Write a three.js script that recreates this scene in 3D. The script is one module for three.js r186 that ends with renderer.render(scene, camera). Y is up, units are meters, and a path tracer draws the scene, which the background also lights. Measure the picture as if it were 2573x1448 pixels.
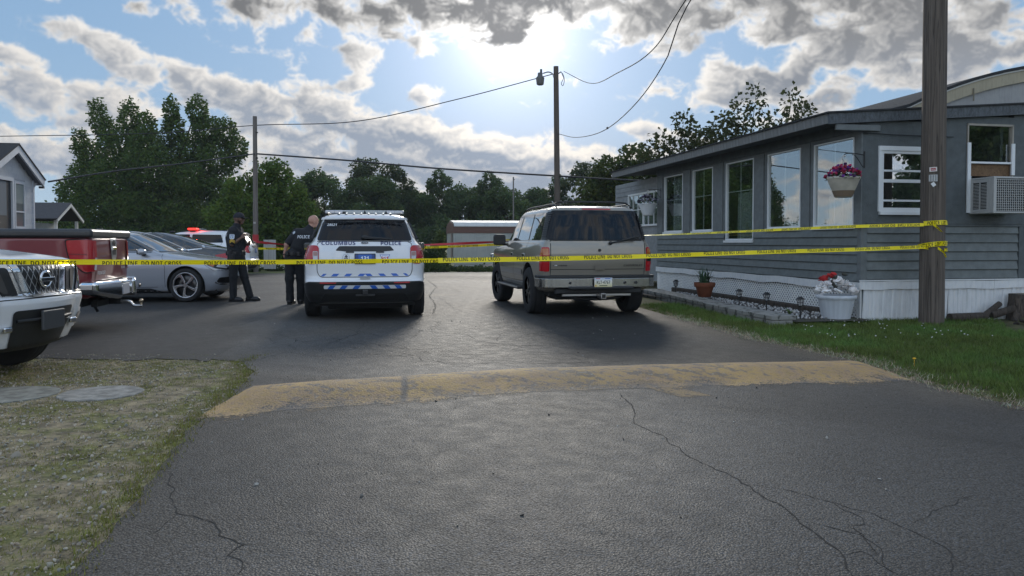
import * as THREE from 'three';
import { mergeGeometries, mergeVertices, toCreasedNormals } from 'three/addons/utils/BufferGeometryUtils.js';
import { RoundedBoxGeometry } from 'three/addons/geometries/RoundedBoxGeometry.js';
import { TessellateModifier } from 'three/addons/modifiers/TessellateModifier.js';
import { Brush, Evaluator, SUBTRACTION } from 'three-bvh-csg';
import { MeshBVH } from 'three-mesh-bvh';

// ------------------------------------------------------------------ camera, sky, sun, exposure
const V3 = THREE.Vector3, V2 = THREE.Vector2, DEG = Math.PI / 180, { lerp, clamp, smoothstep } = THREE.MathUtils;
const scene = new THREE.Scene();
const EYE = 1.24;
const camera = new THREE.PerspectiveCamera(2 * Math.atan(724 / 1943) / DEG, 2573 / 1448, 0.1, 1500);
camera.position.set(0, EYE, 0);
camera.rotation.x = -1.7 * DEG;
camera.setViewOffset(2573, 1448, 0, 56.3, 2573, 1448);
const renderer = new THREE.WebGLRenderer({ antialias: true });
renderer.toneMapping = THREE.LinearToneMapping;
renderer.toneMappingExposure = 1.3;
scene.fog = new THREE.FogExp2(new THREE.Color().setRGB(.62, .68, .72), 0.0004);
renderer.shadowMap.enabled = true;
const SUN_AZ = 0.1, SUN_EL = 15.5;                       // degrees right of straight ahead, degrees up
const sunDir = new V3(Math.sin(SUN_AZ * DEG) * Math.cos(SUN_EL * DEG), Math.sin(SUN_EL * DEG), -Math.cos(SUN_AZ * DEG) * Math.cos(SUN_EL * DEG));
const sun = new THREE.DirectionalLight(new THREE.Color(1, 0.93, 0.82), 1.25);
sun.position.copy(sunDir).multiplyScalar(60); sun.target.position.set(0, 0, -12);
sun.castShadow = true; sun.shadow.radius = 26; sun.shadow.mapSize.set(2048, 2048);
Object.assign(sun.shadow.camera, { left: -40, right: 40, top: 40, bottom: -40, near: 1, far: 200 });
scene.add(sun, sun.target);

// ------------------------------------------------------------------ helpers
let seedState = 7;
const seed = (s) => { seedState = s >>> 0; };
const rnd = () => { seedState = (seedState + 0x6d2b79f5) | 0; let t = Math.imul(seedState ^ (seedState >>> 15), 1 | seedState); t = (t + Math.imul(t ^ (t >>> 7), 61 | t)) ^ t; return ((t ^ (t >>> 14)) >>> 0) / 4294967296; };
const rr = (a, b) => a + (b - a) * rnd();
const PERM = new Uint8Array(512); { seed(99); const p = [...Array(256).keys()]; for (let i = 255; i > 0; i--) { const j = (rnd() * (i + 1)) | 0; [p[i], p[j]] = [p[j], p[i]]; } for (let i = 0; i < 512; i++) PERM[i] = p[i & 255]; }
const GR = []; for (let i = 0; i < 64; i++) { const a = i / 64 * Math.PI * 2; GR.push(Math.cos(a) * 1.5, Math.sin(a) * 1.5); }
function gn(x, y, px = 256, py = 256) {                 // gradient noise, about -1..1, repeating every px, py
  const fx = Math.floor(x), fy = Math.floor(y), dx = x - fx, dy = y - fy, m = (a, n) => ((a % n) + n) % n & 255;
  const x0 = m(fx, px), x1 = m(fx + 1, px), y0 = m(fy, py), y1 = m(fy + 1, py);
  const u = dx * dx * dx * (dx * (dx * 6 - 15) + 10), v = dy * dy * dy * (dy * (dy * 6 - 15) + 10);
  const g = (ix, iy, a, b) => { const k = (PERM[PERM[ix] + iy] & 63) * 2; return GR[k] * a + GR[k + 1] * b; };
  const p = g(x0, y0, dx, dy), q = g(x1, y0, dx - 1, dy), r = g(x0, y1, dx, dy - 1), s = g(x1, y1, dx - 1, dy - 1);
  return (p + (q - p) * u) + ((r + (s - r) * u) - (p + (q - p) * u)) * v;
}
function fbm(x, y, o = 4, g = 0.5, px = 256, py = px) { let s = 0, a = 0.5; for (let i = 0; i < o; i++) { s += a * gn(x, y, px, py); x = x * 2 + 17; y = y * 2 + 31; px *= 2; py *= 2; a *= g; if (px > 256) px = 256; if (py > 256) py = 256; } return s; }
const ss = (x, a, b) => smoothstep(x, a, b);
const toSRGB = (c) => { c = clamp(c, 0, 1); return c <= 0.0031308 ? c * 12.92 : 1.055 * Math.pow(c, 1 / 2.4) - 0.055; };
function tex(w, h, fn, srgb = true, rep = true) {        // fn(u, v, x, y) -> linear [r, g, b(, a)] or a number
  const d = new Uint8Array(w * h * 4);
  for (let y = 0; y < h; y++) for (let x = 0; x < w; x++) {
    const c = fn((x + 0.5) / w, (y + 0.5) / h, x, y), o = (y * w + x) * 4, f = srgb ? toSRGB : (q) => clamp(q, 0, 1);
    if (typeof c === 'number') { d[o] = d[o + 1] = d[o + 2] = 255 * f(c); d[o + 3] = 255; } else { d[o] = 255 * f(c[0]); d[o + 1] = 255 * f(c[1]); d[o + 2] = 255 * f(c[2]); d[o + 3] = 255 * (c[3] ?? 1); }
  }
  const t = new THREE.DataTexture(d, w, h);
  t.magFilter = THREE.LinearFilter; t.minFilter = THREE.LinearMipmapLinearFilter; t.generateMipmaps = true; t.wrapS = t.wrapT = rep ? THREE.RepeatWrapping : THREE.ClampToEdgeWrapping;
  if (srgb) t.colorSpace = THREE.SRGBColorSpace; t.needsUpdate = true; return t;
}
function canvasTex(w, h, draw) { const c = document.createElement('canvas'); c.width = w; c.height = h; const g = c.getContext('2d'); draw(g, w, h); const t = new THREE.CanvasTexture(c); t.colorSpace = THREE.SRGBColorSpace; t.wrapS = t.wrapT = THREE.ClampToEdgeWrapping; return t; }
const scaled = (t, x, y = x) => { const k = t.clone(); k.repeat.set(x, y); k.needsUpdate = true; return k; };
const lin = (r, g, b) => new THREE.Color().setRGB(r, g, b);
const mat = (c, rough = 0.7, o = {}) => new THREE.MeshPhysicalMaterial({ color: Array.isArray(c) ? lin(...c) : new THREE.Color(c), roughness: rough, side: THREE.DoubleSide, ...o });

const used = {};
const numbered = (n) => { const k = used[n] = (used[n] ?? -1) + 1; return k ? `${n}_${String(k).padStart(3, '0')}` : n; };
function thing(name, label, category, pos = [0, 0, 0], ry = 0, group) {
  const o = new THREE.Group(); o.name = numbered(name); o.position.set(...pos); o.rotation.y = ry; scene.add(o);
  o.userData = { label, category }; if (group) o.userData.group = group; return o;
}
function copyOf(o, name, label, pos, ry, group, sc) { const c = o.clone(); c.name = numbered(name); c.userData = { ...o.userData, label }; if (group) c.userData.group = group; c.position.set(...pos); c.rotation.y = ry; if (sc) c.scale.set(...[].concat(sc).length === 1 ? [sc, sc, sc] : sc); scene.add(c); return c; }
function flat(g) {                                       // plain position / normal / uv triangles, ready to merge
  let q = g.index ? g.toNonIndexed() : g.clone();
  if (!q.attributes.normal) q.computeVertexNormals();
  if (!q.attributes.uv) q.setAttribute('uv', new THREE.BufferAttribute(new Float32Array(q.attributes.position.count * 2), 2));
  for (const k of Object.keys(q.attributes)) if (!['position', 'normal', 'uv'].includes(k)) q.deleteAttribute(k);
  q.morphAttributes = {}; q.clearGroups(); return q;
}
const M = (list) => { list = [].concat(list).flat(9).filter(Boolean); return list.length === 1 ? list[0] : mergeGeometries(list.map(flat)); };
function part(name, geo, material, parent, label) {
  const m = new THREE.Mesh(M(geo), material); m.name = parent ? name : numbered(name); m.castShadow = m.receiveShadow = true; (parent ?? scene).add(m);
  if (label) m.userData.label = label; return m;
}
function struct(name, geo, material) { const m = part(name, geo, material); m.userData.kind = 'structure'; return m; }
function single(name, geo, material, label, category, group) { const m = part(name, geo, material); Object.assign(m.userData, { label, category }); if (group) m.userData.group = group; return m; }
function flipZ(g) { g = flat(g).scale(1, 1, -1); for (const a of [g.attributes.position, g.attributes.normal, g.attributes.uv]) for (let i = 0; i < a.count; i += 3) for (let k = 0; k < a.itemSize; k++) { const t = a.getComponent(i, k); a.setComponent(i, k, a.getComponent(i + 1, k)); a.setComponent(i + 1, k, t); } return g; }
const box = (w, h, d, x = 0, y = 0, z = 0, r) => { const g = r ? new RoundedBoxGeometry(w, h, d, 2, Math.min(r, w / 2.01, h / 2.01, d / 2.01)) : new THREE.BoxGeometry(w, h, d); return g.translate(x, y, z); };
const box2 = (x0, x1, y0, y1, z0, z1, r) => box(Math.abs(x1 - x0), Math.abs(y1 - y0), Math.abs(z1 - z0), (x0 + x1) / 2, (y0 + y1) / 2, (z0 + z1) / 2, r);
const cyl = (r0, r1, h, x = 0, y = 0, z = 0, n = 20) => new THREE.CylinderGeometry(r0, r1, h, n).translate(x, y, z);
const sph = (r, x = 0, y = 0, z = 0, sx = 1, sy = 1, sz = 1, n = 16) => new THREE.SphereGeometry(r, n, Math.max(6, n * 0.7 | 0)).scale(sx, sy, sz).translate(x, y, z);
const rot = (g, x = 0, y = 0, z = 0) => g.applyMatrix4(new THREE.Matrix4().makeRotationFromEuler(new THREE.Euler(x, y, z)));
const pts = (a) => a.map((p) => new V3(...p));
const tube = (a, r, seg = 24, n = 8) => new THREE.TubeGeometry(new THREE.CatmullRomCurve3(pts(a), false, 'catmullrom', 0.5), seg, r, n);
const stick = (a, b, r, n = 8, r1 = r) => { const A = new V3(...a), B = new V3(...b), d = B.clone().sub(A); return new THREE.CylinderGeometry(r1, r, d.length(), n).applyQuaternion(new THREE.Quaternion().setFromUnitVectors(new V3(0, 1, 0), d.clone().normalize())).translate(...A.add(B).multiplyScalar(0.5).toArray()); };
const lathe = (a, n = 32) => new THREE.LatheGeometry(a.map((p) => new V2(...p)), n);
const shape2 = (a, curve) => { const s = new THREE.Shape(); if (curve) s.setFromPoints(new THREE.CatmullRomCurve3(a.map((p) => new V3(p[0], p[1], 0)), true, 'catmullrom', 0.5).getPoints(curve)); else s.setFromPoints(a.map((p) => new V2(...p))); return s; };
const extrude = (a, d, bevel = 0, curve) => new THREE.ExtrudeGeometry(a.isShape ? a : shape2(a, curve), { depth: d, bevelEnabled: bevel > 0, bevelSize: bevel, bevelThickness: bevel, bevelSegments: 2, curveSegments: 10 });
function uvBox(g, s = 1) {                               // uv in metres by the main direction of each face
  g = flat(g); const p = g.attributes.position, n = g.attributes.normal, uv = g.attributes.uv;
  for (let i = 0; i < p.count; i += 3) {
    let ax = 0, ay = 0, az = 0; for (let k = 0; k < 3; k++) { ax += Math.abs(n.getX(i + k)); ay += Math.abs(n.getY(i + k)); az += Math.abs(n.getZ(i + k)); }
    for (let k = 0; k < 3; k++) { const x = p.getX(i + k), y = p.getY(i + k), z = p.getZ(i + k); if (ax >= ay && ax >= az) uv.setXY(i + k, z * s, y * s); else if (ay >= az) uv.setXY(i + k, x * s, z * s); else uv.setXY(i + k, x * s, y * s); }
  }
  return g;
}
// points of a rounded-corner polygon
function rounded(a, r, n = 5) {
  const out = [], N = a.length;
  for (let i = 0; i < N; i++) {
    const p = new V2(...a[(i + N - 1) % N]), c = new V2(...a[i]), q = new V2(...a[(i + 1) % N]), R = a[i][2] ?? r;
    const d0 = p.clone().sub(c), d1 = q.clone().sub(c), t = Math.min(R, d0.length() / 2.05, d1.length() / 2.05);
    if (t < 1e-4) { out.push([c.x, c.y]); continue; }
    const s = c.clone().addScaledVector(d0.normalize(), t), e = c.clone().addScaledVector(d1.normalize(), t);
    for (let k = 0; k <= n; k++) { const u = k / n, w = 1 - u; out.push([s.x * w * w + 2 * c.x * u * w + e.x * u * u, s.y * w * w + 2 * c.y * u * w + e.y * u * u]); }
  }
  return out;
}
const rect = (x0, x1, y0, y1, r = 0, n = 5) => rounded([[x0, y0], [x1, y0], [x1, y1], [x0, y1]], r, n);
const CRACKS = [
 [0.013, [0.91, -6.31], [0.88, -5.57], [0.85, -5.26], [0.95, -4.88], [1.00, -4.65], [1.06, -4.31], [1.17, -4.02], [1.21, -3.82], [1.26, -3.66], [1.28, -3.51], [1.28, -3.34], [1.30, -3.20], [1.30, -3.07], [1.28, -2.96], [1.26, -2.80]],
 [0.009, [1.23, -3.90], [1.40, -3.82], [1.51, -3.67], [1.61, -3.54], [1.69, -3.41], [1.72, -3.29], [1.74, -3.18], [1.74, -3.05], [1.70, -2.94], [1.60, -2.80]],
 [0.009, [1.77, -3.38], [1.95, -3.54], [2.09, -3.62], [2.25, -3.76], [2.32, -3.79]],
 [0.008, [1.30, -3.41], [1.38, -3.34], [1.46, -3.24], [1.48, -3.12], [1.43, -2.87]],
 [0.008, [1.52, -3.64], [1.56, -3.51], [1.56, -3.36], [1.50, -3.34], [1.45, -3.18], [1.44, -3.05], [1.40, -3.02]],
 [0.008, [1.30, -3.07], [1.39, -3.09], [1.42, -3.02], [1.44, -2.90], [1.45, -2.80]],
 [0.011, [-1.87, -4.16], [-1.73, -3.88], [-1.62, -3.67], [-1.54, -3.48], [-1.42, -3.48], [-1.31, -3.38], [-1.23, -3.24], [-1.10, -3.16], [-1.12, -3.04], [-1.05, -2.94], [-1.03, -2.80]],
 [0.007, [-1.54, -3.48], [-1.52, -3.34], [-1.53, -3.20]],
 [0.006, [-1.10, -3.16], [-0.97, -3.12]],
 [0.03, [-2.86, -25.89], [-2.12, -21.69], [-1.99, -19.10], [-1.91, -17.83], [-1.50, -15.23], [-1.37, -13.36]],
 [0.012, [-2.72, -8.14], [-2.56, -8.73], [-2.12, -8.42], [-1.72, -8.64], [-1.26, -8.48], [-0.68, -7.95], [0.46, -7.90], [1.53, -8.14]],
 [0.01, [-3.16, -10.45], [-2.61, -9.61], [-2.31, -10.01], [-1.70, -9.24], [-1.29, -9.38]],
 [0.01, [-1.71, -17.83], [-1.10, -14.58], [-0.73, -13.36]],
 [0.008, [-1.88, -21.89], [-1.26, -19.25], [-0.55, -18.80]],
];
// ------------------------------------------------------------------ sky: air and broken cumulus lit from behind, by direction (azimuth to the right of -z, elevation)
{
  const W = 4096, Hh = 2048, data = new Float32Array(W * Hh * 4);
  // clouds: [azimuth, elevation, half width, half height, tilt (deg), strength, darkness]
  const C = [
    [-17, 18.3, 12, 4.2, -6, 1.25, 0.85], [-3.5, 18.6, 7, 4.0, -12, 1.35, 1], [0.5, 16.3, 2.2, 2.2, 0, .8, 1], [8.5, 17.6, 4.6, 3.6, 14, 1.15, .8], [11.5, 14.8, 2.6, 1.8, 25, .75, .35], [21, 16.8, 11, 4.2, -6, 1.25, .7], [31, 12.5, 7, 3.6, -14, 1.0, .55], [24, 12.2, 5, 2.2, -18, .95, .6],
    [-29.2, 13.2, 3.2, 1.1, -30, .85, .1], [-25, 11.6, 4.2, 1.3, -24, .95, .2], [-21, 10.4, 4, 1.7, -16, 1.0, .35], [-15.5, 9.6, 4.5, 2, -10, 1.1, .45], [-10, 8.3, 5, 2.1, -14, 1.1, .55], [-4.5, 7.0, 5, 1.9, -12, 1.1, .6], [1.5, 6.6, 5, 1.5, -8, 1.0, .3], [7, 5.8, 5, 1.2, -6, .9, .25], [-18, 6.6, 5, 1.5, -8, .85, .55], [-7, 5.0, 7, 1.9, -3, 1.1, .75], [2, 4.2, 6, 1.5, 0, .9, .7], [10, 4.0, 5, 1.3, 0, .75, .5],
    [-32, 9.8, 5, 2.0, -10, 1.1, .3], [-27, 8.6, 4, 1.3, -12, .95, .6], [-31, 6.0, 6, 1.3, -8, .8, .45], [-33, 11.8, 2.2, .6, -12, .6, 0], [-25, 4.0, 6, 1.2, -8, .7, .5],
    [-11.2, 12.9, 1.7, 1.6, 20, .95, .25], [-11.5, 11.4, 1.3, .6, 0, .7, .1], [-6.4, 13.9, 1.2, 1.0, -30, .7, .05], [-5.8, 10.6, 1.8, .9, -8, .85, .1], [-30.5, 15.6, 1, .8, -40, .6, 0],
    [14.8, 10.9, 4.6, 1.7, 6, 1.1, .5], [19.5, 9.8, 4, 2.0, -4, 1.0, .75], [7.6, 10.1, 2, .7, -6, .65, 0], [9.5, 8.2, 3.2, .6, -12, .65, .05], [13, 7.2, 4, 1.0, -10, .7, .15], [6, 11.9, .8, .5, 0, .5, 0], [25, 8.0, 5, 1.2, 0, .7, .6], [3.3, 12.2, .5, .6, 50, .5, 0],
  ].map(([a, e, w, h, t, s, d]) => [a, e, w, h, Math.cos(t * DEG), Math.sin(t * DEG), s * (e > 14.5 && w > 2.5 ? .95 : .84), d]);
  const gs = (x) => Math.exp(-x * x);
  const sx = SUN_AZ, sy = SUN_EL;
  for (let row = Hh / 2 - 8; row < Hh; row++) {
    const el = ((row + 0.5) / Hh - 0.5) * 180;
    for (let col = 0; col < W; col++) {
      let az = ((col + 0.5) / W - 0.5) * 360 + 90; if (az > 180) az -= 360;   // equirect u: atan2(z, x); straight ahead is -z
      const front = (1 - ss(Math.abs(az), 36, 58)) * (1 - ss(el, 20, 34));
      const ang = Math.acos(clamp(Math.sin(el * DEG) * Math.sin(sy * DEG) + Math.cos(el * DEG) * Math.cos(sy * DEG) * Math.cos((az - sx) * DEG), -1, 1)) / DEG;
      // domain for the noise: degrees, finer towards the horizon, repeating round the compass
      const px = (az + 180) / 360 * 128, py = 0.20 * el + 3.2 * Math.log(1 + el / 6);
      const full = Math.abs(az) < 60 && el < 36, oct = full ? 8 : 6;
      const wx = fbm(px * 1.3 + 5, py * 1.3 + 2, 3) * 0.35, wy = fbm(px * 1.3 + 45, py * 1.3 + 77, 3) * 0.35;
      const cn = (x, y, o) => { let s = 0, a = 0.5; for (let i = 0; i < o; i++) { const n = gn(x, y); s += a * (i < 2 ? n : 0.42 - Math.abs(n) * 1.7); x = x * 2.03 + 17; y = y * 2.03 + 31; a *= 0.57; } return s; };
      const nz = cn(px + wx, py * 1.5 + wy, oct);
      const dA = sx - az, dE = sy - el, dl = Math.hypot(dA, dE) || 1;
      const nzs = cn(px + wx, py * 1.5 + wy, 5), nz2 = cn(px + wx + dA / dl * 0.16, (py + dE / dl * 0.13) * 1.5 + wy, 5);
      let f = 0, f2 = 0, dark = 0, wsum = 1e-6; const a2 = az + dA / dl * 1.15, e2 = el + dE / dl * .95;
      if (front > 0) for (const c of C) {
        const da = az - c[0], de = el - c[1]; if (Math.abs(da) > c[2] * 2.4 || Math.abs(de) > c[3] * 2.4 + c[2]) continue;
        const x = (da * c[4] + de * c[5]) / c[2], y = (-da * c[5] + de * c[4]) / c[3], g = Math.exp(-Math.pow(x * x + y * y, 1.6)) * c[6];
        f += g; dark += g * c[7]; wsum += g;
        const db = a2 - c[0], dc = e2 - c[1], x2 = (db * c[4] + dc * c[5]) / c[2], y2 = (-db * c[5] + dc * c[4]) / c[3]; f2 += Math.exp(-Math.pow(x2 * x2 + y2 * y2, 1.6)) * c[6];
      }
      dark /= wsum;
      const gen = 0.52 + fbm(px * 0.2 + 9, py * 0.26 + 4, 3) * 1.1;         // clouds everywhere else
      const rim = front * clamp(Math.min(f, 1.25) - Math.min(f2, 1.25), -.35, .7);
      f = lerp(gen, Math.min(f, 1.25), front); dark = lerp(0.5, dark, front);
      f += 0.56 * gs((el - 3.8) / 3.8) * (0.8 + fbm(px * .3, py * .8 + 60, 3)); dark = lerp(dark, .55, gs((el - 2) / 4));
      let dens = f + nz * 1.25 - 0.10;
      const alpha = ss(dens, 0.30, 0.80) * ss(el, -0.5, 1.5), thick = ss(dens, 0.50, 1.15);
      // air
      const up = clamp(el / 32, 0, 1), back = ss(ang, 50, 150);
      let r = lerp(0.34, 0.13, Math.pow(up, 0.55)), g = lerp(0.455, 0.262, Math.pow(up, 0.6)), b = lerp(0.545, 0.465, up);
      const lowWarm = Math.exp(-Math.max(el, 0) / 3) * 0.12; r += lowWarm; g += lowWarm * .9; b += lowWarm * .6;
      { const k = 1 + .7 * back; r *= k; g *= k; b *= k; }
      { const sh = 1.0 * gs((el - 4.4) / 3.2) * gs((az + 4) / 19) * clamp(.95 + fbm(px * .25 + 3, py * .7 + 8, 4) * 1.3, 0, 1) * (1 - back); r = lerp(r, .285, sh); g = lerp(g, .33, sh); b = lerp(b, .405, sh); }
      const glow = 0.55 * gs(ang / 3.2) + 0.34 * gs(ang / 8) + 0.13 * gs(ang / 20);
      r += glow; g += glow * 0.955; b += glow * 1.0;
      // cloud: bright where thin and near the sun, grey where thick, relief from the side facing the sun
      const rel = clamp((nzs - nz2) * 2.2, -0.6, 0.75);
      const lit = 0.66 + 0.76 * back + 0.8 * gs(ang / 5) + 0.2 * gs(ang / 20);
      const coreK = lerp(lerp(0.34, 0.115, dark), 0.8, back) + 0.1 * gs(ang / 9);
      const t2 = clamp(thick * lerp(0.75, 1.05, dark) - rel * lerp(.62, .38, dark) - rim * .9, 0, 1);
      const cool = ss(14 - el, -2, 8);                                      // low clouds are bluer
      const ck = lerp(1, .3, cool * (1 - back) * .7), cc = coreK * ck + .31 * (1 - ck), core = [cc * lerp(1.0, 0.97, cool), cc * lerp(1.0, 1.12, cool), cc * lerp(1.01, 1.38, cool)];
      const warm = [lit, lit * lerp(0.97, 0.935, cool), lit * lerp(0.93, 0.85, cool)];
      const o = (row * W + col) * 4;
      for (let k = 0; k < 3; k++) { const base = [r, g, b][k], cl = lerp(warm[k], core[k], t2) ; data[o + k] = lerp(base, cl, alpha * 0.97); }
      data[o + 3] = 1;
    }
  }
  for (let i = 0; i < (Hh / 2 - 8) * W; i++) { data[i * 4] = 0.10; data[i * 4 + 1] = 0.105; data[i * 4 + 2] = 0.10; data[i * 4 + 3] = 1; }
  const t = new THREE.DataTexture(data, W, Hh, THREE.RGBAFormat, THREE.FloatType);
  t.mapping = THREE.EquirectangularReflectionMapping; t.magFilter = t.minFilter = THREE.LinearFilter; t.needsUpdate = true;
  scene.background = t; scene.environment = t;
}
// ------------------------------------------------------------------ ground, asphalt, speed hump, verges
const HOUSE = { x: 5.49, z: -12.14, ry: 11.3 * DEG };
const fromHouse = (x, z) => [HOUSE.x + x * Math.cos(HOUSE.ry) + z * Math.sin(HOUSE.ry), HOUSE.z - x * Math.sin(HOUSE.ry) + z * Math.cos(HOUSE.ry)];
const toHouse = (x, z) => { const a = x - HOUSE.x, b = z - HOUSE.z; return [a * Math.cos(HOUSE.ry) - b * Math.sin(HOUSE.ry), a * Math.sin(HOUSE.ry) + b * Math.cos(HOUSE.ry)]; };
const lineX = (P) => (z) => { for (let i = 0; i + 1 < P.length; i++) if (z <= P[i][1] && z >= P[i + 1][1]) return lerp(P[i][0], P[i + 1][0], (z - P[i][1]) / (P[i + 1][1] - P[i][1])); return z > P[0][1] ? P[0][0] : P.at(-1)[0]; };
const LEFT = [[-0.9, 1.5], [-1.5, -2], [-1.64, -2.84], [-1.77, -3.46], [-1.93, -4.19], [-2.12, -5], [-2.18, -5.44], [-2.25, -6], [-2.34, -6.6], [-2.5, -7.4], [-2.78, -8.0], [-3.2, -8.22]];
const RIGHT = [[7, 1.5], [5.5, -2.5], [4.4, -4.5], [3.85, -5.77], [3.68, -6.39], [3.6, -6.95], [3.6, -8.14], [3.42, -8.89], [3.11, -9.81], [2.96, -11.18], [2.7, -12.65], [2.55, -13.9], [1.7, -20], [0.6, -26.5]];
const leftX = lineX(LEFT), rightX = lineX(RIGHT);
const jag = (P, step, amp, k) => { const o = []; for (let i = 0; i + 1 < P.length; i++) { const a = P[i], b = P[i + 1], n = Math.max(1, Math.round(Math.hypot(b[0] - a[0], b[1] - a[1]) / step)); for (let j = 0; j < n; j++) { const t = j / n, x = lerp(a[0], b[0], t), z = lerp(a[1], b[1], t); o.push([x + fbm(x * 3 + k, z * 3, 3) * amp, z + fbm(x * 3, z * 3 + k, 3) * amp]); } } o.push(P.at(-1)); return o; };
{
  const soilTex = tex(512, 512, (u, v) => { const n = fbm(u * 16, v * 16, 5, .6, 16), m = fbm(u * 6 + 3, v * 6, 4, .6, 6); const g = ss(m, -.15, .3); return [lerp(.21, .135, g) * (1 + n), lerp(.168, .13, g) * (1 + n), lerp(.1, .04, g) * (1 + n)]; });
  const soilBump = tex(512, 512, (u, v) => .5 + fbm(u * 24, v * 24, 5, .65, 24) * .5, false);
  const soil = mat([1, 1, 1], 0.95, { map: scaled(soilTex, .5), bumpMap: scaled(soilBump, .5), bumpScale: .03 });
  const far = mat([.075, .095, .04], 0.95, { map: scaled(soilTex, .09), bumpMap: scaled(soilBump, .2), bumpScale: .05 });
  const uvXZ = (g) => { const p = g.attributes.position, uv = g.attributes.uv; for (let i = 0; i < p.count; i++) uv.setXY(i, p.getX(i), p.getZ(i)); return g; };
  far.color = lin(.62, .78, .44);
  struct('ground', uvXZ(new THREE.PlaneGeometry(700, 700, 1, 1).rotateX(-Math.PI / 2).translate(0, -0.05, -150)), far);
  const sheet = (P, y) => uvXZ(new THREE.ShapeGeometry(shape2(P.map(([x, z]) => [x, -z]))).rotateX(-Math.PI / 2).translate(0, y, 0));
  struct('left_verge', sheet([[-14, 2], [-0.6, 2], [-1.2, -3], [-2, -6], [-2.6, -8.6], [-14, -8.9]], -0.008), soil);
  struct('right_verge', sheet([[16, 2], [6, 2], [3.4, -5], [3.2, -8], [2.3, -13], [.2, -27], [16, -27]], -0.01), mat([.42, .46, .3], .95, { map: scaled(soilTex, .5), bumpMap: scaled(soilBump, .5), bumpScale: .03 }));

  // asphalt: one sheet, fine aggregate in the map, worn and sealed areas plus a painted left-edge sheen falloff as vertex colour
  const N = 1024, sp = new Float32Array(N * N);
  const G = 128, cs = N / G, cx = new Float32Array(G * G), cy = new Float32Array(G * G), cv = new Float32Array(G * G); seed(77); for (let i = 0; i < G * G; i++) { cx[i] = rnd(); cy[i] = rnd(); cv[i] = rnd(); }
  const sv = new Float32Array(N * N);
  for (let y = 0; y < N; y++) for (let x = 0; x < N; x++) { const gx = x / cs, gy = y / cs, ix = gx | 0, iy = gy | 0; let b = 9, k = 0; for (let j = -1; j < 2; j++) for (let i = -1; i < 2; i++) { const c = ((iy + j + G) % G) * G + (ix + i + G) % G, dx = ix + i + cx[c] - gx, dy = iy + j + cy[c] - gy, d = (dx * dx + dy * dy) * (1.6 - cv[c] * .9); if (d < b) { b = d; k = c; } } sp[y * N + x] = (1 - Math.sqrt(b) * 1.25) * (.35 + .65 * cv[k]) * 1.3 - .35 + gn(x / N * 256, y / N * 256, 256, 256) * .15; sv[y * N + x] = cv[(k * 7 + 13) % (G * G)]; }
  const at = (x, y) => sp[((y + N) % N) * N + (x + N) % N];
  const aMap = tex(N, N, (u, v, x, y) => { const s = at(x, y), q = sv[y * N + x], l = (.42 + s * .45 + q * .42) * (q > .93 ? 1.9 : 1); return [l * 1.06, l, l * .9]; });
  const aBump = tex(N, N, (u, v, x, y) => .5 + at(x, y) * .42, false);
  const aRough = tex(N, N, (u, v, x, y) => [0, .66 - at(x, y) * .16 + fbm(u * 8 + 3, v * 8, 3, .5, 8) * .1, 0], false);
  const P = [...jag(LEFT, .09, .07, 3), ...jag([[-3.2, -8.22], [-4.2, -8.14], [-6, -8.2], [-14, -8.5]], .08, .3, 8), [-40, -9], [-40, -31.3], ...jag([[-14, -31.2], [-9, -31.3], [-3.5, -32.4], [8, -33.4]], .4, .3, 5), [40, -34.5], [40, -28], [1.2, -27.2], ...jag(RIGHT.slice().reverse(), .1, .07, 21)];
  let g = new THREE.ShapeGeometry(shape2(P.map(([x, z]) => [x, -z])));
  g = new TessellateModifier(1.2, 8).modify(g);
  const roadTone = (x, z) => {
    let k = .066; const d = -z;
    const lot = ss(-(x + 2.6 + (d - 8) * .385) + fbm(x * .8, z * .8, 3) * .8, -.25, .25) * ss(d, 7.8, 8.3);       // sealed parking area on the left
    const over = ss(x - .35 + (d - 8) * .05 + fbm(x * .9 + 7, z * .9, 3) * .55, -.2, .25) * ss(d, 6.8, 7.3) * (1 - ss(d, 17, 21)); // newer overlay on the right
    const old = (1 - lot) * (1 - over) * ss(d, 6.5, 7.5);
    k = lerp(k, .03, lot); k = lerp(k, .034, over); k = lerp(k, .066, old * (1 - ss(d, 13, 22) * .1));
    k *= 1 + fbm(x * .5, z * .5, 4) * .5 + fbm(x * 2.2, z * 2.2, 4) * .28; k *= 1 - .4 * ss(fbm(x * .9 + 90, z * 1.1 + 12, 4), .2, .42); k *= 1 + .35 * ss(fbm(x * 1.3 + 33, z * .6 + 5, 4), .18, .45);
    if (d < 7) k *= 1 - .3 * ss(.75 - (x - leftX(z)) + fbm(x * 1.3, z * 1.3 + 70, 3) * .9, -.05, .35);  // sheen fading towards the left edge, painted in as a noisy darker band
    k *= 1 - .28 * ss(x + (d - 4) * .2, 1.2, 3.2) * (1 - ss(d, 6, 7));
    const eL = Math.abs(x - leftX(z)), eR = Math.abs(x - rightX(z)), dirt = Math.max(d < 8.2 ? ss(.25 - eL, -.1, .25) * .25 : 0, ss(.5 - eR, -.1, .4) * (d > 4 && d < 20 ? .9 : 0), old * ss(fbm(x * .8 + 40, z * .8, 4) + ss(.9 - Math.abs(x + 2.5), 0, .9) * .35, .18, .5) * .7, ss(fbm(x * 1.6, z * .9 + 50, 4) - .26, 0, .2) * over * .5);
    const br = .5 + fbm(x * 6, z * 6, 3) * .8;
    return [lerp(k * 1.0, .15, dirt * br), lerp(k * 1.0, .125, dirt * br), lerp(k * 1.02, .095, dirt * br)];
  };
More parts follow.
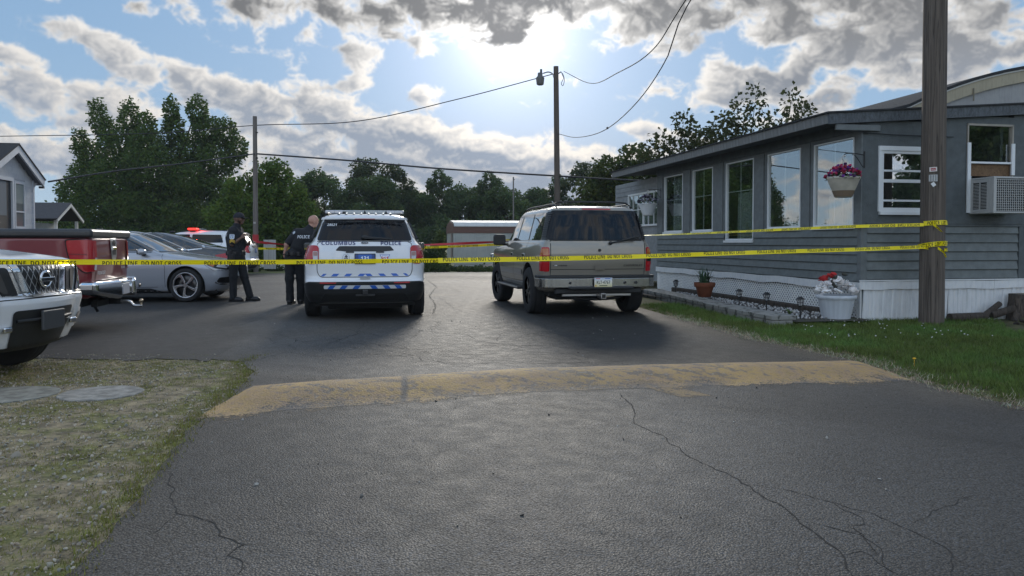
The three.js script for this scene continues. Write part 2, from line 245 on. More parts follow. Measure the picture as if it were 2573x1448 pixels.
  {
    const p = g.attributes.position, n = p.count, col = new Float32Array(n * 3), uv = new Float32Array(n * 2), nor = new Float32Array(n * 3);
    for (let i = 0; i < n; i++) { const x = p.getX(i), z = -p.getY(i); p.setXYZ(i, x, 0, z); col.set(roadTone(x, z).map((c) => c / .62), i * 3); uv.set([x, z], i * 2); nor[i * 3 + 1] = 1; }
    g.setAttribute('color', new THREE.BufferAttribute(col, 3)); g.setAttribute('uv', new THREE.BufferAttribute(uv, 2)); g.setAttribute('normal', new THREE.BufferAttribute(nor, 3));
  }
  const asphalt = mat([1, 1, 1], 1, { map: scaled(aMap, .8), bumpMap: scaled(aBump, .8), bumpScale: .0055, roughnessMap: scaled(aRough, .8), vertexColors: true, specularIntensity: .32 });
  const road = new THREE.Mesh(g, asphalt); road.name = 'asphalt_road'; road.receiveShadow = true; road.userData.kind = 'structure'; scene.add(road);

  // cracks: dirt-filled, following the photographed lines
  seed(12);
  const crackMat = mat([.012, .012, .011], .95), cr = [];
  const crack = (Q, w = .012, jit = .03) => {
    const L = []; for (let i = 0; i + 1 < Q.length; i++) { const a = Q[i], b = Q[i + 1], n = Math.max(2, Math.round(Math.hypot(b[0] - a[0], b[1] - a[1]) / .035)); for (let j = 0; j < n; j++) { const t = j / n, x = lerp(a[0], b[0], t), z = lerp(a[1], b[1], t); L.push([x + fbm(x * 5 + 3, z * 5, 3) * jit * 2, z + fbm(x * 5, z * 5 + 30, 3) * jit * 2]); } }
    const v = [], n = L.length; for (let i = 0; i < n; i++) { const a = L[Math.max(0, i - 1)], b = L[Math.min(n - 1, i + 1)], dx = b[0] - a[0], dz = b[1] - a[1], l = Math.hypot(dx, dz) || 1, ww = w * .72 * (.25 + 1.1 * rnd()) * Math.min(1, .3 + i * .2, .3 + (n - 1 - i) * .2); v.push([L[i][0] - dz / l * ww / 2, L[i][1] + dx / l * ww / 2, L[i][0] + dz / l * ww / 2, L[i][1] - dx / l * ww / 2]); }
    const o = []; for (let i = 0; i + 1 < n; i++) { const a = v[i], b = v[i + 1]; o.push(a[0], 0, a[1], b[0], 0, b[1], a[2], 0, a[3], a[2], 0, a[3], b[0], 0, b[1], b[2], 0, b[3]); }
    const q = new THREE.BufferGeometry(); q.setAttribute('position', new THREE.Float32BufferAttribute(o, 3)); q.translate(0, .0015, 0); q.computeVertexNormals(); cr.push(q);
  };
  CRACKS.forEach(([w, ...Q]) => crack(Q, w));
  for (let i = 0; i < 48; i++) { let x = rr(-2.5, .9), z = -rr(8.3, 12.5), a = rnd() < .65 ? rr(-.3, .3) : rr(1.1, 2), Q = [[x, z]]; for (let k = 0; k < 7; k++) { a += rr(-.5, .5); x += Math.cos(a) * .24; z -= Math.sin(a) * .24; Q.push([x, z]); } crack(Q, .009, .03); }
  const ck = part('crack', cr, crackMat, road); ck.userData.kind = 'stuff';

  // speed hump under worn yellow paint
  const near = [[-2.24, -5.42], [-1.84, -5.6], [-.89, -5.99], [.04, -6.36], [1.07, -6.56], [2.14, -6.74], [3.66, -6.91]];
  const nz = (x) => { for (let i = 0; i < 6; i++) if (x <= near[i + 1][0]) return lerp(near[i][1], near[i + 1][1], (x - near[i][0]) / (near[i + 1][0] - near[i][0])); return -6.91; };
  const deep = (x) => lerp(1.25, 1.15, (x + 2.2) / 5.8), X0 = -2.24, X1 = 3.62, NX = 180, NS = 44, S0 = -.45;
  const pos = [], uvs = [], idx = [];
  for (let i = 0; i <= NX; i++) for (let j = 0; j <= NS; j++) {
    const x = lerp(X0, X1, i / NX), s = lerp(S0, 1, j / NS), end = ss(x - X0, 0, .25) * ss(X1 - x, 0, .3);
    const h = s > 0 ? .085 * Math.pow(Math.sin(Math.PI * clamp(s, 0, 1)), 1.6) * end : 0;
    pos.push(x + fbm(s * 5, x, 2) * .03, (.0012 + h) + (s > 0 && s < 1 ? fbm(x * 2, s * 3, 3) * .008 * Math.sin(Math.PI * s) : 0), nz(x) - deep(x) * s - fbm(x * 1.5, 8, 3) * .05); uvs.push(i / NX, j / NS);
    if (i < NX && j < NS) { const a = i * (NS + 1) + j, b = a + NS + 1; idx.push(a, b, a + 1, b, b + 1, a + 1); }
  }
  const hg = new THREE.BufferGeometry(); hg.setAttribute('position', new THREE.Float32BufferAttribute(pos, 3)); hg.setAttribute('uv', new THREE.Float32BufferAttribute(uvs, 2)); hg.setIndex(idx); hg.computeVertexNormals();
  const hTex = tex(2048, 512, (u, v) => {
    const x = lerp(X0, X1, u), s = lerp(S0, 1, v), q = s * 1.2;
    const n1 = fbm(x * 2.2, q * 2.2, 5, .6), n2 = fbm(x * 14, q * 14 + x * 5, 4, .6), n3 = gn(x * 60, q * 60), dragX = fbm(x * 4 + q * 5, q * 1.2 - x * .6, 4, .6);
    let paint = ss(s + n1 * .2 + n3 * .1 + n2 * .2, -.1, .14);
    const spill = ss(.17 - Math.abs(x - (1.28 - s * .55)) + n2 * .05, 0, .06) * ss(s + .4 + n1 * .1, 0, .06); paint = Math.max(paint, spill * .6);
    const l1 = ss(.09 - Math.abs(x - 2.95 - n1 * .4) * .3, 0, .1) * ss(s + .3, 0, .2) * ss(n2 + .1, .2, .5) * (s < 0 ? 0 : 0);
    paint = Math.max(paint, l1);
    let wear = ss(n2 * .9 + dragX * .9 + n3 * .16 + .28 * Math.exp(-(((x + .3) / 1.4) ** 2)) * .9 + .2 * Math.exp(-(((x - 1.6) / .7) ** 2)), .16, .62);
    const wheel = Math.max(.75 * Math.exp(-(((x - .62 + s * .3) / .34) ** 2)), .35 * Math.exp(-(((x + 1.5) / .3) ** 2)));
    wear = clamp(wear * .82 + wheel * (.6 + n2 * .9), 0, .95);
    const mark = ss(.045 - Math.abs(x + .92 - s * .0 - (.5 - s) * .16), 0, .04) * ss(.75 - s, 0, .2) * ss(s + .1, 0, .1);
    const k = paint * (1 - wear * .8) * (1 - mark * .85), a = .085 * (1 + n3 * .5 + n2 * .4);
    const yel = [.36 * (1 + n1 * .35 + n3 * .16), .235 * (1 + n1 * .32 + n3 * .16), .11 * (1 + n2 * .4)];
    const pale = ss(gn(x * 22 + 5, q * 22) * wear, .3, .55) * .5;
    return [lerp(a, yel[0], k) + pale * .2, lerp(a, yel[1], k) + pale * .19, lerp(a, yel[2], k) + pale * .16, s > .0 ? 1 : clamp(k * 1.4 + n3 * .25 * k, 0, 1)];
  }, true, false);
  struct('speed_hump', hg, mat([1, 1, 1], .75, { map: hTex, transparent: true, bumpMap: (() => { const b = scaled(aBump, 3.6, .8); return b; })(), bumpScale: .006, specularIntensity: .6 }));

  // grass, moss and gravel
  const blade = (x, z, h, w, lean, a) => { const c = Math.cos(a), s = Math.sin(a), l = lean; return [[-w, 0, 0], [w, 0, 0], [w * .6, h * .6, l * .45], [-w, 0, 0], [w * .6, h * .6, l * .45], [-w * .6, h * .6, l * .45], [-w * .6, h * .6, l * .45], [w * .6, h * .6, l * .45], [0, h, l]].map(([p, y, q]) => [x + p * c + q * s, y, z - p * s + q * c]).flat(); };
  const tuft = (n, r, h, w) => { const o = []; for (let i = 0; i < n; i++) { const a = rr(0, 6.28), d = r * Math.sqrt(rnd()); o.push(...blade(Math.cos(a) * d, Math.sin(a) * d, h * rr(.5, 1.1), w * rr(.7, 1.2), h * rr(.1, .8), rr(0, 6.28))); } const q = new THREE.BufferGeometry(); q.setAttribute('position', new THREE.Float32BufferAttribute(o, 3)); q.computeVertexNormals(); return q; };
  const scatter = (name, geo, material, list, label, category) => {
    const m = new THREE.InstancedMesh(geo, material, list.length), q = new THREE.Matrix4(), e = new THREE.Quaternion(), c = new THREE.Color();
    list.forEach(([x, y, z, s, col, sy, tilt], i) => { e.setFromEuler(new THREE.Euler(tilt ? rr(-tilt, tilt) : rr(-.2, .2), rnd() * 6.28, tilt ? rr(-tilt, tilt) : rr(-.2, .2))); q.compose(new V3(x, y, z), e, new V3(s, s * (sy ?? 1), s)); m.setMatrixAt(i, q); m.setColorAt(i, c.setRGB(...col)); });
    m.name = name; m.castShadow = m.receiveShadow = true; m.userData = { kind: 'stuff', label, category }; scene.add(m);
  };
  const grassMat = mat([1, 1, 1], .95, { transmission: .25, thickness: 0, specularIntensity: .35 });
  const bedFree = (x, z) => { const [hx, hz] = toHouse(x, z); if (hx > -.02 && hz < .03) return false; if (hz < -.1 && hz > -9 && hx > -1.05 + hz * .0 - .42) return false; return true; };
  seed(31); let L = [];
  for (let i = 0; i < 42000; i++) { const z = -rr(3.5, 15.5), x = rr(2.2, 9.5), e = x - rightX(z), n = fbm(x * 1.1, z * 1.1, 3); if (e < .04 + n * .15 || !bedFree(x, z)) continue; if (x > 7.0 && z < -9.8 && fbm(x * 2, z * 2, 2) > -.1) continue; const edge = ss(e, 0, .5), dry = rnd() < .35 * (1 - edge) + .04, t = rr(.75, 1.25) * (1 + n * .5), lush = ss(n, -.3, .4); L.push([x, -.02, z, rr(.7, 1.2) * lerp(.45, 1, edge), dry ? [.24, .19, .09] : [.11 * t * (1.2 - lush * .3), .175 * t, .04 * t], dry ? .5 : 1]); }
  scatter('grass', tuft(9, .045, .085, .0032), grassMat, L, 'short green lawn grass on the right beside the grey house', 'grass');
  seed(32); L = [];
  for (let i = 0; i < 52000; i++) { const z = -rr(2.3, 8.55), x = rr(-7.5, -.9), e = leftX(Math.max(z, -8)) - x, n = fbm(x * 1.3 + 8, z * 1.3, 4), back = ss(-z, 6.5, 7.5); if (e < -.04 || (z < -8.2 && rnd() < .5)) continue; const d1 = Math.hypot(x + 3.4, z + 6.35), d2 = Math.hypot(x + 4.1, z + 6.3); if (d1 < .33 || d2 < .4) continue; if (rnd() > ss(n + back * .35 + ss(.35 - e, 0, .3) * .6, -.3, .3)) continue; const t = rr(.7, 1.3), dry = rnd() < .25; L.push([x, -.02, z, rr(.5, 1.0) * (1 + ss(.2 - e, 0, .2) * .5), dry ? [.2, .165, .075] : [.19 * t, .20 * t, .05 * t], .8]); }
  scatter('moss_grass', tuft(8, .04, .04, .003), grassMat, L, 'thin olive grass and moss growing through gravel at the left', 'grass');
  seed(33); L = [];
  for (let i = 0; i < 30000; i++) { const z = -rr(2.2, 8.6), x = rr(-7.5, -.9), e = leftX(z) - x, n = fbm(x * .9, z * .9 + 20, 3); if (e < .01 || rnd() > ss(n + .25, -.25, .4)) continue; const d1 = Math.hypot(x + 3.4, z + 6.35), d2 = Math.hypot(x + 4.1, z + 6.3); if (d1 < .31 || d2 < .36) continue; const b = rr(.16, .42), w = rr(-.02, .03), s = .003 + .008 * Math.pow(rnd(), 3.2); L.push([x, -.003, z, s * (rnd() < .006 ? 2.4 : 1), [b * 1.12 + w, b, b * .8 - w * .5], .6, 3]); }
  const stone = new THREE.IcosahedronGeometry(1, 1); { const p = stone.attributes.position; for (let i = 0; i < p.count; i++) { const k = 1 + gn(p.getX(i) * 1.3 + 5, p.getY(i) * 1.3 + p.getZ(i)) * .3; p.setXYZ(i, p.getX(i) * k * 1.25, p.getY(i) * k * .75, p.getZ(i) * k); } stone.computeVertexNormals(); }
  scatter('gravel', stone, mat([1, 1, 1], .9), L, 'loose grey and tan gravel on the bare verge at the left', 'gravel');
  seed(34); L = [];
  for (let i = 0; i < 900; i++) { const z = -rr(5.5, 13), x = rightX(z) + Math.abs(rr(-.25, .3) + rr(-.2, .2)) - .12; L.push([x, .004, z, rr(.6, 1.5), [.42 * rr(.7, 1.1), .36 * rr(.7, 1.1), .22], .25, .25]); }
  scatter('dry_grass', tuft(5, .06, .09, .0022), mat([1, 1, 1], .85), L, 'dry straw coloured clippings along the right edge of the asphalt', 'grass');
  seed(35); L = [];
  for (let i = 0; i < 70; i++) { const a = rnd(), x = rr(3.9, 6.2), z = -rr(9.6, 12.1); if (fbm(x * 2, z * 2, 2) < -.12 || !bedFree(x, z) || x < rightX(z) + .5) continue; L.push([x, rr(.05, .085), z, rr(.006, .011), [.6, .6, .55], .8]); }
  scatter('clover_flowers', new THREE.IcosahedronGeometry(1, 1), mat([1, 1, 1], .8), L, 'small white clover flowers dotted through the lawn near the planter', 'flowers');
  single('dandelion', [sph(.017, 4.05, .075, -7.75, 1, .5, 1), stick([4.05, -.02, -7.75], [4.05, .07, -7.75], .003, 5)], mat([.75, .42, .02], .7), 'single yellow dandelion in the grass near the end of the hump', 'flower');
  // litter and small stones on the asphalt
  seed(36); L = [];
  for (let i = 0; i < 240; i++) { const z = -rr(3, 16), x = rr(leftX(Math.max(z, -8)) - (z < -9 ? 2 : 0), rightX(z)); const w = rnd(), c = w < .4 ? .4 : w < .7 ? .2 : .03; L.push([x, .003, z, .003 + .007 * Math.pow(rnd(), 3), [c, c * .95, c * .85], .6, 3]); }
  scatter('pebbles', stone, mat([1, 1, 1], .9), L, 'scattered pebbles and crumbs lying on the asphalt', 'pebbles');
  // round concrete covers in the verge
  const conc = tex(256, 256, (u, v) => { const n = fbm(u * 8, v * 8, 5, .6, 8); const k = .23 * (1 + n * .8); return [k, k * .96, k * .86]; });
  const cm = mat([1, 1, 1], .9, { map: scaled(conc, 1.2), bumpMap: scaled(soilBump, 1), bumpScale: .006 });
  const disc = (r) => { const p = []; for (let i = 0; i < 40; i++) { const a = i / 40 * 6.283; p.push([Math.cos(a) * r * (1 + gn(Math.cos(a) * 2 + r * 9, Math.sin(a) * 2) * .06), Math.sin(a) * r * (1 + gn(Math.cos(a) * 2 + 5, Math.sin(a) * 2 + r * 9) * .06)]); } return extrude(p, .05, .008).rotateX(-Math.PI / 2); };
  single('concrete_cover', disc(.31).translate(-3.4, -.055, -6.35), cm, 'round pale concrete cover with worn rim, the right one of two in the verge', 'cover');
  single('concrete_cover', disc(.36).translate(-4.12, -.057, -6.3), mat([.75, .78, .75], .9, { map: cm.map }), 'round smooth concrete cover cut off by the left edge of the picture', 'cover');
}
// ------------------------------------------------------------------ grey house with the long window wall
const woodTex = tex(256, 1024, (u, v) => { const g = fbm(u * 40, v * 5, 4, .6, 40, 5), k = fbm(u * 10 + 4, v * 3, 3, .5, 10, 3), c = ss(Math.abs(gn(u * 22, v * 3 + 9, 22, 3)), 0, .06); const l = (.78 + g * .55 + k * .3) * lerp(.45, 1, c); return [l, l * .97, l * .94]; });
const woodBump = tex(256, 1024, (u, v) => { const c = ss(Math.abs(gn(u * 22, v * 3 + 9, 22, 3)), 0, .1); return .2 + .5 * c + fbm(u * 40, v * 5, 4, .6, 40, 5) * .4; }, false);
const mottle = tex(512, 512, (u, v) => { const n = fbm(u * 8, v * 8, 6, .6, 8), m = fbm(u * 3 + 7, v * 3, 4, .5, 3); const k = .86 + n * .22 + m * .16; return [k, k, k]; });
const streak = tex(512, 512, (u, v) => { const n = fbm(u * 30, v * 3, 5, .6, 30, 3), m = fbm(u * 4, v * 4 + 9, 4, .6, 4); const k = .88 + n * .16 + m * .14, d = ss(n + m * .8, .22, .6) * .3; return [k - d * .15, k - d * .22, k - d * .34]; });
const fineBump = tex(512, 512, (u, v) => .5 + fbm(u * 40, v * 40, 4, .6, 40) * .5, false);
const HM = {
  plank: mat([.17, .19, .187], .6, { map: mottle, bumpMap: fineBump, bumpScale: .0015 }), plank2: mat([.155, .175, .172], .6, { map: mottle, bumpMap: fineBump, bumpScale: .0015 }),
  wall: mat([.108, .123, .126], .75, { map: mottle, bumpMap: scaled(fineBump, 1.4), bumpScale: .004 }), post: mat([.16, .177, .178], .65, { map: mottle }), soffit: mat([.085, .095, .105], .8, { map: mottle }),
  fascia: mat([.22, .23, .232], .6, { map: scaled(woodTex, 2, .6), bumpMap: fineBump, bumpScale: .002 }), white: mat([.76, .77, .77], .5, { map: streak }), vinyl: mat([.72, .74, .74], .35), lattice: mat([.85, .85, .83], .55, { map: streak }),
  shingle: mat([.04, .042, .045], .95, { map: scaled(mottle, 4), bumpMap: scaled(fineBump, 2), bumpScale: .01 }), beige: mat([.42, .37, .26], .6, { map: streak }), dark: mat([.02, .022, .024], .9),
  glass: mat([.86, .9, .9], .01, { transmission: 1, thickness: 0, ior: 3.2 }), room: mat([.2, .21, .2], .9), curtain: mat([.55, .6, .56], .9, { transmission: .2, thickness: 0 }), cabinet: mat([.5, .5, .46], .6), lightGrey: mat([.27, .285, .29], .65, { map: mottle }),
};
{
  const H = thing('grey_house', 'dark grey single-storey house with a long row of tall windows and white lattice skirting', 'house', [HOUSE.x, 0, HOUSE.z], HOUSE.ry);
  const P = (n, g, m, l) => part(n, [].concat(g).map((q) => uvBox(q)), m, H, l);
  const wins = [[-.21, -1.31, 1.51, 2.92], [-1.72, -2.85, 1.51, 2.93], [-3.39, -4.57, 1.29, 2.93], [-5.2, -6.25, 1.51, 2.93], [-6.82, -7.96, 1.51, 2.92]];
  const T = .1, END = -8.42;
  // long wall: header, posts, sills
  P('wall', [box2(0, T, 2.93, 3.24, 0, END), box2(0, T, .1, 1.29, -T - .002, END), ...[0, ...wins.flatMap((w) => [w[0], w[1]]), END].reduce((o, v, i, a) => (i % 2 ? o : (o.push(box2(0, T, 1.29, 2.93, i ? a[i] : -T - .002, a[i + 1])), o)), []), ...wins.filter((w) => w[2] > 1.3).map((w) => box2(0, T, 1.29, w[2], w[0], w[1]))], HM.post);
  for (const [a, b] of [[0, -.13], [-1.42, -1.62], [-2.98, -3.28], [-4.7, -5.08], [-6.38, -6.7], [-8.06, END]]) P('post', box2(-.022, -.001, 1.475, 2.98, a, b, .004), HM.post);
  P('top_rail', box2(-.03, -.002, 2.985, 3.16, 0, END, .004), HM.wall);
  // siding courses
  const course = (z0, z1, y0, y1) => { const g = new THREE.BufferGeometry(), a = -.003, b = -.03, v = [[a, y1, z0], [a, y1, z1], [b, y0 + .008, z1], [b, y0 + .008, z0], [b + .006, y0, z1], [b + .006, y0, z0], [0, y0, z1], [0, y0, z0]]; const I = [0, 1, 2, 0, 2, 3, 3, 2, 4, 3, 4, 5, 5, 4, 6, 5, 6, 7]; g.setAttribute('position', new THREE.Float32BufferAttribute(I.flatMap((i) => v[i]), 3)); g.computeVertexNormals(); return g; };
  const Y = [.62, .762, .904, 1.046, 1.188, 1.33, 1.472];
  for (let i = 0; i < 6; i++) {
    const cut = [[-.08, -2.6 - (i % 3) * 1.1], [-2.6 - (i % 3) * 1.1, -6.1 + (i % 2) * .9], [-6.1 + (i % 2) * .9, END]];
    for (let [a, b] of cut) { const seg = i < 5 ? [[a, b]] : [[a, Math.max(b, -3.36)], [Math.min(a, -4.6), b]].filter(([p, q]) => p > q); for (const [p, q] of seg) P('siding_plank', course(p - .003, q + .003, Y[i], Y[i + 1] - .003), (i + Math.round(p)) % 2 ? HM.plank : HM.plank2); }
  }
  const courseE = (x0, x1, y0, y1) => course(x0, x1, y0, y1).rotateY(Math.PI / 2);
  for (let i = 0; i < 6; i++) P('siding_plank', courseE(.08, 2.86, .66 + i * .145, .66 + (i + 1) * .145 - .003), i % 2 ? HM.plank : HM.plank2);
  P('corner_board', [box2(-.03, .075, .62, 1.5, -.075, .03, .004)], HM.post);
  P('trim_board', [box2(.076, 4.6, 1.5, 1.535, 0, .03, .004), box2(.076, 4.6, 1.54, 1.56, 0, .022, .003), box2(2.87, 2.95, .62, 1.5, 0, .03, .004), box2(-.001, 4.6, .6, .655, -.01, .02)], HM.wall);
  // end wall with two openings
  P('end_wall', [box2(0, .3, 1.535, 3.15, -T, 0), box2(.3, 1.25, 1.535, 1.71, -T, 0), box2(.3, 1.25, 2.71, 3.16, -T, 0), box2(1.25, 1.87, 1.535, 3.24, -T, 0), box2(1.87, 2.76, 3.16, 3.28, -T, 0), box2(1.87, 2.76, 1.535, 1.72, -T, 0), box2(2.76, 4.6, 1.535, 3.34, -T, 0), box2(0, 4.6, .1, 1.535, -T, -.001)], HM.wall);
  // skirting
  const bend = (g, ax) => { const p = g.attributes.position; for (let i = 0; i < p.count; i++) { const q = ax ? p.getX(i) : p.getZ(i), y = p.getY(i), k = fbm(q * 1.1 + 3, 2, 3); p.setY(i, y + k * .022 * (y < .56 ? 1.6 : .8)); if (ax) p.setZ(i, p.getZ(i) + fbm(q * 2, 8, 3) * .012); else p.setX(i, p.getX(i) - fbm(q * 2, 8, 3) * .016); } g.computeVertexNormals(); return g; };
  for (const [a, b] of [[.035, -2.95], [-2.965, -6.7], [-6.71, END]]) P('skirt_flashing', bend(new THREE.BoxGeometry(.012, .125, a - b, 1, 2, 40).translate(-.045, .55, (a + b) / 2)), HM.white);
  for (const [a, b] of [[-.05, 2.4], [2.405, 4.6]]) P('skirt_flashing', [bend(new THREE.BoxGeometry(b - a, .125, .012, 40, 2, 1).translate((a + b) / 2, .565, .036), 1), box2(a, b, .632, .652, .02, .05)], HM.white);
  P('crawl_space', [box2(.35, .4, -.05, .6, -.4, END), box2(.4, 4.6, -.05, .6, -.5, -.45)], HM.dark);
  // lattice: two layers of crossing slats, clipped to the band under the flashing
  { const h = .5, sp = .083, w = .049; let k = 0;
    for (let s = -h; s < 8.4; s += sp) for (const d of [1, -1]) {
      const a0 = Math.max(0, s), a1 = Math.min(8.4, s + h); if (a1 - a0 < .03) continue;
      const y0 = d > 0 ? a0 - s : h - (a0 - s), y1 = d > 0 ? a1 - s : h - (a1 - s);
      const q = extrude([[a0, y0 - w * .7], [a0, y0 + w * .7], [a1, y1 + w * .7], [a1, y1 - w * .7]].map(([x, y]) => [x, clamp(y, 0, h)]), .007).rotateY(Math.PI / 2).translate(d > 0 ? -.012 : -.003, .0, 0);
      part('lattice_slat', uvBox(q), HM.lattice, H);
    }
    P('lattice_frame', [box2(-.016, .012, 0, .5, 0, -.035), box2(-.016, .012, -.02, .012, 0, END)], HM.white);
  }
  // ribbed end skirting, each rib pressed out of the sheet and leaning like the photographed panels
  for (let i = 0; i < 27; i++) { const x = .02 + i * .17, l = i < 9 ? -.05 : -.012; const prof = [[0, 0], [.018, .016], [.05, .016], [.062, .002], [.1, .002], [.104, .008], [.11, .002], [.168, 0], [.168, -.004], [0, -.004]]; const g = extrude(prof, .56).rotateX(-Math.PI / 2); g.scale(1, 1, -1); const p = g.attributes.position; for (let k = 0; k < p.count; k++) p.setX(k, p.getX(k) + x + l * (.56 - p.getY(k)) + .02); g.translate(0, -.05, .008); g.computeVertexNormals(); P('skirt_panel', g, HM.white, [2, 5, 9].includes(i) ? 'rust streaked skirting panel' : undefined); }
  // windows
  const window_ = (name, F, w, h, vx, hy, opt = {}) => { const t = opt.t ?? .045;  // F maps local (across, up, out) boxes to the wall
    const fr = part('window', [F(0, w, 0, t * 1.4, -.05, .012), F(0, w, h - t, h, -.05, .012), F(0, t, t * 1.4, h - t, -.05, .012), F(w - t, w, t * 1.4, h - t, -.05, .012)].map((q) => uvBox(q)), opt.frame ?? HM.vinyl, H);
    if (opt.sill) part('sill', F(-.03, w + .03, -.05, -.002, -.03, .045), HM.vinyl, fr);
    part('pane', F(t, w - t, t * 1.4, h - t, -.024, -.021), HM.glass, fr);
    for (const v of vx) part('muntin', F(v - .009, v + .009, t * 1.4, h - t, -.04, -.026), HM.vinyl, fr);
    for (const y of hy) part('muntin', F(t, w - t, y - .009, y + .009, -.041, -.0265), HM.vinyl, fr);
    return fr;
  };
  const sideF = (w) => (a, b, y0, y1, o0, o1) => box2(-o1, -o0, w[2] + y0, w[2] + y1, w[0] - a, w[0] - b);
  wins.forEach((w, i) => window_('window', sideF(w), w[0] - w[1], w[3] - w[2], [(w[0] - w[1]) / 2], i < 2 ? [] : [i === 2 ? 1.02 : .8], { sill: true, t: .022 }));
  const endF = (x, y) => (a, b, y0, y1, o0, o1) => box2(x + a, x + b, y + y0, y + y1, o0, o1);
  const sash = (x, y, w, h, parts) => { const f = window_('window', endF(x, y), w, h, [], [], { sill: true }); part('trim', [endF(x, y)(-.05, w + .05, h, h + .07, 0, .03), endF(x, y)(-.05, -.001, 0, h, 0, .026), endF(x, y)(w + .001, w + .05, 0, h, 0, .026)], HM.vinyl, f); for (const [y0, y1] of parts) part('meeting_rail', endF(x, y)(.045, w - .045, y0, y1, -.018, .014), HM.vinyl, f); return f; };
  sash(.32, 1.73, .92, .96, [[.46, .51], [.63, .66], [.16, .19]]);
  { const F = endF(1.88, 1.72), w = .87, h = 1.44; const f = part('window', [F(0, w, h - .03, h, -.06, .012), F(0, .025, 0, h, -.06, .012), F(w - .025, w, 0, h, -.06, .012), F(0, w, 0, .03, -.06, .02)].map((q) => uvBox(q)), mat([.4, .36, .3], .7, { map: mottle }), H); part('pane', F(.03, w - .03, .82, h - .03, -.03, -.027), HM.glass, f); part('jamb', [F(-.01, .05, 0, 1.13, .0125, .035), F(w - .05, w + .01, .62, 1.13, .0125, .035), F(.05, w - .05, .8, .83, -.02, .02)], HM.vinyl, f); part('filler_board', [F(.03, w - .03, .6, .79, -.05, -.03)], mat([.2, .12, .06], .8, { map: woodTex }), f); part('side_curtain', [F(.03, .12, .03, .6, -.05, -.03)], HM.curtain, f); }
  // rooms behind the glass
  P('room', [box2(2.6, 2.65, .62, 3.3, -.1, END), box2(T, 2.6, .6, .62, -.1, END), box2(T, 2.6, .62, 3.3, END, END + .05), box2(1.5, 1.53, .62, 3.2, -.1, -1.2)], HM.room);
  P('end_room', [box2(.15, 4.5, .62, 3.3, -1.62, -1.6)], mat([.16, .16, .14], .9));
  const drape = (z0, z1, y0, y1, x) => { const g = new THREE.PlaneGeometry(z0 - z1, y1 - y0, 50, 6).rotateY(-Math.PI / 2).translate(x, (y0 + y1) / 2, (z0 + z1) / 2), p = g.attributes.position; for (let i = 0; i < p.count; i++) p.setX(i, x + Math.sin(p.getZ(i) * 42 + Math.sin(p.getZ(i) * 9) * 2) * .03 * (1.1 - (p.getY(i) - y0) / (y1 - y0) * .5)); g.computeVertexNormals(); return g; };
  for (const a of [[-.25, -1.28, 1.3, 2.05, .3], [-1.75, -2.8, 1.3, 2.1, .32], [-3.42, -4.55, 1.1, 2.3, .28], [-6.85, -7.94, 1.3, 2.9, .26]]) P('curtain', drape(...a), HM.curtain);
  P('cabinet', [box2(1.2, 1.6, 1.3, 2.0, -5.4, -5.75, .01), box2(1.2, 1.6, 2.1, 2.5, -5.4, -5.8, .01), box2(.9, 1.5, 1.0, 1.45, -1.6, -2.3, .02)], HM.cabinet);
  // roof
  const slope = Math.atan(.26 / 3.54), slab = (x0, x1, t0, t1, z0, z1) => { const g = box2(x0, x1, t0, t1, z0, z1); g.translate(.6, 0, 0).rotateZ(slope).translate(-.6, 3.24, 0); return g; };
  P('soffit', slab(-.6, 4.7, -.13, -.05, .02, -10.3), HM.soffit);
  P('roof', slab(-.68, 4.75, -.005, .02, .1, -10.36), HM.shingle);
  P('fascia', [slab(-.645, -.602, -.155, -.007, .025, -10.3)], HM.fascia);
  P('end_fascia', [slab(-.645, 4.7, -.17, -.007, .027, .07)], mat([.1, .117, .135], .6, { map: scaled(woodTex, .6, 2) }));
  P('beam_end', [box2(-.5, .27, 2.985, 3.075, .004, .05, .006)], HM.post);
  P('cable', [tube([[-.3, 2.98, .045], [.2, 2.95, .03], [.7, 2.935, .028], [1.6, 2.93, .028]], .007, 20, 6)], HM.dark);
  // wall brackets for the hanging baskets
  for (const z of [.07, -8.16]) P('basket_bracket', [tube([[-.02, 2.6, z], [-.16, 2.62, z], [-.33, 2.62, z], [-.38, 2.585, z]], .008, 16, 6), tube([[-.02, 2.44, z], [-.05, 2.42, z], [-.13, 2.53, z], [-.2, 2.6, z], [-.24, 2.6, z]], .006, 16, 6), box2(-.03, -.018, 2.4, 2.66, z - .012, z + .012)], mat([.01, .01, .01], .5));
  // window air conditioner
  { const A = thing('air_conditioner', 'weathered white window air conditioner jutting from the right window of the grey house', 'air conditioner', [HOUSE.x, 0, HOUSE.z], HOUSE.ry), W = mat([.5, .5, .48], .5, { map: streak });
    const x0 = 1.93, x1 = 2.62, y0 = 1.7, y1 = 2.27, z1 = .5;
    part('case', [box2(x0, x1, y1 - .03, y1, -.03, z1, .008), box2(x0, x1, y0, y0 + .025, -.03, z1, .008), box2(x0, x0 + .012, y0 + .02, y1 - .02, -.03, .08), box2(x0, x0 + .012, y0 + .02, y1 - .02, .36, z1 - .001), box2(x0, x0 + .012, y0 + .025, y0 + .07, .08, .36), box2(x0, x0 + .012, y1 - .08, y1 - .03, .08, .36), box2(x1 - .012, x1, y0 + .02, y1 - .02, -.03, z1), box2(x0 + .012, x0 + .05, y0 + .025, y1 - .03, z1 - .012, z1), box2(x1 - .05, x1 - .012, y0 + .025, y1 - .03, z1 - .012, z1)], W, A);
    for (let i = 0; i < 17; i++) { const y = y0 + .085 + i * .0232; part('louvre', box2(x0 - .004, x0 + .014, y, y + .01, .081, .359), W, A); }
    part('louvre_post', box2(x0 - .006, x0 + .016, y0 + .06, y1 - .07, .214, .226), W, A);
